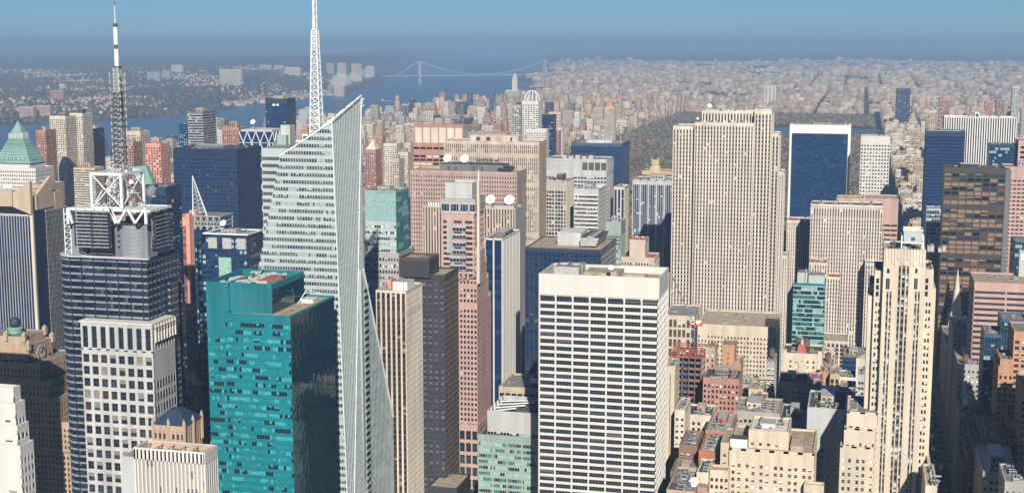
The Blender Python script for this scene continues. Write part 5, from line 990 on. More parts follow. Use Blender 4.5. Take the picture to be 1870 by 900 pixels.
lot('beige_loft_building', 'broad beige brick building with paired windows and a raised centre, bottom right of centre', 1332, 1488, 822, 700, 45, PUN('cream_brick', 3.55, 1.45, 1.9, .4, 6.5, major=2, mpw=2.6, mpd=.4), 101, n=0, house=False, extra=ex_beige)
lot('beige_wing', 'narrow beige brick wing with one window column at the left of the broad beige building', 1316, 1331.6, 808, 702, 30, PUN('buff', 5, 2.8, 2, .5, 4), 102, n=0, house=False, roof='roof_tan')
lot('beige_block', 'low beige block with four dark windows per floor below the beige wing', 1296, 1331, 858, 692, 10, PUN('cream_brick', 2.6, 1.1, 1.8, .25, 2.5), 103, n=0, house=False)
lot('cream_blank_building', 'small cream building with nearly blank wall and grey roof, bottom, left of the beige block', 1272, 1294, 862, 690, 24, PUN('limestone_pale', 4, 3, 2.8, .3, 5), 104, roof='roof_dark', n=1, house=False)
lot('beige_block', 'low beige block at the bottom edge, right end of the broad beige building', 1468, 1505, 885, 694, 6, PUN('cream_brick', 2.4, .9, 1.8, .3, 2.5), 105, n=0, house=False)
lot('white_walled_building', 'building with a blank white-grey party wall half in shadow, left of the cream stepped tower', 1474.5, 1546, 745, 762, 40, PUN('pale_grey', 3.3, 2.2, 2.6, .25, 21), 106, roof='roof_dark', tanks=2, n=6)
def ex_dish(t, fc, rnd, x0, x1, y0, y1, z):
    bigdish(t, x0+13, y0+10, z-1, 2.6); b = MB(); b.box(x0+15, x0+20, y0+2, y0+8, z-1, z+2, 'rose_brick', 'roof_tan'); t.part('bulkhead', b); b = MB(); b.box(x0+1, x0+8, y0+1, y0+12, z-1, z-.2, 'roof_dark'); t.part('skylight', b)
lot('dish_roof_building', 'low roof with big white dish and pink bulkhead, beside the white banded tower', 1217, 1270, 895, 668, 40, PUN('tan_brick'), 107, roof='roof_grey', n=5, house=False, extra=ex_dish)
lot('cream_apartment_building', 'narrow cream building with two window columns right against the white banded tower', 1232, 1251, 748, 800, 30, PUN('limestone_pale', 2.6, 1.5, 2.2, .1, 3), 108, n=2, house=False)
lot('cream_slim_tower', 'slim blank cream shaft rising behind the narrow cream building by the white banded tower', 1216, 1233, 668, 812, 22, PUN('limestone_warm', 8, 6, 3, 0, 5), 109, n=1, house=False)
lot('ornate_white_building', 'ornate pale building with arched windows and pink roof sheds right of the narrow cream building', 1252, 1301, 757, 828, 26, PUN('limestone_pale', 3., 1.6, 1.6, .5, 3), 110, roof='roof_dark', hm='rose_brick', n=3)
lot('red_brick_building', 'red brick building with pale green roof, bottom left of the beige wing', 1276, 1312, 823, 715, 34, PUN('red_brick', 5.2, 2.6, 1.8, .7, 2.2), 111, roof='roof_green', n=6, hm='red_brick')
lot('pale_roof_building', 'flat pale grey-green roof with pipes behind the red brick building', 1288, 1335, 786, 770, 40, PUN('rose_brick'), 112, roof='roof_green', n=14, hm='red_brick', hh=4)
lot('dark_arched_building', 'dark brown low building with arched grey roof left of the red brick building', 1240, 1274, 812, 735, 30, PUN('brown_brick', 4), 113, roof='roof_grey', n=4, hm='brown_brick')
lot('orange_shed_building', 'low dark roof with an orange-topped shed just above the dish roof', 1224, 1272, 862, 705, 25, PUN('brown_brick'), 114, roof='roof_grey', n=7, hm='orange_brick', hh=2.5)
lot('grey_loft_building', 'long grey-brown loft building with a row of arched windows and cluttered red roof', 1341, 1424, 752, 822, 36, PUN('concrete', 2.8, 1.1, 1.7, .3, 3.2), 115, roof='roof_tan', tanks=0, n=9, hm='limestone_pale')
lot('maroon_brick_building', 'maroon brick building with decorated bands and paired water tanks on top', 1284, 1350, 690, 905, 30, PUN('rose_brick', 2.6, 1.3, 1.7, .3, 3), 116, roof='roof_dark', tanks=3, n=3, hm='brown_brick')
lot('maroon_annex', 'lower maroon brick annex in front of the maroon brick building', 1296, 1345, 772, 850, 24, PUN('rose_brick', 2.6, 1.3, 1.7, .3, 3), 117, roof='roof_tan', tanks=1, n=5)
lot('brown_brick_tower', 'narrow brown brick tower with bay windows beside the construction site', 1288, 1306, 634, 950, 20, PUN('tan_brick', 4, 2.3, 1.7, .4), 118, n=2, house=False)
lot('orange_stepped_building', 'orange and grey stepped brick building before the limestone annex', 1330, 1353, 662, 960, 22, PUN('orange_brick', 5, 4, 2.5, .2), 119, n=2, house=False, extra=lambda t, fc, rnd, x0, x1, y0, y1, z: block(fc, x0-5, x0+4, y0+3, y1, 0, z+12, PUN('orange_brick', 9, 8, 2.5, 0), rnd))
lot('grey_narrow_building', 'narrow grey building with wide pale windows beside a dark alley', 1400.5, 1415, 660, 985, 28, PUN('grey_stone', 2.6, .8, 1.6, .8, 3), 120, tanks=1, n=0, house=False)
def ex_hotel(t, fc, rnd, x0, x1, y0, y1, z):
    w_ = x1-x0; b = MB(); frus(b, x0+w_*.35, x1-w_*.4, y0+3, y1-4, z-1, .6, z+5, 'roof_red'); t.part('mansard_roof', b); b = MB(); b.cyl(x0+w_*.48, y0+8, z+5, z+8, 1.1, 'limestone_pale', 8); b.cyl(x0+w_*.48, y0+8, z+8, z+11, 1, 'roof_grey', 8, r2=.1); t.part('cupola', b)
    for f in (.02, .88): b = MB(); b.box(x0+w_*f, x0+w_*(f+.1), y0-.6, y0+3, z-14, z+2, 'limestone_pale'); t.part('corner_bay', b)
    b = MB(); b.box(x0+w_*.42, x0+w_*.62, y0-1.5, y0, z-32, z-6, 'limestone_warm'); t.part('bay_window', b)
lot('ornate_hotel', 'ornate cream hotel with mansard cupola in front of the small glass tower', 1428, 1502, 645, 1015, 32, PUN('limestone_warm', 4.4, 2.8, 2, .35, 3.5), 121, roof='roof_dark', tanks=2, n=3, house=False, extra=ex_hotel)
lot('taupe_building', 'grey-taupe building with water tanks and a white roof hut below the ornate hotel', 1421, 1476, 697, 925, 30, PUN('concrete', 3.6, 2.1, 2, .3, 4), 122, roof='roof_dark', tanks=3, n=3, hm='limestone_pale')
lot('salmon_party_wall_building', 'building with a blank salmon wall right of the taupe building', 1477.5, 1502, 694, 945, 25, PUN('pink_granite', 9, 8, 2.5, .1, 6), 123, roof='roof_red', n=2, house=False)
lot('orange_cube_building', 'small orange stucco building with red rim and a water tank behind it', 1497, 1515.5, 678, 985, 20, PUN('orange_brick', 9, 7, 2.5, .1, 4), 124, roof='roof_red', tanks=1, n=1, house=False)
lot('brown_arcaded_building', 'brown building with tall arched window strips between orange cube and white gabled building', 1515.8, 1533, 683, 975, 24, PUN('tan_brick', 2.6, 1.2, .6, .1, 3), 125, n=2, house=False)
def ex_gable(t, fc, rnd, x0, x1, y0, y1, z):
    a, c = x0+12, x0+23; b = MB(); b.box(a, c, y0+2, y0+14, z-1, z+14, 'limestone_pale'); t.part('gable_tower', b); b = MB(); mx = (a+c)/2
    b.quad((a-.4, y0+1.6, z+14), (mx, y0+1.6, z+17.5), (mx, y0+14.4, z+17.5), (a-.4, y0+14.4, z+14), 'roof_green'); b.quad((mx, y0+1.6, z+17.5), (c+.4, y0+1.6, z+14), (c+.4, y0+14.4, z+14), (mx, y0+14.4, z+17.5), 'roof_green'); b.poly([(a-.4, y0+1.7, z+14), (c+.4, y0+1.7, z+14), (mx, y0+1.7, z+17.4)], 'roof_green'); t.part('gable_roof', b)
lot('white_gabled_building', 'white building with a light green gabled rooftop tower', 1531, 1578, 689, 1000, 24, PUN('white_stone', 3.4, 1.8, 1.9, .2, 4), 126, n=3, house=False, extra=ex_gable)
lot('tan_low_building', 'low tan brick building with small windows before the white gabled building', 1534, 1563, 708, 950, 22, PUN('orange_brick', 3, 1.6, 1.9, .2), 127, n=4, tanks=1, house=False)
lot('grey_slab_building', 'grey-white slab with narrow strip windows touching the cream stepped tower', 1567, 1584, 684, 935, 24, PUN('pale_grey', 2, .5, 1.9, .2), 128, n=1, house=False)
lot('cluttered_roof_building', 'low building with cluttered pale roof, tanks and sheds behind the white-walled building', 1478, 1562, 728, 860, 34, PUN('concrete'), 129, roof='roof_grey', tanks=3, n=10, hm='white_paint')
lot('blue_roof_building', 'building with a blue-grey shaded roof between the beige building and the white-walled building', 1423, 1472, 768, 815, 40, PUN('concrete'), 130, roof='slate_blue', tanks=1, n=6)
lot('tan_shed_building', 'tan boxy building with cream rooftop huts above the long grey-brown loft building', 1367, 1394, 710, 890, 24, PUN('buff', 5, 4, 2.5, .2, 6), 131, n=2, hm='limestone_pale')
lot('cream_hut_building', 'small cream building with pinkish roof right of the tan boxy building', 1372, 1400, 726, 872, 16, PUN('limestone_pale', 3, 1.8, 2, .2), 132, roof='roof_red', n=4, hm='white_paint')
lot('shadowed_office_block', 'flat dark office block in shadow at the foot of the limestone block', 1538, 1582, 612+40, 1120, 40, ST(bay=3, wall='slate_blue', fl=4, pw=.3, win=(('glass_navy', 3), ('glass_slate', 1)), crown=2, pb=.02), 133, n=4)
# small things around: construction site and crane
t = T('construction_site', 'red steel frame building under construction with open floors and orange netting', 'construction site', (-110, 960, 0)); rnd = random.Random(140)
X0, X1 = at(1222, 660, 930).x, at(1283, 660, 930).x; zt_ = at(1250, 652, 930).z; FOOT.append((X0-3, X1+3, 925, 965))
nf = 0
for k in range(18):
    z = zt_-k*4.1
    if z < 25: break
    b = MB(); b.box(X0, X1, 930, 960, z-.35, z, 'concrete' if k > 2 else 'red_lead', 'roof_red' if k < 1 else 'concrete'); t.part('floor_slab', b)
    b = MB(); b.box(X0, X1+.1, 929.7, 929.9, z-.4, z+.35, 'red_paint' if 8 <= k <= 9 else 'steel_blue' if k % 2 else 'red_lead'); t.part('safety_net', b, label='bright orange safety netting' if 8 <= k <= 9 else None)
for a in range(6):
    for c in (930.8, 945, 959): b = MB(); x = X0+1+a*(X1-X0-2)/5; b.box(x-.3, x+.3, c-.3, c+.3, 0, zt_+4, 'red_lead'); t.part('steel_column', b)
for k in range(5): b = MB(); y = 931+k*7; b.box(X0+1, X1-1, y-.2, y+.2, zt_+3.3, zt_+4, 'red_lead'); t.part('steel_beam', b)
b = MB(); b.box(X0+.4, X1-.4, 958, 960, 0, zt_-.5, 'dark_stone'); t.part('core_wall', b)
b = MB()
for k in range(90): x = rnd.uniform(X0+1, X1-2); y = rnd.uniform(931, 958); b.box(x, x+rnd.uniform(.5, 3), y, y+rnd.uniform(.3, 2), zt_, zt_+rnd.uniform(.2, 1.3), rnd.choice(('red_lead', 'tan_concrete', 'white_paint', 'plant_dark', 'red_paint', 'steel_blue')))
t.part('building_materials', b, kind='stuff')
b = MB(); x = X0+9
for k in range(17): z = zt_-3-k*4.1; b.beam((x, 928.8, z), (x+4.5, 928.8, z), .18, 'steel_blue'); b.beam((x, 928.8, z), (x, 928.8, z-4.1), .2, 'steel_blue'); b.beam((x+4.5, 928.8, z), (x+4.5, 928.8, z-4.1), .2, 'steel_blue'); b.beam((x, 928.8, z), (x+4.5, 928.8, z-4.1), .12, 'steel_blue')
t.part('hoist_tower', b)
def crane(label, pxb, pyb, Y, zb, ptip):
    t = T('tower_crane', label, 'crane', (at(pxb, pyb, Y).x, Y, zb)); C = at(pxb, pyb, Y); x, y, zc = C; b = MB()
    h = zc-zb; n_ = max(3, int(h/2.4))
    for k in range(n_):
        z0, z1 = zb+h*k/n_, zb+h*(k+1)/n_
        P = [Vector((x+a*1.3, y+c*1.3, z0)) for a, c in C4]; Q = [Vector((x+a*1.3, y+c*1.3, z1)) for a, c in C4]
        for i in range(4): b.beam(P[i], Q[i], .22, 'slate_blue'); b.beam(P[i], Q[(i+1) % 4], .12, 'slate_blue'); b.beam(Q[i], Q[(i+1) % 4], .12, 'slate_blue')
    t.part('tower', b)
    b = MB(); b.box(x-3.4, x+3.6, y-1.6, y+1.6, zc-.6, zc+.5, 'red_paint'); t.part('turntable', b)
    b = MB(); b.box(x-2.6, x-.2, y-1.7, y-.2, zc+.5, zc+3, 'white_paint'); b.box(x-2.3, x-.5, y-1.75, y-1.65, zc+1.4, zc+2.6, 'glass_dark'); t.part('cab', b)
    b = MB(); b.box(x+1, x+4.6, y-1.3, y+1.3, zc+.5, zc+3.1, 'white_paint'); b.box(x+3.6, x+5, y-1.5, y+1.5, zc-1, zc+1.6, 'red_paint'); t.part('counterweight', b)
    ap = Vector((x+1.2, y, zc+10)); b = MB(); b.beam((x-.5, y-.8, zc+.5), ap, .25, 'plant_dark'); b.beam((x+3.5, y+.8, zc+.5), ap, .25, 'plant_dark'); b.beam((x-.5, y+.8, zc+.5), ap, .2, 'plant_dark'); b.beam((x+3.4, y-.8, zc+.5), ap, .2, 'plant_dark'); b.beam((x+2, y, zc+1), (x-1, y, zc+8), .2, 'plant_dark'); t.part('a_frame', b)
    tip = at(*ptip); foot = Vector((x-1.5, y, zc+1)); b = MB(); n_ = 18
    for k in range(n_):
        f0, f1 = k/n_, (k+1)/n_
        for s_ in (-.7, .7): b.beam(foot.lerp(tip, f0)+Vector((0, s_, 0)), foot.lerp(tip, f1)+Vector((0, s_, 0)), .1, 'plant_metal')
        b.beam(foot.lerp(tip, f0)+Vector((0, 0, 1.1)), foot.lerp(tip, f1)+Vector((0, 0, 1.1)), .1, 'plant_metal'); b.beam(foot.lerp(tip, f0)+Vector((0, -.7, 0)), foot.lerp(tip, f1)+Vector((0, 0, 1.1)), .09, 'slate_blue'); b.beam(foot.lerp(tip, f0)+Vector((0, .7, 0)), foot.lerp(tip, f1)+Vector((0, 0, 1.1)), .09, 'slate_blue'); b.beam(foot.lerp(tip, f0)+Vector((0, -.7, 0)), foot.lerp(tip, f1)+Vector((0, .7, 0)), .09, 'slate_blue')
    t.part('boom', b); b = MB(); b.beam(ap, tip, .06, 'plant_dark'); b.beam(tip, tip-Vector((0, 0, 14)), .05, 'plant_dark'); b.box(tip.x-.4, tip.x+.4, y-.4, y+.4, tip.z-15.2, tip.z-14, 'red_paint'); t.part('hoist_cable', b)
crane('luffing tower crane with red turntable and white cab over the construction site', 1269, 592, 945, zt_+.05, (1226, 502, 935))

# ================================================================== east side of the avenue, in shade
t = T('cathedral', 'pale gothic cathedral with pointed openwork spires rising from the shadow beside the avenue', 'cathedral', (95, 1400, 0)); FOOT.append((78, 135, 1360, 1440)); rnd = random.Random(150)
for yy, zt2 in ((1388, 104), (1414, 104)):
    b = MB(); x = 95.5
    b.box(x-6, x+6, yy-6, yy+6, 0, 48, 'white_stone')
    for a, c in C4: b.beam((x+a*6, yy+c*6, 0), (x+a*6, yy+c*6, 52), 1., 'white_stone'); b.beam((x+a*6, yy+c*6, 52), (x+a*6, yy+c*6, 60), .8, 'white_stone', .05)
    b.box(x-5, x+5, yy-5, yy+5, 48, 62, 'white_stone')
    for s_ in (-2.2, 1.2): b.box(x+s_, x+s_+1.2, yy-6.1, yy-5.9, 28, 44, 'glass_dark'); b.box(x+s_, x+s_+1.2, yy-5.1, yy-4.9, 50, 60, 'glass_dark')
    t.part('tower', b); b = MB(); b.cyl(x, yy, 62, zt2, 5.2, 'limestone_pale', 8, r2=.12)
    for a in range(8): an = a*math.pi/4; b.beam((x+4.6*math.cos(an), yy+4.6*math.sin(an), 60), (x+3.9*math.cos(an), yy+3.9*math.sin(an), 70), .7, 'white_stone', .05)
    t.part('spire', b)
b = MB(); b.box(88, 150, 1394, 1408, 0, 30, 'white_stone'); b.quad((88, 1393, 30), (150, 1393, 30), (150, 1401, 40), (88, 1401, 40), 'slate_blue'); b.quad((88, 1401, 40), (150, 1401, 40), (150, 1409, 30), (88, 1409, 30), 'slate_blue'); t.part('nave', b)
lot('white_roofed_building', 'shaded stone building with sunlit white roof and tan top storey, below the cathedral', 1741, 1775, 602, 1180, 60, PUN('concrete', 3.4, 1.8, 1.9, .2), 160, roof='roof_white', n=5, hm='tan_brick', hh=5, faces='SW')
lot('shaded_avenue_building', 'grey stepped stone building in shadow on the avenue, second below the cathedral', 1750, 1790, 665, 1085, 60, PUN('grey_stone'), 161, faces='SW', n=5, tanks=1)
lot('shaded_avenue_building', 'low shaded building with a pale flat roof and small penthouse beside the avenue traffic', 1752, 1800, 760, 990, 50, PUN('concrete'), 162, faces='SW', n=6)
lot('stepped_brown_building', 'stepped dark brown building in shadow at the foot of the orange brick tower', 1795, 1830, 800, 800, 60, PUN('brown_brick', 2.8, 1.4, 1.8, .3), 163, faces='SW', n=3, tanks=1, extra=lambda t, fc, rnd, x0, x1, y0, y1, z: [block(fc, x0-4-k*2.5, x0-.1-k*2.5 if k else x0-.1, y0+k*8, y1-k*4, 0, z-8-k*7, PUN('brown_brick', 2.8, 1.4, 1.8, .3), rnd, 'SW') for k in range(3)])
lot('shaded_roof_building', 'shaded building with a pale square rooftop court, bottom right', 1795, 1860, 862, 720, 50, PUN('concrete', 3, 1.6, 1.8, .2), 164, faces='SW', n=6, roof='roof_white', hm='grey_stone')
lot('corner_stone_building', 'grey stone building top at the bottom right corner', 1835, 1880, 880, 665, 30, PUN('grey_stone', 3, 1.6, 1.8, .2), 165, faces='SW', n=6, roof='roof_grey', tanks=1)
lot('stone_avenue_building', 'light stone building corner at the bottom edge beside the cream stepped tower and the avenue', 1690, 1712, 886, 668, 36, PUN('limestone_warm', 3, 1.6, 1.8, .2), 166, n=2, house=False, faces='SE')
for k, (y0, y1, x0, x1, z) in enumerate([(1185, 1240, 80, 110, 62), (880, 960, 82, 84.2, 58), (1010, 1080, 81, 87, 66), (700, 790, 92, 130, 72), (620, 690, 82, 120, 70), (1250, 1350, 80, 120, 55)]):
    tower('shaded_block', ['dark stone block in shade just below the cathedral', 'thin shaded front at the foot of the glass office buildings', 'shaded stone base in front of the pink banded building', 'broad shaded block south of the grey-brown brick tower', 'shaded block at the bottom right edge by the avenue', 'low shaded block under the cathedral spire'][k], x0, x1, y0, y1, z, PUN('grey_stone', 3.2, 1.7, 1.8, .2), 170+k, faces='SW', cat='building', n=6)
tower('office_tower', 'plain dark glass tower out of view on the left, placed to shade the clock tower', -519, -456, 596, 650, 192, ST(bay=3, wall='slate_blue', win=(('glass_navy', 1),)), 180, n=2)  # unseen tower, height and width set for its shade on the clock tower

tower('office_tower', 'plain stone tower out of view on the right, placed to shade the avenue buildings', 116, 192, 560, 700, 208, PUN('grey_stone', 4), 181, n=2, faces='SW')  # unseen tower, added and lengthened to put the lower right buildings in shade
# ================================================================== towers of the west side and beyond
RIB = lambda wl, **k: ST(**{**dict(bay=3.4, fl=3.2, pw=1.3, sh=1.1, pd=.4, sd=.15, wall=wl, pb=.2, crown=4, win=(('glass_brown', 2), ('glass_slate', 3))), **k})
def fart(name, label, xl, xr, yt, Y, dep, st, seed, top=None, **k):
    kk = dict(n=2, house=True, hh=5); kk.update(k); return lot(name, label, xl, xr, yt, Y, dep, st, seed, **kk)
fart('twin_tower', 'ribbed cream apartment tower, left one of the pair left of the mast', 90, 119, 212, 1800, 28, RIB('limestone_pale'), 201, roof='roof_dark', hm='brown_brick')
fart('twin_tower', 'ribbed cream apartment tower, right one of the pair left of the mast', 124, 150, 207, 1830, 28, RIB('limestone_pale'), 202, hm='slate_blue', hh=6)
fart('maroon_tower', 'maroon-brown tower with dark blue side right of the green pyramid', 65, 83, 238, 1700, 26, RIB('rose_brick', bay=3), 203)
fart('blue_glass_tower', 'dark blue glass tower right of the ribbed cream pair', 153, 171, 235, 1900, 30, RIB('navy_metal', win=(('glass_navy', 3), ('glass_blue', 2))), 204)
fart('banded_slab', 'broad beige apartment slab with balcony lines, below the ribbed cream pair', 134, 173, 306, 1500, 22, ST(bay=3, fl=2.9, pw=.2, sh=1.4, pd=.2, sd=.6, wall='tan_brick', span='limestone_pale', crown=1.5), 205)
fart('brick_apartment_tower', 'tan stepped apartment tower with white balconies just right of the mast', 221, 256, 240, 1650, 26, RIB('cream_brick', bay=3), 206, tanks=1)
fart('pink_balcony_tower', 'pink brick tower in front of the tan stepped tower, right of the mast', 217, 243, 260, 1560, 22, RIB('rose_brick'), 207)
fart('salmon_apartment_tower', 'salmon apartment tower with corner windows between mast and dark blue slab', 265, 293, 262, 1550, 24, RIB('salmon', pw=1.5), 208, hm='salmon')
fart('dark_banded_tower', 'dark grey-blue banded tower above the dark blue slab', 342, 370, 204, 1750, 40, ST(bay=3, fl=3.6, pw=.2, sh=1.6, pd=.2, sd=.4, wall='shade_grey', span='grey_stone', win=(('glass_navy', 3), ('glass_slate', 1)), crown=3), 209)
fart('slim_blue_tower', 'slim blue and teal glass tower left of the dark banded tower', 327, 341, 227, 1800, 20, RIB('blue_panel', win=(('glass_blue', 3), ('glass_aqua', 1))), 210, house=False)
fart('red_stepped_tower', 'red-brown stepped apartment tower above the right end of the dark blue slab', 405, 436, 233, 1900, 26, RIB('rose_brick', pw=1.6), 211, hm='rose_brick', hh=9)
fart('tan_terrace_tower', 'tan terraced apartment tower behind the diagrid tower', 443, 482, 243, 2150, 26, RIB('tan_brick'), 212, hh=7)
fart('navy_glass_tower', 'navy glass tower with two white ovals, between diagrid and slanted glass towers', 484, 524, 180, 2000, 34, ST(bay=3, fl=3.8, pw=.15, sh=1.2, pd=.15, sd=.1, wall='slate_blue', span='blue_panel', win=(('glass_navy', 5), ('glass_blue', 2)), pb=.02, blind='glass_aqua', crown=8), 213, house=True, hh=4, extra=lambda t, fc, rnd, x0, x1, y0, y1, z: [(lambda b: (b.cyl(0, 0, 0, 0, 0, 'lamp_glass') if 0 else b.poly([(x0+14.5+k*6.2+2.4*math.cos(a*math.pi/6), y0-.4, z-10+1.7*math.sin(a*math.pi/6)) for a in range(12)], 'dish_white'), t.part('white_oval', b)))(MB()) for k in range(2)])  # two flat white ovals near the top of the front
fart('navy_glass_annex', 'lower navy glass wing at the right foot of the navy glass tower', 524, 527, 226, 2010, 30, RIB('navy_metal'), 214, house=False)
fart('peach_apartment_tower', 'peach apartment tower peeping left of the lattice spire', 530, 561, 232, 2250, 24, RIB('orange_brick', pw=1.8), 215)
fart('pointed_roof_tower', 'pink and cream tower with small pyramid roof right of the slanted glass tower', 667, 686, 273, 1900, 24, RIB('rose_brick', pw=1.6), 216, house=False, n=0, extra=lambda t, fc, rnd, x0, x1, y0, y1, z: frus(fc.wall, x0, x1, y0, y1, z-.5, .05, z+13, 'limestone_pale'))
fart('orange_slab_tower', 'narrow orange-brown apartment tower right of the pointed-roof tower', 683, 698, 248, 2500, 22, RIB('orange_brick', pw=1.7), 217)
fart('cream_stepped_apartments', 'pair of cream stepped apartment blocks left of the red-crowned tower', 727, 745, 278, 1950, 25, RIB('cream_brick', pw=1.7), 218)
fart('cream_ribbed_apartments', 'cream ribbed apartment block left of the mauve slab', 712, 728, 290, 1850, 25, RIB('limestone', pw=1.7), 219)
fart('white_low_apartments', 'broad pale apartment block between pointed-roof and red-crowned towers', 700, 724, 262, 2200, 25, RIB('limestone_pale', pw=1.7), 220)
def ex_arch(t, fc, rnd, x0, x1, y0, y1, z):
    cx, cy = (x0+x1)/2, (y0+y1)/2; r = (x1-x0)*.46
    for k in range(5):
        b = MB(); an = k*math.pi/5; pv = None
        for q in range(11): a = math.pi*q/10; p = Vector((cx+r*math.cos(a)*math.cos(an), cy+r*math.cos(a)*math.sin(an), z+r*1.35*math.sin(a))); (pv is not None) and b.beam(pv, p, .5, 'white_steel'); pv = p
        t.part('crown_arch', b)
fart('domed_white_tower', 'white tower topped by an openwork arched steel dome, above the tan slab', 953, 983, 185, 2080, 26, RIB('white_stone', bay=4, pw=1.5, sh=1.6), 221, extra=ex_arch, house=False)
fart('white_shoulder_block', 'white lower shoulder block at the right of the domed white tower', 960, 998, 236, 2060, 18, RIB('white_stone', bay=4, pw=1.2, sh=1.8), 222, house=False)
fart('dark_capped_tower', 'grey-blue tower with dark and red cap left of the domed white tower', 935, 951, 192, 2100, 24, RIB('grey_stone', win=(('glass_slate', 2), ('glass_navy', 1))), 223, hm='roof_dark', hh=5)
fart('navy_tower', 'navy blue glass tower right of the domed white tower', 985, 1010, 210, 2150, 26, RIB('navy_metal', pw=.4, win=(('glass_navy', 3), ('glass_blue', 1))), 224, house=False)
fart('orange_roof_apartments', 'low apartment block with orange roof box behind the tan slab', 880, 925, 244, 2300, 24, RIB('orange_brick'), 225)
fart('twin_peaked_apartments', 'tan twin-peaked apartment building on the park edge', 1104, 1122, 196, 4050, 30, RIB('cream_brick'), 226, house=False, n=0, extra=lambda t, fc, rnd, x0, x1, y0, y1, z: frus(fc.wall, x0+4, x1-4, y0+4, y1-4, z-.5, .1, z+22, 'orange_brick'))
fart('navy_slab_tower', 'dark blue-grey slab tower far up the avenue in the haze', 1637, 1663, 162, 4900, 30, RIB('slate_blue', win=(('glass_navy', 1),)), 227)
fart('pale_framed_tower', 'pale tower with one dark central strip beyond the park', 1396, 1417, 157, 6900, 30, RIB('limestone_pale', bay=16, pw=12), 228)
fart('slim_tan_tower', 'slim tan tower beside the maroon slab left of the white finned tower', 1697, 1711, 202, 2950, 18, RIB('limestone'), 229, faces='SW')
fart('maroon_slab_tower', 'maroon brown slab tower left of the white finned tower', 1716, 1734, 181, 3400, 24, RIB('rose_brick'), 230, faces='SW')
fart('grey_slim_tower', 'grey slim tower behind the left edge of the white finned tower', 1700, 1714, 183, 3600, 20, RIB('grey_stone'), 231, faces='SW')
fart('slim_grey_tower', 'grey slim apartment tower near the right edge, upper right', 1849, 1862, 158, 3700, 20, RIB('pale_grey'), 232, faces='SW')
fart('domed_glass_block', 'small blue glass block on the far west side by the river', 1159-0, 1162, 300, 2500, 4, RIB('slate_blue'), 233, house=False) if 0 else None
fart('river_glass_tower', 'blue glass towers by the far river bank, left one', 852, 861, 170, 5200, 24, RIB('steel_blue', win=(('glass_blue', 1),)), 234, house=False)
fart('river_glass_tower', 'blue glass tower by the far river bank, right of its twin', 893, 902, 165, 5300, 24, RIB('steel_blue', win=(('glass_blue', 1),)), 235, house=False)
def ex_church(t, fc, rnd, x0, x1, y0, y1, z):
    cx, cy = (x0+x1)/2+10, (y0+y1)/2; b = MB(); b.box(cx-14, cx+14, cy-12, cy+12, z-2, z+62, 'limestone_pale'); b.box(cx-10, cx+10, cy-9, cy+9, z+62, z+78, 'limestone_pale'); frus(b, cx-9, cx+9, cy-8, cy+8, z+78, .3, z+92, 'limestone'); t.part('bell_tower', b)
lot('riverside_church', 'pale church with one massive tower against the river in the distance', 922, 948, 165, 7300, 60, RIB('limestone_pale', crown=6), 236, extra=ex_church, house=False, n=0, cat='church')
lot('apartment_tower', 'single pale tower standing on the far Manhattan shore left of the church', 801, 812, 171, 5900, 26, RIB('rose_brick'), 237, house=True, hh=10)
# far shore towers, one by one
k_ = 0
for xl, xr, yt, yb, wl, lab in [(313, 334, 119, 138, 'cream_brick', 'cream slab block on the far ridge, leftmost'), (269, 292, 133, 148, 'grey_stone', 'grey slab cluster left of the cream slab on the far ridge'), (296, 311, 130, 144, 'grey_stone', 'short grey block beside the cream slab on the far ridge'), (362, 376, 129, 138, 'rose_brick', 'small pink block on the far ridge'), (401, 441, 127, 152, 'limestone', 'wide grey-tan block pair on the far ridge, largest there'), (445, 472, 142, 158, 'slate_blue', 'blue-grey low block below the wide pair on the far ridge'), (451, 463, 120, 129, 'cream_brick', 'small cream block high on the far ridge'), (474, 496, 119, 130, 'limestone', 'long tan block high on the far ridge'), (501, 518, 120, 131, 'limestone', 'second long tan block high on the far ridge'), (520, 548, 123, 141, 'cream_brick', 'stepped cream block left of the lattice spire, far ridge'), (553, 566, 118, 138, 'slate_blue', 'blue-grey tower left of the lattice spire, far ridge'), (596, 610, 116, 136, 'grey_stone', 'grey tower just right of the lattice spire, far ridge'), (616, 632, 115, 136, 'limestone', 'tan tower right of the lattice spire, far ridge'), (642, 660, 117, 138, 'limestone', 'tan block behind the far steam cloud'), (668, 683, 121, 131, 'limestone_pale', 'small pale block right of the far steam cloud'), (92, 117, 166, 198, 'rose_brick', 'maroon slab tower on the far left shore'), (109, 120, 154, 178, 'cream_brick', 'cream slim tower behind the maroon slab on the far left shore'), (215, 229, 143, 157, 'rose_brick', 'small pink tower right of the mast on the far shore'), (35, 62, 195, 213, 'pink_granite', 'pinkish apartment slab on the far left shore'), (63, 92, 193, 212, 'pink_granite', 'second pinkish apartment slab on the far left shore'), (355, 400, 180, 193, 'slate_blue', 'low blue-grey block on the far shore above the dark banded tower'), (610, 628, 150, 163, 'limestone', 'tan block under the far steam cloud')]:
    zg = 52 if yb < 160 else 30 if yb < 175 else 2
    p = atz((xl+xr)/2, yb, zg); Y = p.y; x0, x1 = at(xl, yb, Y).x, at(xr, yb, Y).x; z = at((xl+xr)/2, yt, Y).z; hz = float(height(p.x, Y))
    tower('apartment_slab', lab, x0, x1, Y, Y+25, z, RIB(wl, bay=6, fl=6, sh=2.5, pw=2.6), 300+k_, n=0, house=False, cat='apartment block', z0=hz-3, group='tower blocks on the far shore'); k_ += 1
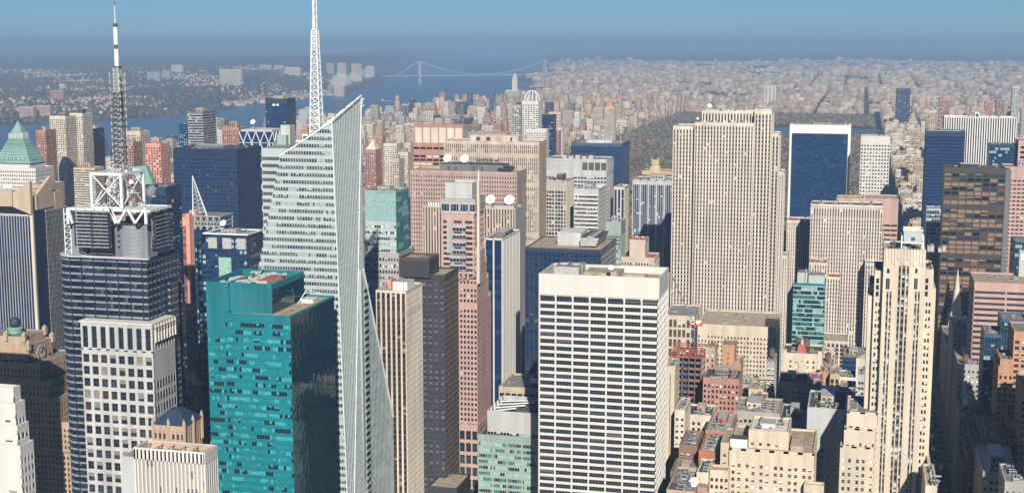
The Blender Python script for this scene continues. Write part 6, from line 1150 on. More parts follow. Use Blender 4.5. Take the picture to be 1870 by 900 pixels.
# ================================================================== suspension bridge
pw_, pe_ = atz(766, 153, -15), atz(994, 150, -15); ax = (pe_-pw_); L_ = ax.length; ax.normalize(); nn = Vector((-ax.y, ax.x, 0))
t = T('suspension_bridge', 'long suspension bridge with two steel towers across the far river', 'bridge', tuple(pw_)); ZT, ZD = 168., 52.
mat('bridge_steel', (.32, .36, .38), rough=.6, vary=.05)
for p in (pw_, pe_):
    b = MB()
    for s_ in (-17, 17):
        c = Vector((p.x, p.y, 0))+nn*s_; b.obox(c, ax, Vector((0, 0, 1)), nn, -7, 7, -18, ZT, -4.5, 4.5, 'bridge_steel')
    for za, zb2 in ((ZT-14, ZT), (ZD-12, ZD+2), (ZT-60, ZT-54), (-18, 0)): b.obox(Vector((p.x, p.y, 0)), ax, Vector((0, 0, 1)), nn, -5, 5, za, zb2, -17, 17, 'bridge_steel')
    for za, zb2 in ((0, 40), (54, 108), (112, 154)):
        m0 = Vector((p.x, p.y, 0)); b.beam(m0-nn*14+Vector((0, 0, za)), m0+nn*14+Vector((0, 0, zb2)), 1.6, 'bridge_steel'); b.beam(m0+nn*14+Vector((0, 0, za)), m0-nn*14+Vector((0, 0, zb2)), 1.6, 'bridge_steel')
    t.part('tower', b)
b = MB(); m0 = Vector((pw_.x, pw_.y, 0)); b.obox(m0, ax, Vector((0, 0, 1)), nn, -330, L_+420, ZD-7, ZD-1, -15, 15, 'bridge_steel'); t.part('deck', b)
b = MB()
for s_ in (-15, 15):
    def cab(s): 
        if s < 0: f = -s/200.; return ZT+(ZD+2-ZT)*f
        if s > L_: f = (s-L_)/210.; return ZT+(ZD+2-ZT)*f
        q = (s/L_-.5)*2; return ZD+4+(ZT-ZD-4)*q*q
    ss = [-200, -100, 0]+[L_*k/24 for k in range(1, 24)]+[L_, L_+105, L_+210]
    for a, c in zip(ss, ss[1:]): b.beam(m0+ax*a+nn*s_+Vector((0, 0, cab(a))), m0+ax*c+nn*s_+Vector((0, 0, cab(c))), 1.3, 'bridge_steel')
t.part('main_cable', b); b = MB()
for k in range(1, 48):
    s = L_*k/48
    for s_ in (-15, 15): b.beam(m0+ax*s+nn*s_+Vector((0, 0, ZD-2)), m0+ax*s+nn*s_+Vector((0, 0, cab(s))), .35, 'bridge_steel')
t.part('suspender', b, kind='stuff')
# ================================================================== generic city fabric
def cap_y(px, Y):                         # picture line above which the fabric between the towers must not rise
    if Y < 900 and px < 1228: return 930.
    if Y < 2050: pts = [(-200, 330), (90, 330), (200, 335), (300, 345), (330, 420), (480, 420), (660, 480), (760, 500), (960, 560), (1240, 700), (1420, 700), (1440, 640), (1590, 640), (1620, 560), (1700, 600), (1760, 640), (1900, 700)]
    elif Y < 3000: pts = [(-200, 288), (330, 288), (380, 268), (520, 268), (700, 262), (940, 246), (1060, 246), (1100, 252), (1560, 300), (1620, 250), (1900, 245)]
    elif Y < 6500: pts = [(-200, 172), (2000, 172)]
    else: pts = [(-200, 120), (2000, 120)]
    return float(np.interp(px, [p[0] for p in pts], [p[1] for p in pts]))
rc = random.Random(5)
PAL_W = [(.40, .28, .20), (.36, .21, .16), (.46, .35, .26), (.48, .40, .31), (.30, .19, .15), (.37, .30, .25), (.22, .16, .14), (.52, .46, .38), (.42, .24, .17), (.34, .28, .26), (.48, .36, .24), (.18, .17, .19)]
WALLS = {0: 'tan_brick', 1: 'rose_brick', 2: 'buff', 3: 'limestone_pale', 4: 'brown_brick', 5: 'concrete', 6: 'dark_stone', 7: 'white_stone', 8: 'orange_brick', 9: 'grey_stone', 10: 'cream_brick', 11: 'shade_grey'}
COLW = {0: 'tan brick', 1: 'rose brick', 2: 'buff', 3: 'pale limestone', 4: 'dark brown brick', 5: 'grey-tan', 6: 'dark stone', 7: 'white', 8: 'orange brick', 9: 'grey stone', 10: 'cream brick', 11: 'dark grey'}
B = []                                    # x0,x1,y0,y1,z0,z1,pal
def free(x0, x1, y0, y1):
    for f in FOOT:
        if x0 < f[1] and x1 > f[0] and y0 < f[3] and y1 > f[2]: return False
    return True
def zone_fill(ax0, ax1, sy0, sy1, hfun, wmin, wmax):
    k = math.ceil(sy0/80.5-.5)
    while (k+.5)*80.5 < sy1:
        ys = (k+.5)*80.5-80.5/2+9; ya, ym, yb = ys, ys+31, ys+62
        for (r0, r1) in ((ya, ym-rc.uniform(.5, 3)), (ym+rc.uniform(.5, 3), yb)):
            x = ax0+11
            while x < ax1-14:
                w_ = min(rc.uniform(wmin, wmax), ax1-11-x)
                if w_ < 6: break
                h = hfun(x, r0)
                if h > 0:
                    d0 = r0+(0 if rc.random() < .6 else rc.uniform(0, 3)); B.append([x, x+w_-.3, d0, r1-rc.uniform(0, 6), 0, h, rc.choice((2, 3, 3, 10, 0, 7)) if x > 60 and r0 > 2000 and x < 300 else rc.choice((0, 0, 1, 2, 2, 3, 3, 4, 5, 5, 7, 8, 9, 10, 10, 6, 11))])
                x += w_
        k += 1
LN = lambda m_, s_: m_*math.exp(rc.gauss(0, s_))
def h_mid(x, y): return LN(52, .5) if x < -250 else LN(48, .45)
def h_hell(x, y): return LN(24, .55) if rc.random() < .88 else rc.uniform(50, 120)
def h_uws(x, y):
    edge = x < -1500 or x > -960; return LN(20, .3) if rc.random() < (.45 if not edge else .15) else (LN(42, .3) if rc.random() < .92 else rc.uniform(65, 105))
def h_ues(x, y): return LN(42, .22) if x < 260 else LN(30, .6)
def h_har(x, y):
    if noise(np.array(x+300.), np.array(y), 520.) > .62 and rc.random() < .55: return rc.uniform(38, 52)
    return LN(15, .25) if rc.random() < .93 else rc.uniform(25, 58)
av = [-1850, -1590, -1320, -1050, -780]
for a, c in zip(av, av[1:]): zone_fill(a, c, 700, 2000, h_hell, 14, 34); zone_fill(a, c, 2010, 6500, h_uws, 16, 42)
for a, c in zip([-780, -505, -233, -3], [-505, -233, -3, 52]):
    zone_fill(a, c, 640, 2010, h_mid, 18, 36)
for a, c in zip([64, 200, 335, 480, 620, 800], [200, 335, 480, 620, 800, 980]): zone_fill(a+5, c+5, 640, 2000, lambda x, y: LN(56, .4), 18, 36); zone_fill(a, c, 2010, 6400, h_ues, 16, 34)
for a in range(-2050, 1800, 230): zone_fill(a, a+230, 6480, 9300, h_har, 26, 62)
for a in range(-3000, 2600, 240): zone_fill(a, a+240, 9310, 12500, h_har, 36, 90)
# outer boroughs and the far shore, looser
def scatter(n_, fx, fy, hf, wr, ok):
    for _ in range(n_):
        y = fy(); x = fx(y)
        if ok(x, y): w_ = rc.uniform(*wr); d = rc.uniform(*wr); B.append([x, x+w_, y, y+d, 0, hf(), rc.choice((0, 2, 3, 3, 5, 7, 7, 9, 10, 1, 2))])
scatter(7000, lambda y: rc.uniform(-.42*y, .13*y), lambda: 12500+7500*rc.random()**1.4, lambda: LN(11, .3) if rc.random() < .95 else rc.uniform(30, 55), (25, 110), lambda x, y: x > float(bank(MH, y))+150)
clus = lambda x, y: noise(np.array(x), np.array(y), 420.) > -.1
scatter(12000, lambda y: float(bank(NJ, y))-260-rc.random()**1.5*min(4500, .75*y), lambda: rc.uniform(3600, 12500), lambda: LN(8, .3) if rc.random() < .98 else rc.uniform(16, 30), (8, 17), lambda x, y: clus(x, y) and x > -.74*y)
scatter(420, lambda y: float(bank(NJ, y))-rc.uniform(90, 250), lambda: rc.uniform(4300, 8800), lambda: rc.uniform(7, 18), (25, 90), lambda x, y: True)
# keep what the picture can hold, drop what overlaps a named tower, shade or hides it
keep = []
for q in B:
    x0, x1, y0, y1, z0, z1, pal = q
    mx, my = (x0+x1)/2, (y0+y1)/2
    if y0 < 2400 and not free(x0-1, x1+1, y0-1, y1+1): continue
    if -790 < mx < 50 and 2050 < my < 6260: continue
    if my > 6400 and noise(np.array(mx), np.array(my), 330.) > .42: continue
    if my > 2000 and mx < float(bank(MH, my))+70 and mx > float(bank(NJ, my))-60: continue
    px, py, c = proj((mx, y0, z1))
    if px < -70 or px > 1940: continue
    base = float(height(mx, my)) if my > 6400 or mx < -2600 else 0.
    z1 += base; z0 = base-3 if base else 0
    cy = min(cap_y(proj((x0, y0, z1))[0], y0), 9999); cy = max(cy, cap_y(proj((x1, y0, z1))[0], y0))
    if y0 < 6500:
        ang = ray(px, cy); zmax = CAMZ+ang.z/ang.y*y0
        if z1 > zmax: z1 = zmax-rc.uniform(0, 12)
        if z1 < 8: continue
    keep.append([x0, x1, y0, y1, z0, z1, pal])
# rough visibility: sweep from near to far with a skyline per picture column
fixed = []
for o in list(COL.objects):
    if o.get('category') and o.type == 'EMPTY':
        for ch in o.children:
            if ch.name.startswith('wall') and ch.type == 'MESH' and len(ch.data.vertices):
                vs = np.empty(len(ch.data.vertices)*3, np.float32); ch.data.vertices.foreach_get('co', vs); vs = vs.reshape(-1, 3); loc = np.array(o.location); lo = vs.min(0)+loc; hi = np.percentile(vs, 90, axis=0)+loc
                fixed.append((lo[1], [lo[0], hi[0], lo[1], hi[1], 0, hi[2], -1]))
items = sorted(fixed+[(q[2], q) for q in keep], key=lambda p: p[0])
sky_ = np.full(1870, 900.); vis = []
for y0, q in items:
    pts = [proj((q[0], q[2], q[5])), proj((q[1], q[2], q[5]))]
    a, c = int(max(0, min(p[0] for p in pts))), int(min(1869, max(p[0] for p in pts)))+1; ty = pts[0][1]
    if c <= a: continue
    seg = sky_[a:c]; gain = np.clip(seg-ty, 0, None).sum()
    if q[6] >= 0 and gain > 0: vis.append((gain/1., q))
    if q[6] >= 0 or True:
        sky_[a:c] = np.minimum(seg, ty)
vis.sort(key=lambda p: -p[0])
near = [q for g, q in vis if q[2] < 5200]
IND = near[:290]; ids = set(id(q) for q in IND); REST = [q for g, q in vis if id(q) not in ids]
print('fabric', len(B), 'kept', len(keep), 'visible', len(vis), 'individual', len(IND))
# landmarks for telling them apart
LM = []
short = {'pyramid_roof_tower': 'green pyramid tower', 'mast_topped_tower': 'mast-topped tower', 'dark_slab': 'dark blue slab', 'slanted_glass_tower': 'slanted glass tower', 'crowned_tower': 'red-crowned tower', 'mauve_slab': 'mauve slab', 'tan_slab': 'tan slab', 'limestone_slab': 'great limestone slab', 'framed_glass_slab': 'white-framed glass slab', 'white_tower': 'slim white tower', 'bronze_tower': 'bronze tower', 'white_finned_tower': 'white finned tower', 'cathedral': 'cathedral', 'construction_site': 'construction site', 'office_tower': 'white banded tower', 'blue_office_tower': 'deep blue office tower', 'domed_white_tower': 'domed white tower', 'ornate_hotel': 'ornate hotel', 'salmon_tower': 'salmon tower', 'navy_glass_tower': 'navy glass tower', 'diagrid_tower': 'diagrid tower', 'glass_tower': 'teal glass tower', 'aqua_tower': 'aqua tower', 'navy_slab_tower': 'far navy tower', 'banded_slab': 'beige banded slab', 'salmon_apartment_tower': 'salmon apartment tower', 'twin_peaked_apartments': 'twin-peaked apartments', 'red_stepped_tower': 'red stepped tower', 'limestone_block': 'pinstriped limestone block', 'pink_banded_building': 'pink banded building'}
for o in COL.objects:
    if o.name in short: 
        zt = max([(ch.matrix_basis.translation.z+max((v[2] for v in ch.bound_box), default=0)) for ch in o.children] or [0]); LM.append((proj((o.location.x, o.location.y, min(zt, 300)+o.location.z)), short[o.name]))
used_lab = {}
def relabel(q):
    p = proj(((q[0]+q[1])/2, q[2], q[5])); d, (lp, ln) = min(((p[0]-l[0][0])**2+(p[1]-l[0][1])**2, l) for l in LM)
    dx, dy = p[0]-lp[0], p[1]-lp[1]; side = ('left of' if dx < 0 else 'right of') if abs(dx) > abs(dy)*1.5 else ('beyond' if dy < 0 and q[2] > 2000 else 'above' if dy < 0 else 'below') if abs(dy) > abs(dx)*1.5 else ('up-left of' if dx < 0 and dy < 0 else 'down-left of' if dx < 0 else 'up-right of' if dy < 0 else 'down-right of')
    h = q[5]-q[4]; w_ = q[1]-q[0]; shp = 'tower' if h > 2.6*w_ else 'slab' if h > 60 else 'block' if h > 30 else 'low building'
    return (COLW[q[6]], shp, side, ln), math.sqrt(d)
ORD = ['nearest', 'second nearest', 'third nearest', 'fourth nearest', 'fifth nearest', 'sixth nearest', 'seventh nearest', 'eighth nearest', 'ninth nearest', 'tenth nearest', 'eleventh nearest', 'twelfth nearest'] + ['%s nearest' % w for w in ('thirteenth', 'fourteenth', 'fifteenth', 'sixteenth', 'seventeenth', 'eighteenth', 'nineteenth', 'twentieth')]
grp = {}
for q in IND: k, d = relabel(q); grp.setdefault(k, []).append((d, q))
labels = {}
for k, lst in grp.items():
    lst.sort(key=lambda p: p[0]); col, shp, side, ln = k
    for i, (d, q) in enumerate(lst): labels[id(q)] = ('%s %s %s the %s, %s of its colour there' % (col, shp, side, ln, ORD[min(i, 19)]) if len(lst) > 1 else 'only %s %s %s the %s' % (col, shp, side, ln))
for i, q in enumerate(IND):
    x0, x1, y0, y1, z0, z1, pal = q; rr = random.Random(i+999)
    h = z1-z0; wl = WALLS[pal]
    t = T('apartment_building' if y0 > 2000 or x0 < -780 else 'office_building', labels[id(q)], 'building', ((x0+x1)/2, (y0+y1)/2, z0), 'ordinary buildings between the towers'); fc = Fac(t)
    fl = 3.4 if y0 < 2600 else 3.8 if y0 < 3800 else 4.6; by = rr.choice((2.6, 3., 3.4, 4.2))*(1 if y0 < 2600 else 1.5)
    st = ST(bay=by, fl=fl, pw=by*rr.uniform(.35, .62), sh=fl*rr.uniform(.42, .55), pd=.35, sd=rr.choice((.32, .32, .12, .5)), wall=wl, pb=rr.uniform(.1, .4), blind=rr.choice(('blind', 'blind_dim', 'blind_white')), crown=rr.uniform(1.5, 4), win=(('glass_dark', 3), ('glass_brown', 2), ('glass_slate', 2)))
    fcs = 'SE' if (x0+x1)/2 < 0 else 'SW'
    rf = rr.choice(('roof_grey', 'roof_tan', 'roof_dark', 'roof_white', 'roof_tan'))
    step = rr.random() < .5 and h > 35
    if step:
        hz = z0+h*rr.uniform(.72, .9); block(fc, x0, x1, y0, y1, z0, hz, st, rr, fcs, roof=rf)
        a = (x1-x0)*rr.uniform(.08, .25); c = (y1-y0)*rr.uniform(.08, .2); block(fc, x0+a, x1-a*rr.uniform(.3, 1), y0+c, y1-c, hz-1, z1, st, rr, fcs, roof=rf); x0 += a; x1 -= a; y0 += c; y1 -= c
    else: block(fc, x0, x1, y0, y1, z0, z1, st, rr, fcs, roof=rf)
    dist = y0
    rooftop(t, x0+1, x1-1, y0+1, y1-1, z1-1.1, rr, 5 if dist < 1600 else 3 if dist < 2600 else 1, tanks=1 if rr.random() < .5 else 0, hm=rr.choice((wl, 'plant_metal', 'tan_concrete')), hh=rr.uniform(2.5, 5)); fc.finish()
# the rest in one mass: body, set-back top, parapet rim, bulkhead
V = []; Fc = []; Cc = []
def addbox(x0, x1, y0, y1, z0, z1, wc, rf):
    i = len(V); V.extend([(x0,y0,z0),(x1,y0,z0),(x1,y1,z0),(x0,y1,z0),(x0,y0,z1),(x1,y0,z1),(x1,y1,z1),(x0,y1,z1)])
    Fc.extend([(i+4,i+5,i+6,i+7),(i,i+1,i+5,i+4),(i+1,i+2,i+6,i+5),(i+2,i+3,i+7,i+6),(i+3,i,i+4,i+7)]); Cc.extend([rf, wc, wc, wc, wc])
RP = [(.22, .20, .18), (.36, .29, .22), (.12, .11, .11), (.44, .41, .37), (.28, .25, .22), (.16, .14, .13)]
for q in REST:
    x0, x1, y0, y1, z0, z1, pal = q; j = rc.uniform(.8, 1.2); nb_ = float(noise(np.array(x0), np.array(y0), 300.)); mean_ = (.42, .34+.03*nb_, .24+.03*nb_); wc = tuple((.6*v+.4*u_)*j for v, u_ in zip(PAL_W[pal], mean_)); rf = rc.choice(RP)
    h = z1-z0; W_, D_ = x1-x0, y1-y0
    if y0 < 7000 and h > 30 and rc.random() < .5:
        zz = z1-h*rc.uniform(.08, .25); addbox(x0, x1, y0, y1, z0, zz, wc, rf); addbox(x0+W_*.12, x1-W_*.15, y0+D_*.1, y1-D_*.15, zz, z1, wc, rf)
    else: addbox(x0, x1, y0, y1, z0, z1, wc, rf)
    if y0 < 9000:
        a = x0+W_*rc.uniform(.2, .5); c = y0+D_*rc.uniform(.2, .5); hh_ = rc.uniform(2.5, 6); addbox(a, a+W_*.3, c, c+D_*.3, z1, z1+hh_, tuple(v*.9 for v in wc), rc.choice(RP))
        if rc.random() < .4 and y0 < 5500: a = x0+W_*.7; addbox(a, a+3, y0+2, y0+5, z1, z1+6, (.14, .10, .08), (.1, .09, .08))
# window pattern on buildings too far away to tell panes apart
m = M['facade_mixed']; n = m.node_tree; bs = n.nodes['Principled BSDF']; src = bs.inputs['Base Color'].links[0].from_socket
g_ = n.nodes.new('ShaderNodeNewGeometry'); sx_ = n.nodes.new('ShaderNodeSeparateXYZ'); n.links.new(g_.outputs['Position'], sx_.inputs[0]); sn = n.nodes.new('ShaderNodeSeparateXYZ'); n.links.new(g_.outputs['Normal'], sn.inputs[0])
def MT(op, a, c=None):
    q = n.nodes.new('ShaderNodeMath'); q.operation = op
    for i, v in enumerate((a, c)):
        if v is None: continue
        if isinstance(v, (int, float)): q.inputs[i].default_value = v
        else: n.links.new(v, q.inputs[i])
    return q.outputs[0]
hu = MT('ADD', sx_.outputs[0], sx_.outputs[1]); wu = MT('LESS_THAN', MT('FRACT', MT('MULTIPLY', hu, 1/4.3)), .5); wv = MT('LESS_THAN', MT('FRACT', MT('MULTIPLY', sx_.outputs[2], 1/4.1)), .5)
up_ = MT('LESS_THAN', MT('ABSOLUTE', sn.outputs[2]), .5); msk = MT('MULTIPLY', MT('MULTIPLY', wu, wv), up_)
mx2 = n.nodes.new('ShaderNodeMix'); mx2.data_type = 'RGBA'; n.links.new(MT('MULTIPLY', msk, .8), mx2.inputs[0]); n.links.new(src, mx2.inputs[6]); mx2.inputs[7].default_value = (.045, .045, .055, 1); n.links.new(mx2.outputs[2], bs.inputs['Base Color'])
o = link(bpy.data.objects.new('distant_buildings', fast_mesh('distant_buildings', V, Fc, ['facade_mixed'], col=Cc))); o['kind'] = 'stuff'; o['label'] = 'mass of small distant apartment buildings reaching to the hazy horizon'; o['category'] = 'buildings'

# ================================================================== trees
nrng = np.random.default_rng(3)
ico = [(0, 0, 1)]+[(.894*math.cos(a*math.tau/5), .894*math.sin(a*math.tau/5), .447) for a in range(5)]+[(.894*math.cos((a+.5)*math.tau/5), .894*math.sin((a+.5)*math.tau/5), -.447) for a in range(5)]
ICF = [(0, 1+i, 1+(i+1) % 5) for i in range(5)]+[(1+i, 6+i, 1+(i+1) % 5) for i in range(5)]+[(1+(i+1) % 5, 6+i, 6+(i+1) % 5) for i in range(5)]
def canopy(name, P, R, C, label, jit=.35):
    P = np.asarray(P); n_ = len(P); base = np.array(ico); k = len(base)
    V = base[None]*np.asarray(R)[:, None, None]*(1+nrng.uniform(-jit, jit, (n_, k, 1)))*np.array([1, 1, .8]); a = nrng.uniform(0, math.tau, n_); ca, sa_ = np.cos(a)[:, None], np.sin(a)[:, None]
    V = np.stack([V[..., 0]*ca-V[..., 1]*sa_, V[..., 0]*sa_+V[..., 1]*ca, V[..., 2]], -1)+P[:, None]
    Fa = (np.array(ICF)[None]+np.arange(n_)[:, None, None]*k).reshape(-1, 3); col = np.repeat(np.asarray(C), len(ICF), 0)*nrng.uniform(.86, 1.14, (n_*len(ICF), 1))*np.repeat(nrng.uniform(.55, 1.6, (n_, 1)), len(ICF), 0)
    o = link(bpy.data.objects.new(name, fast_mesh(name, V.reshape(-1, 3), Fa, ['leaf_mixed'], col=col))); o['kind'] = 'stuff'; o['label'] = label; o['category'] = 'trees'; return o
def autumn(x, y):
    n1 = noise(x, y, 160.); n2 = noise(x+900, y-300, 75.); c = np.empty((len(x), 3)); r = nrng.random(len(x))
    pal = np.array([(.060, .070, .036), (.080, .070, .042), (.105, .070, .045), (.15, .078, .040), (.100, .082, .058), (.055, .060, .036), (.092, .080, .068)])
    s_ = n1+.7*n2+nrng.normal(0, .45, len(x)); i = np.clip(((s_+1.6)/3.2*7).astype(int), 0, 6); return 1.5*pal[np.array([5, 0, 1, 4, 2, 6, 3])[i]]
N_ = 26000; x = nrng.uniform(-785, 46, N_); y = 2070+nrng.random(N_)**1.25*4150
ok = noise(x-200, y, 130.) > -1.05+.35*(nrng.random(N_) < .5)
ok &= ((x+210)/320)**2+((y-5120)/330)**2 > 1
x, y = x[ok], y[ok]; r = nrng.uniform(3.2, 7.2, len(x)); P = []; Rr = []; Cc = []
col = autumn(x, y); z = 6+r*.6+nrng.uniform(0, 4, len(x))
for dx, dy, dz, s_ in ((0, 0, 0, 1.), (.8, .2, -.25, .7), (-.6, .6, -.2, .72), (.1, -.8, -.3, .66)):
    sel = np.ones(len(x), bool) if s_ == 1. else y < 4300
    P.append(np.stack([x+dx*r, y+dy*r, z+dz*r], -1)[sel]); Rr.append((r*s_)[sel]); Cc.append((col*(1 if s_ == 1 else .92))[sel])
canopy('park_trees', np.concatenate(P), np.concatenate(Rr), np.concatenate(Cc), 'autumn woodland of the big rectangular park')
b = MB(); b.quad((-790, 2052, .45), (50, 2052, .45), (50, 6262, .45), (-790, 6262, .45), 'leaf_ground' if 'leaf_ground' in M else 'roof_green'); 
mat('park_lawn', (.09, .10, .045), vary=.4, scale=.01, rough=1); b.m = ['park_lawn']; structure('park_ground', b)
N_ = 34000; y = 3600+nrng.random(N_)*11500; x = bank(NJ, y)-150-nrng.random(N_)**1.6*np.minimum(6000, .8*y); ok = (x > -.75*y) & ((noise(x, y, 420.) < .25) | (bank(NJ, y)-x < 620)); x, y = x[ok], y[ok]; z = height(x, y)+5
col = np.array([(.075, .065, .05), (.06, .065, .04), (.09, .065, .045)])[nrng.integers(0, 3, len(x))]; canopy('far_woods', np.stack([x, y, z], -1), nrng.uniform(7, 15, len(x)), col, 'bare brownish woods on the far shore')
N_ = 16000; y = 6400+nrng.random(N_)*9000; x = nrng.uniform(-.34, .12, N_)*y; ok = (x > bank(MH, y)+60) & (noise(x, y, 330.) > .38) | ((x > bank(MH, y)+30) & (x < bank(MH, y)+110)); x, y = x[ok], y[ok]; z = height(x, y)+7
canopy('distant_park_trees', np.stack([x, y, z], -1), nrng.uniform(7, 14, len(x)), np.array([(.06, .06, .04), (.05, .065, .035)])[nrng.integers(0, 2, len(x))], 'patches of trees among the distant blocks')
# ================================================================== traffic
def car_proto(kind, col, loc, label):
    t = T(kind, label, kind.replace('_', ' ').split()[-1], loc); L2_, W2 = {'yellow_taxi': (4.9, 1.9), 'parked_car': (4.6, 1.85), 'city_bus': (12, 2.6), 'delivery_van': (6.5, 2.2)}[kind]; h0 = {'city_bus': 3, 'delivery_van': 2.7}.get(kind, .85)
    x, y, z = loc; b = MB(); w2, l2 = W2/2, L2_/2
    b.hexa([(x-w2, y-l2, z+.3), (x+w2, y-l2, z+.3), (x+w2, y+l2, z+.3), (x-w2, y+l2, z+.3), (x-w2*.94, y-l2*.98, z+h0), (x+w2*.94, y-l2*.98, z+h0), (x+w2*.94, y+l2*.96, z+h0), (x-w2*.94, y+l2*.96, z+h0)], col); t.part('body', b)
    b = MB()
    if h0 < 1: b.hexa([(x-w2*.88, y-l2*.7, z+h0), (x+w2*.88, y-l2*.7, z+h0), (x+w2*.88, y+l2*.45, z+h0), (x-w2*.88, y+l2*.45, z+h0), (x-w2*.72, y-l2*.48, z+1.42), (x+w2*.72, y-l2*.48, z+1.42), (x+w2*.72, y+l2*.15, z+1.42), (x-w2*.72, y+l2*.15, z+1.42)], 'glass_dark', col); t.part('cabin', b)
    else: b.box(x-w2*.97, x+w2*.97, y-l2*1.0, y-l2*.97, z+1.5, z+h0-.4, 'glass_dark'); b.box(x-w2*1.01, x+w2*1.01, y-l2*.8, y+l2*.9, z+1.5, z+h0-.7, 'glass_dark'); t.part('windows', b)
    for sx2 in (-1, 1):
        for sy in (-.62, .62): b = MB(); b.beam((x+sx2*w2*.78, y+sy*l2, z+.34), (x+sx2*w2*1.0, y+sy*l2, z+.34), .33, 'rubber'); t.part('wheel', b)
    return t.root
mat('taxi_yellow', (.75, .40, .03), rough=.3, vary=0); mat('car_black', (.02, .02, .025), rough=.25, vary=0); mat('car_white', (.7, .7, .7), rough=.3, vary=0); mat('car_silver', (.35, .37, .4), rough=.3, vary=0, metal=.5); mat('car_red', (.4, .03, .02), rough=.3, vary=0)
slots = []
rt = random.Random(8)
for lane in (-6.6, -3.3, 0, 3.3, 6.6):
    y = 905+rt.uniform(0, 6)
    while y < 1390: slots.append((64+lane, y)); y += rt.uniform(7.5, 17)
slots = [s for s in slots if min(abs(s[1]-street(k)) for k in range(40, 52)) > 7]
PR = [('yellow_taxi', 'taxi_yellow'), ('parked_car', 'car_black'), ('parked_car', 'car_white'), ('parked_car', 'car_silver'), ('parked_car', 'car_red'), ('city_bus', 'car_white'), ('delivery_van', 'car_white')]
NMC = {'taxi_yellow': 'yellow', 'car_black': 'black', 'car_white': 'white', 'car_silver': 'silver', 'car_red': 'dark red'}
LN_ = {-6.6: 'leftmost', -3.3: 'second', 0: 'middle', 3.3: 'fourth', 6.6: 'rightmost'}
cars = {}
count = {}
for s in slots:
    k = rt.choices(range(7), (6, 5, 4, 4, 1, 1, 1))[0]; kind, colr = PR[k]; lane = LN_[round(s[0]-64, 1)]; key = (kind, colr, lane)
    count[key] = count.get(key, 0)+1; w_ = {'yellow_taxi': 'taxi', 'parked_car': 'car', 'city_bus': 'bus', 'delivery_van': 'van'}[kind]
    lab = '%s %s in the %s lane of the shaded avenue, %s from the bottom' % (NMC[colr], w_, lane, ['first', 'second', 'third', 'fourth', 'fifth', 'sixth', 'seventh', 'eighth', 'ninth', 'tenth', 'eleventh', 'twelfth', 'thirteenth', 'fourteenth', 'fifteenth'][min(count[key]-1, 14)])
    g = 'vehicles on the shaded avenue'
    if k not in cars: r = car_proto(kind, colr, (s[0], s[1], .33), lab); r['group'] = g; cars[k] = r
    else: copy_tree(cars[k], (s[0], s[1], .33), lab, g)
for i, (px, py, k, lab) in enumerate([(862, 876, 6, 'white truck parked at the crossing between dark tower and green glass block'), (820, 893, 2, 'white car at the crossing below the dark tower base'), (846, 890, 3, 'silver car on the cross street right of the dark tower base'), (868, 893, 0, 'yellow taxi beside the green glass block at the bottom')]):
    p = atz(px, py, .33)
    if k in cars: copy_tree(cars[k], tuple(p), lab, 'vehicles at the lower crossing')
# street trees beside the avenue: trunk, limbs, crown of leaf clumps
def street_tree(x, y, lab, g='trees along the shaded avenue'):
    t = T('street_tree', lab, 'tree', (x, y, .3), g); rr = random.Random(int(x*7+y)); b = MB(); b.beam((x, y, .3), (x, y, 4), .22, 'tank_wood', .15)
    for k in range(5): a = k*1.26; b.beam((x, y, 3.4), (x+2*math.cos(a), y+2*math.sin(a), 6.5), .1, 'tank_wood', .04)
    t.part('trunk', b); b = MB()
    for k in range(120):
        a = rr.uniform(0, 6.28); rr_ = 2.9*math.sqrt(rr.random()); z = 4.4+rr.uniform(0, 4.2); s_ = .55; cx, cy = x+rr_*math.cos(a)*(1-abs(z-6.3)/5), y+rr_*math.sin(a)*(1-abs(z-6.3)/5); d = [Vector((rr.uniform(-1, 1), rr.uniform(-1, 1), rr.uniform(-1, 1)))*s_ for _ in range(4)]; c = Vector((cx, cy, z)); b.quad(c+d[0], c+d[1], c+d[2], c+d[3], 'tree_leaf')
    t.part('crown', b); return t.root
mat('tree_leaf', (.10, .12, .04), vary=.4, scale=1)
n_t = 0
for y in range(912, 1010, 12): street_tree(76.2, y, 'leafy street tree on the right pavement of the shaded avenue, %s from the bottom' % ['first', 'second', 'third', 'fourth', 'fifth', 'sixth', 'seventh', 'eighth', 'ninth'][n_t]); n_t += 1
# billboards in the square between teal and stone towers
for px0, px1, y0, y1, Y, m_, lab in [(334, 340, 690, 728, 980, 'steel_blue', 'tall blue billboard in the dark gap left of the teal tower'), (344, 360, 770, 800, 900, 'blue_panel', 'blue-purple billboard low in the dark gap left of the teal tower'), (347, 358, 606, 628, 1165, 'white_paint', 'triangular white-studded sign above the red base of the salmon tower'), (335, 342, 735, 760, 960, 'red_paint', 'small red billboard below the tall blue one')]:
    t = T('billboard', lab, 'billboard', tuple(at(px0, y1, Y))); b = MB(); p, q = at(px0, y0, Y), at(px1, y1, Y); b.box(p.x, q.x, Y, Y+.8, q.z, p.z, m_); t.part('panel', b); b = MB(); b.beam((p.x+.5, Y+.9, q.z-20), (p.x+.5, Y+.9, p.z), .3, 'plant_dark'); b.beam((q.x-.5, Y+.9, q.z-20), (q.x-.5, Y+.9, p.z), .3, 'plant_dark'); t.part('frame', b)
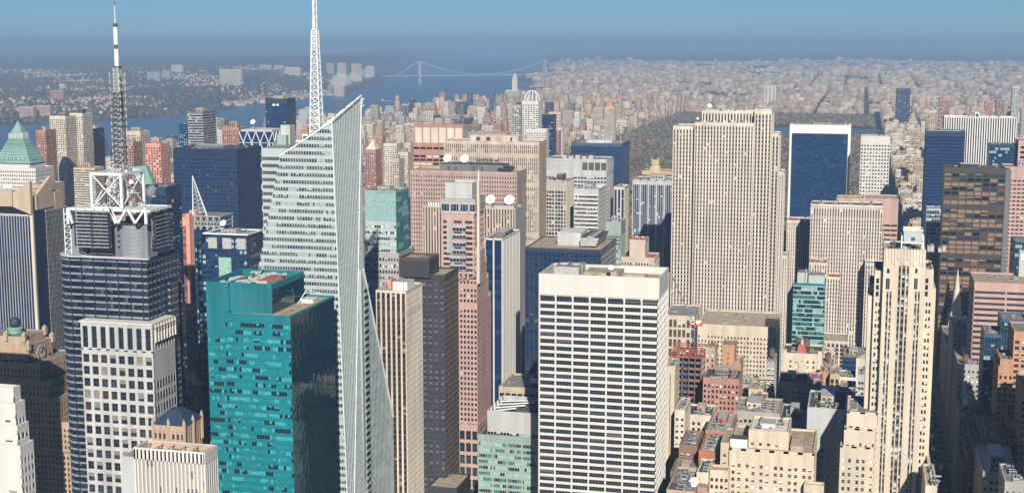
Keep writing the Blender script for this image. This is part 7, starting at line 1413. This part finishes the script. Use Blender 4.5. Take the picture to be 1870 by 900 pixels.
# boats
t = T('barge', 'red-brown barge on the river right of the slanted glass tower', 'boat', tuple(atz(706, 185, -14.9))); o_ = t.o; b = MB(); b.box(o_[0]-30, o_[0]+30, o_[1]-6, o_[1]+6, -15.5, -12, 'rose_brick'); t.part('hull', b); b = MB(); b.box(o_[0]-27, o_[0]-20, o_[1]-4, o_[1]+4, -12, -4, 'white_paint'); t.part('cabin', b)
t = T('ferry', 'white ferry on the river above the dark banded tower', 'boat', tuple(atz(391, 217, -14.9))); o_ = t.o; b = MB(); b.box(o_[0]-22, o_[0]+22, o_[1]-5, o_[1]+5, -15.5, -12.5, 'white_paint'); t.part('hull', b); b = MB(); b.box(o_[0]-14, o_[0]+12, o_[1]-4, o_[1]+4, -12.5, -8, 'white_paint'); t.part('cabin', b)
# ================================================================== steam and haze
def steam(name, lab, pts, dens, seed):
    import bmesh
    mm = bpy.data.materials.new('steam_%d' % seed if 0 else 'steam'); mm.use_nodes = True; q = mm.node_tree; q.nodes.clear(); v = q.nodes.new('ShaderNodeVolumePrincipled'); v.inputs['Color'].default_value = (1, 1, 1, 1); v.inputs['Density'].default_value = dens; oo = q.nodes.new('ShaderNodeOutputMaterial'); q.links.new(v.outputs[0], oo.inputs['Volume'])
    c0_ = Vector(pts[0][0]); rr = random.Random(seed); bm = bmesh.new()
    for p, r in pts:
        M_ = bmesh.ops.create_icosphere(bm, subdivisions=3, radius=r)
        for vv in M_['verts']: d = vv.co.normalized(); k = 1+.22*math.sin(d.x*5+p[0])*math.cos(d.z*6+p[2])+.12*math.sin(d.y*11+p[1]*3); vv.co = vv.co*k+Vector(p)-c0_
    me = bpy.data.meshes.new(name); bm.to_mesh(me); bm.free(); me.materials.append(mm); o = link(bpy.data.objects.new(name, me)); o.location = c0_; md = o.modifiers.new('merge', 'REMESH'); md.mode = 'VOXEL'; md.voxel_size = pts[0][1]*.22; o['label'] = lab; o['category'] = 'steam'; o['kind'] = 'stuff'; return o
P = []
for i, (px, py, r) in enumerate([(543, 252, 1.6), (545, 243, 2.0), (547, 234, 2.3), (549, 226, 2.8), (553, 217, 3.2), (557, 209, 3.2), (561, 202, 2.6), (551, 206, 2.4)]): P.append((tuple(at(px, py, 784)), r))
steam('steam_plume', 'white steam rising from the roof of the slanted glass tower', P, .22, 4)
P = []
for i, (px, py, r) in enumerate([(268, 368, 2.), (270, 360, 2.8), (273, 352, 3.4), (277, 345, 2.8)]): P.append((tuple(at(px, py, 760)), r))
steam('steam_plume', 'thin steam rising behind the cube truss of the mast-topped tower', P, .14, 5)
P = []
for i, (px, py, r) in enumerate([(604, 160, 14), (612, 150, 22), (622, 145, 26), (634, 147, 20), (645, 140, 18), (655, 143, 12), (664, 133, 14), (672, 140, 10), (627, 152, 16)]): P.append((tuple(at(px, py, 3600)), r*.72))
steam('steam_plume', 'pale steam cloud drifting over the far river right of the lattice spire', P, .03, 6)
hm_ = bpy.data.materials.new('haze'); hm_.use_nodes = True; q = hm_.node_tree; q.nodes.clear(); v = q.nodes.new('ShaderNodeVolumePrincipled'); v.inputs['Color'].default_value = (*HAZE_COLOR, 1); v.inputs['Density'].default_value = HAZE_DENSITY; v.inputs['Anisotropy'].default_value = 0
oo = q.nodes.new('ShaderNodeOutputMaterial'); q.links.new(v.outputs[0], oo.inputs['Volume']); M['haze'] = hm_
b = MB(); b.box(-26600, 14600, -2400, 33600, -21, 382, 'haze'); o = link(bpy.data.objects.new('haze', b.mesh('haze'))); o['kind'] = 'stuff'; o['label'] = 'pale blue haze over the city'; o['category'] = 'haze'
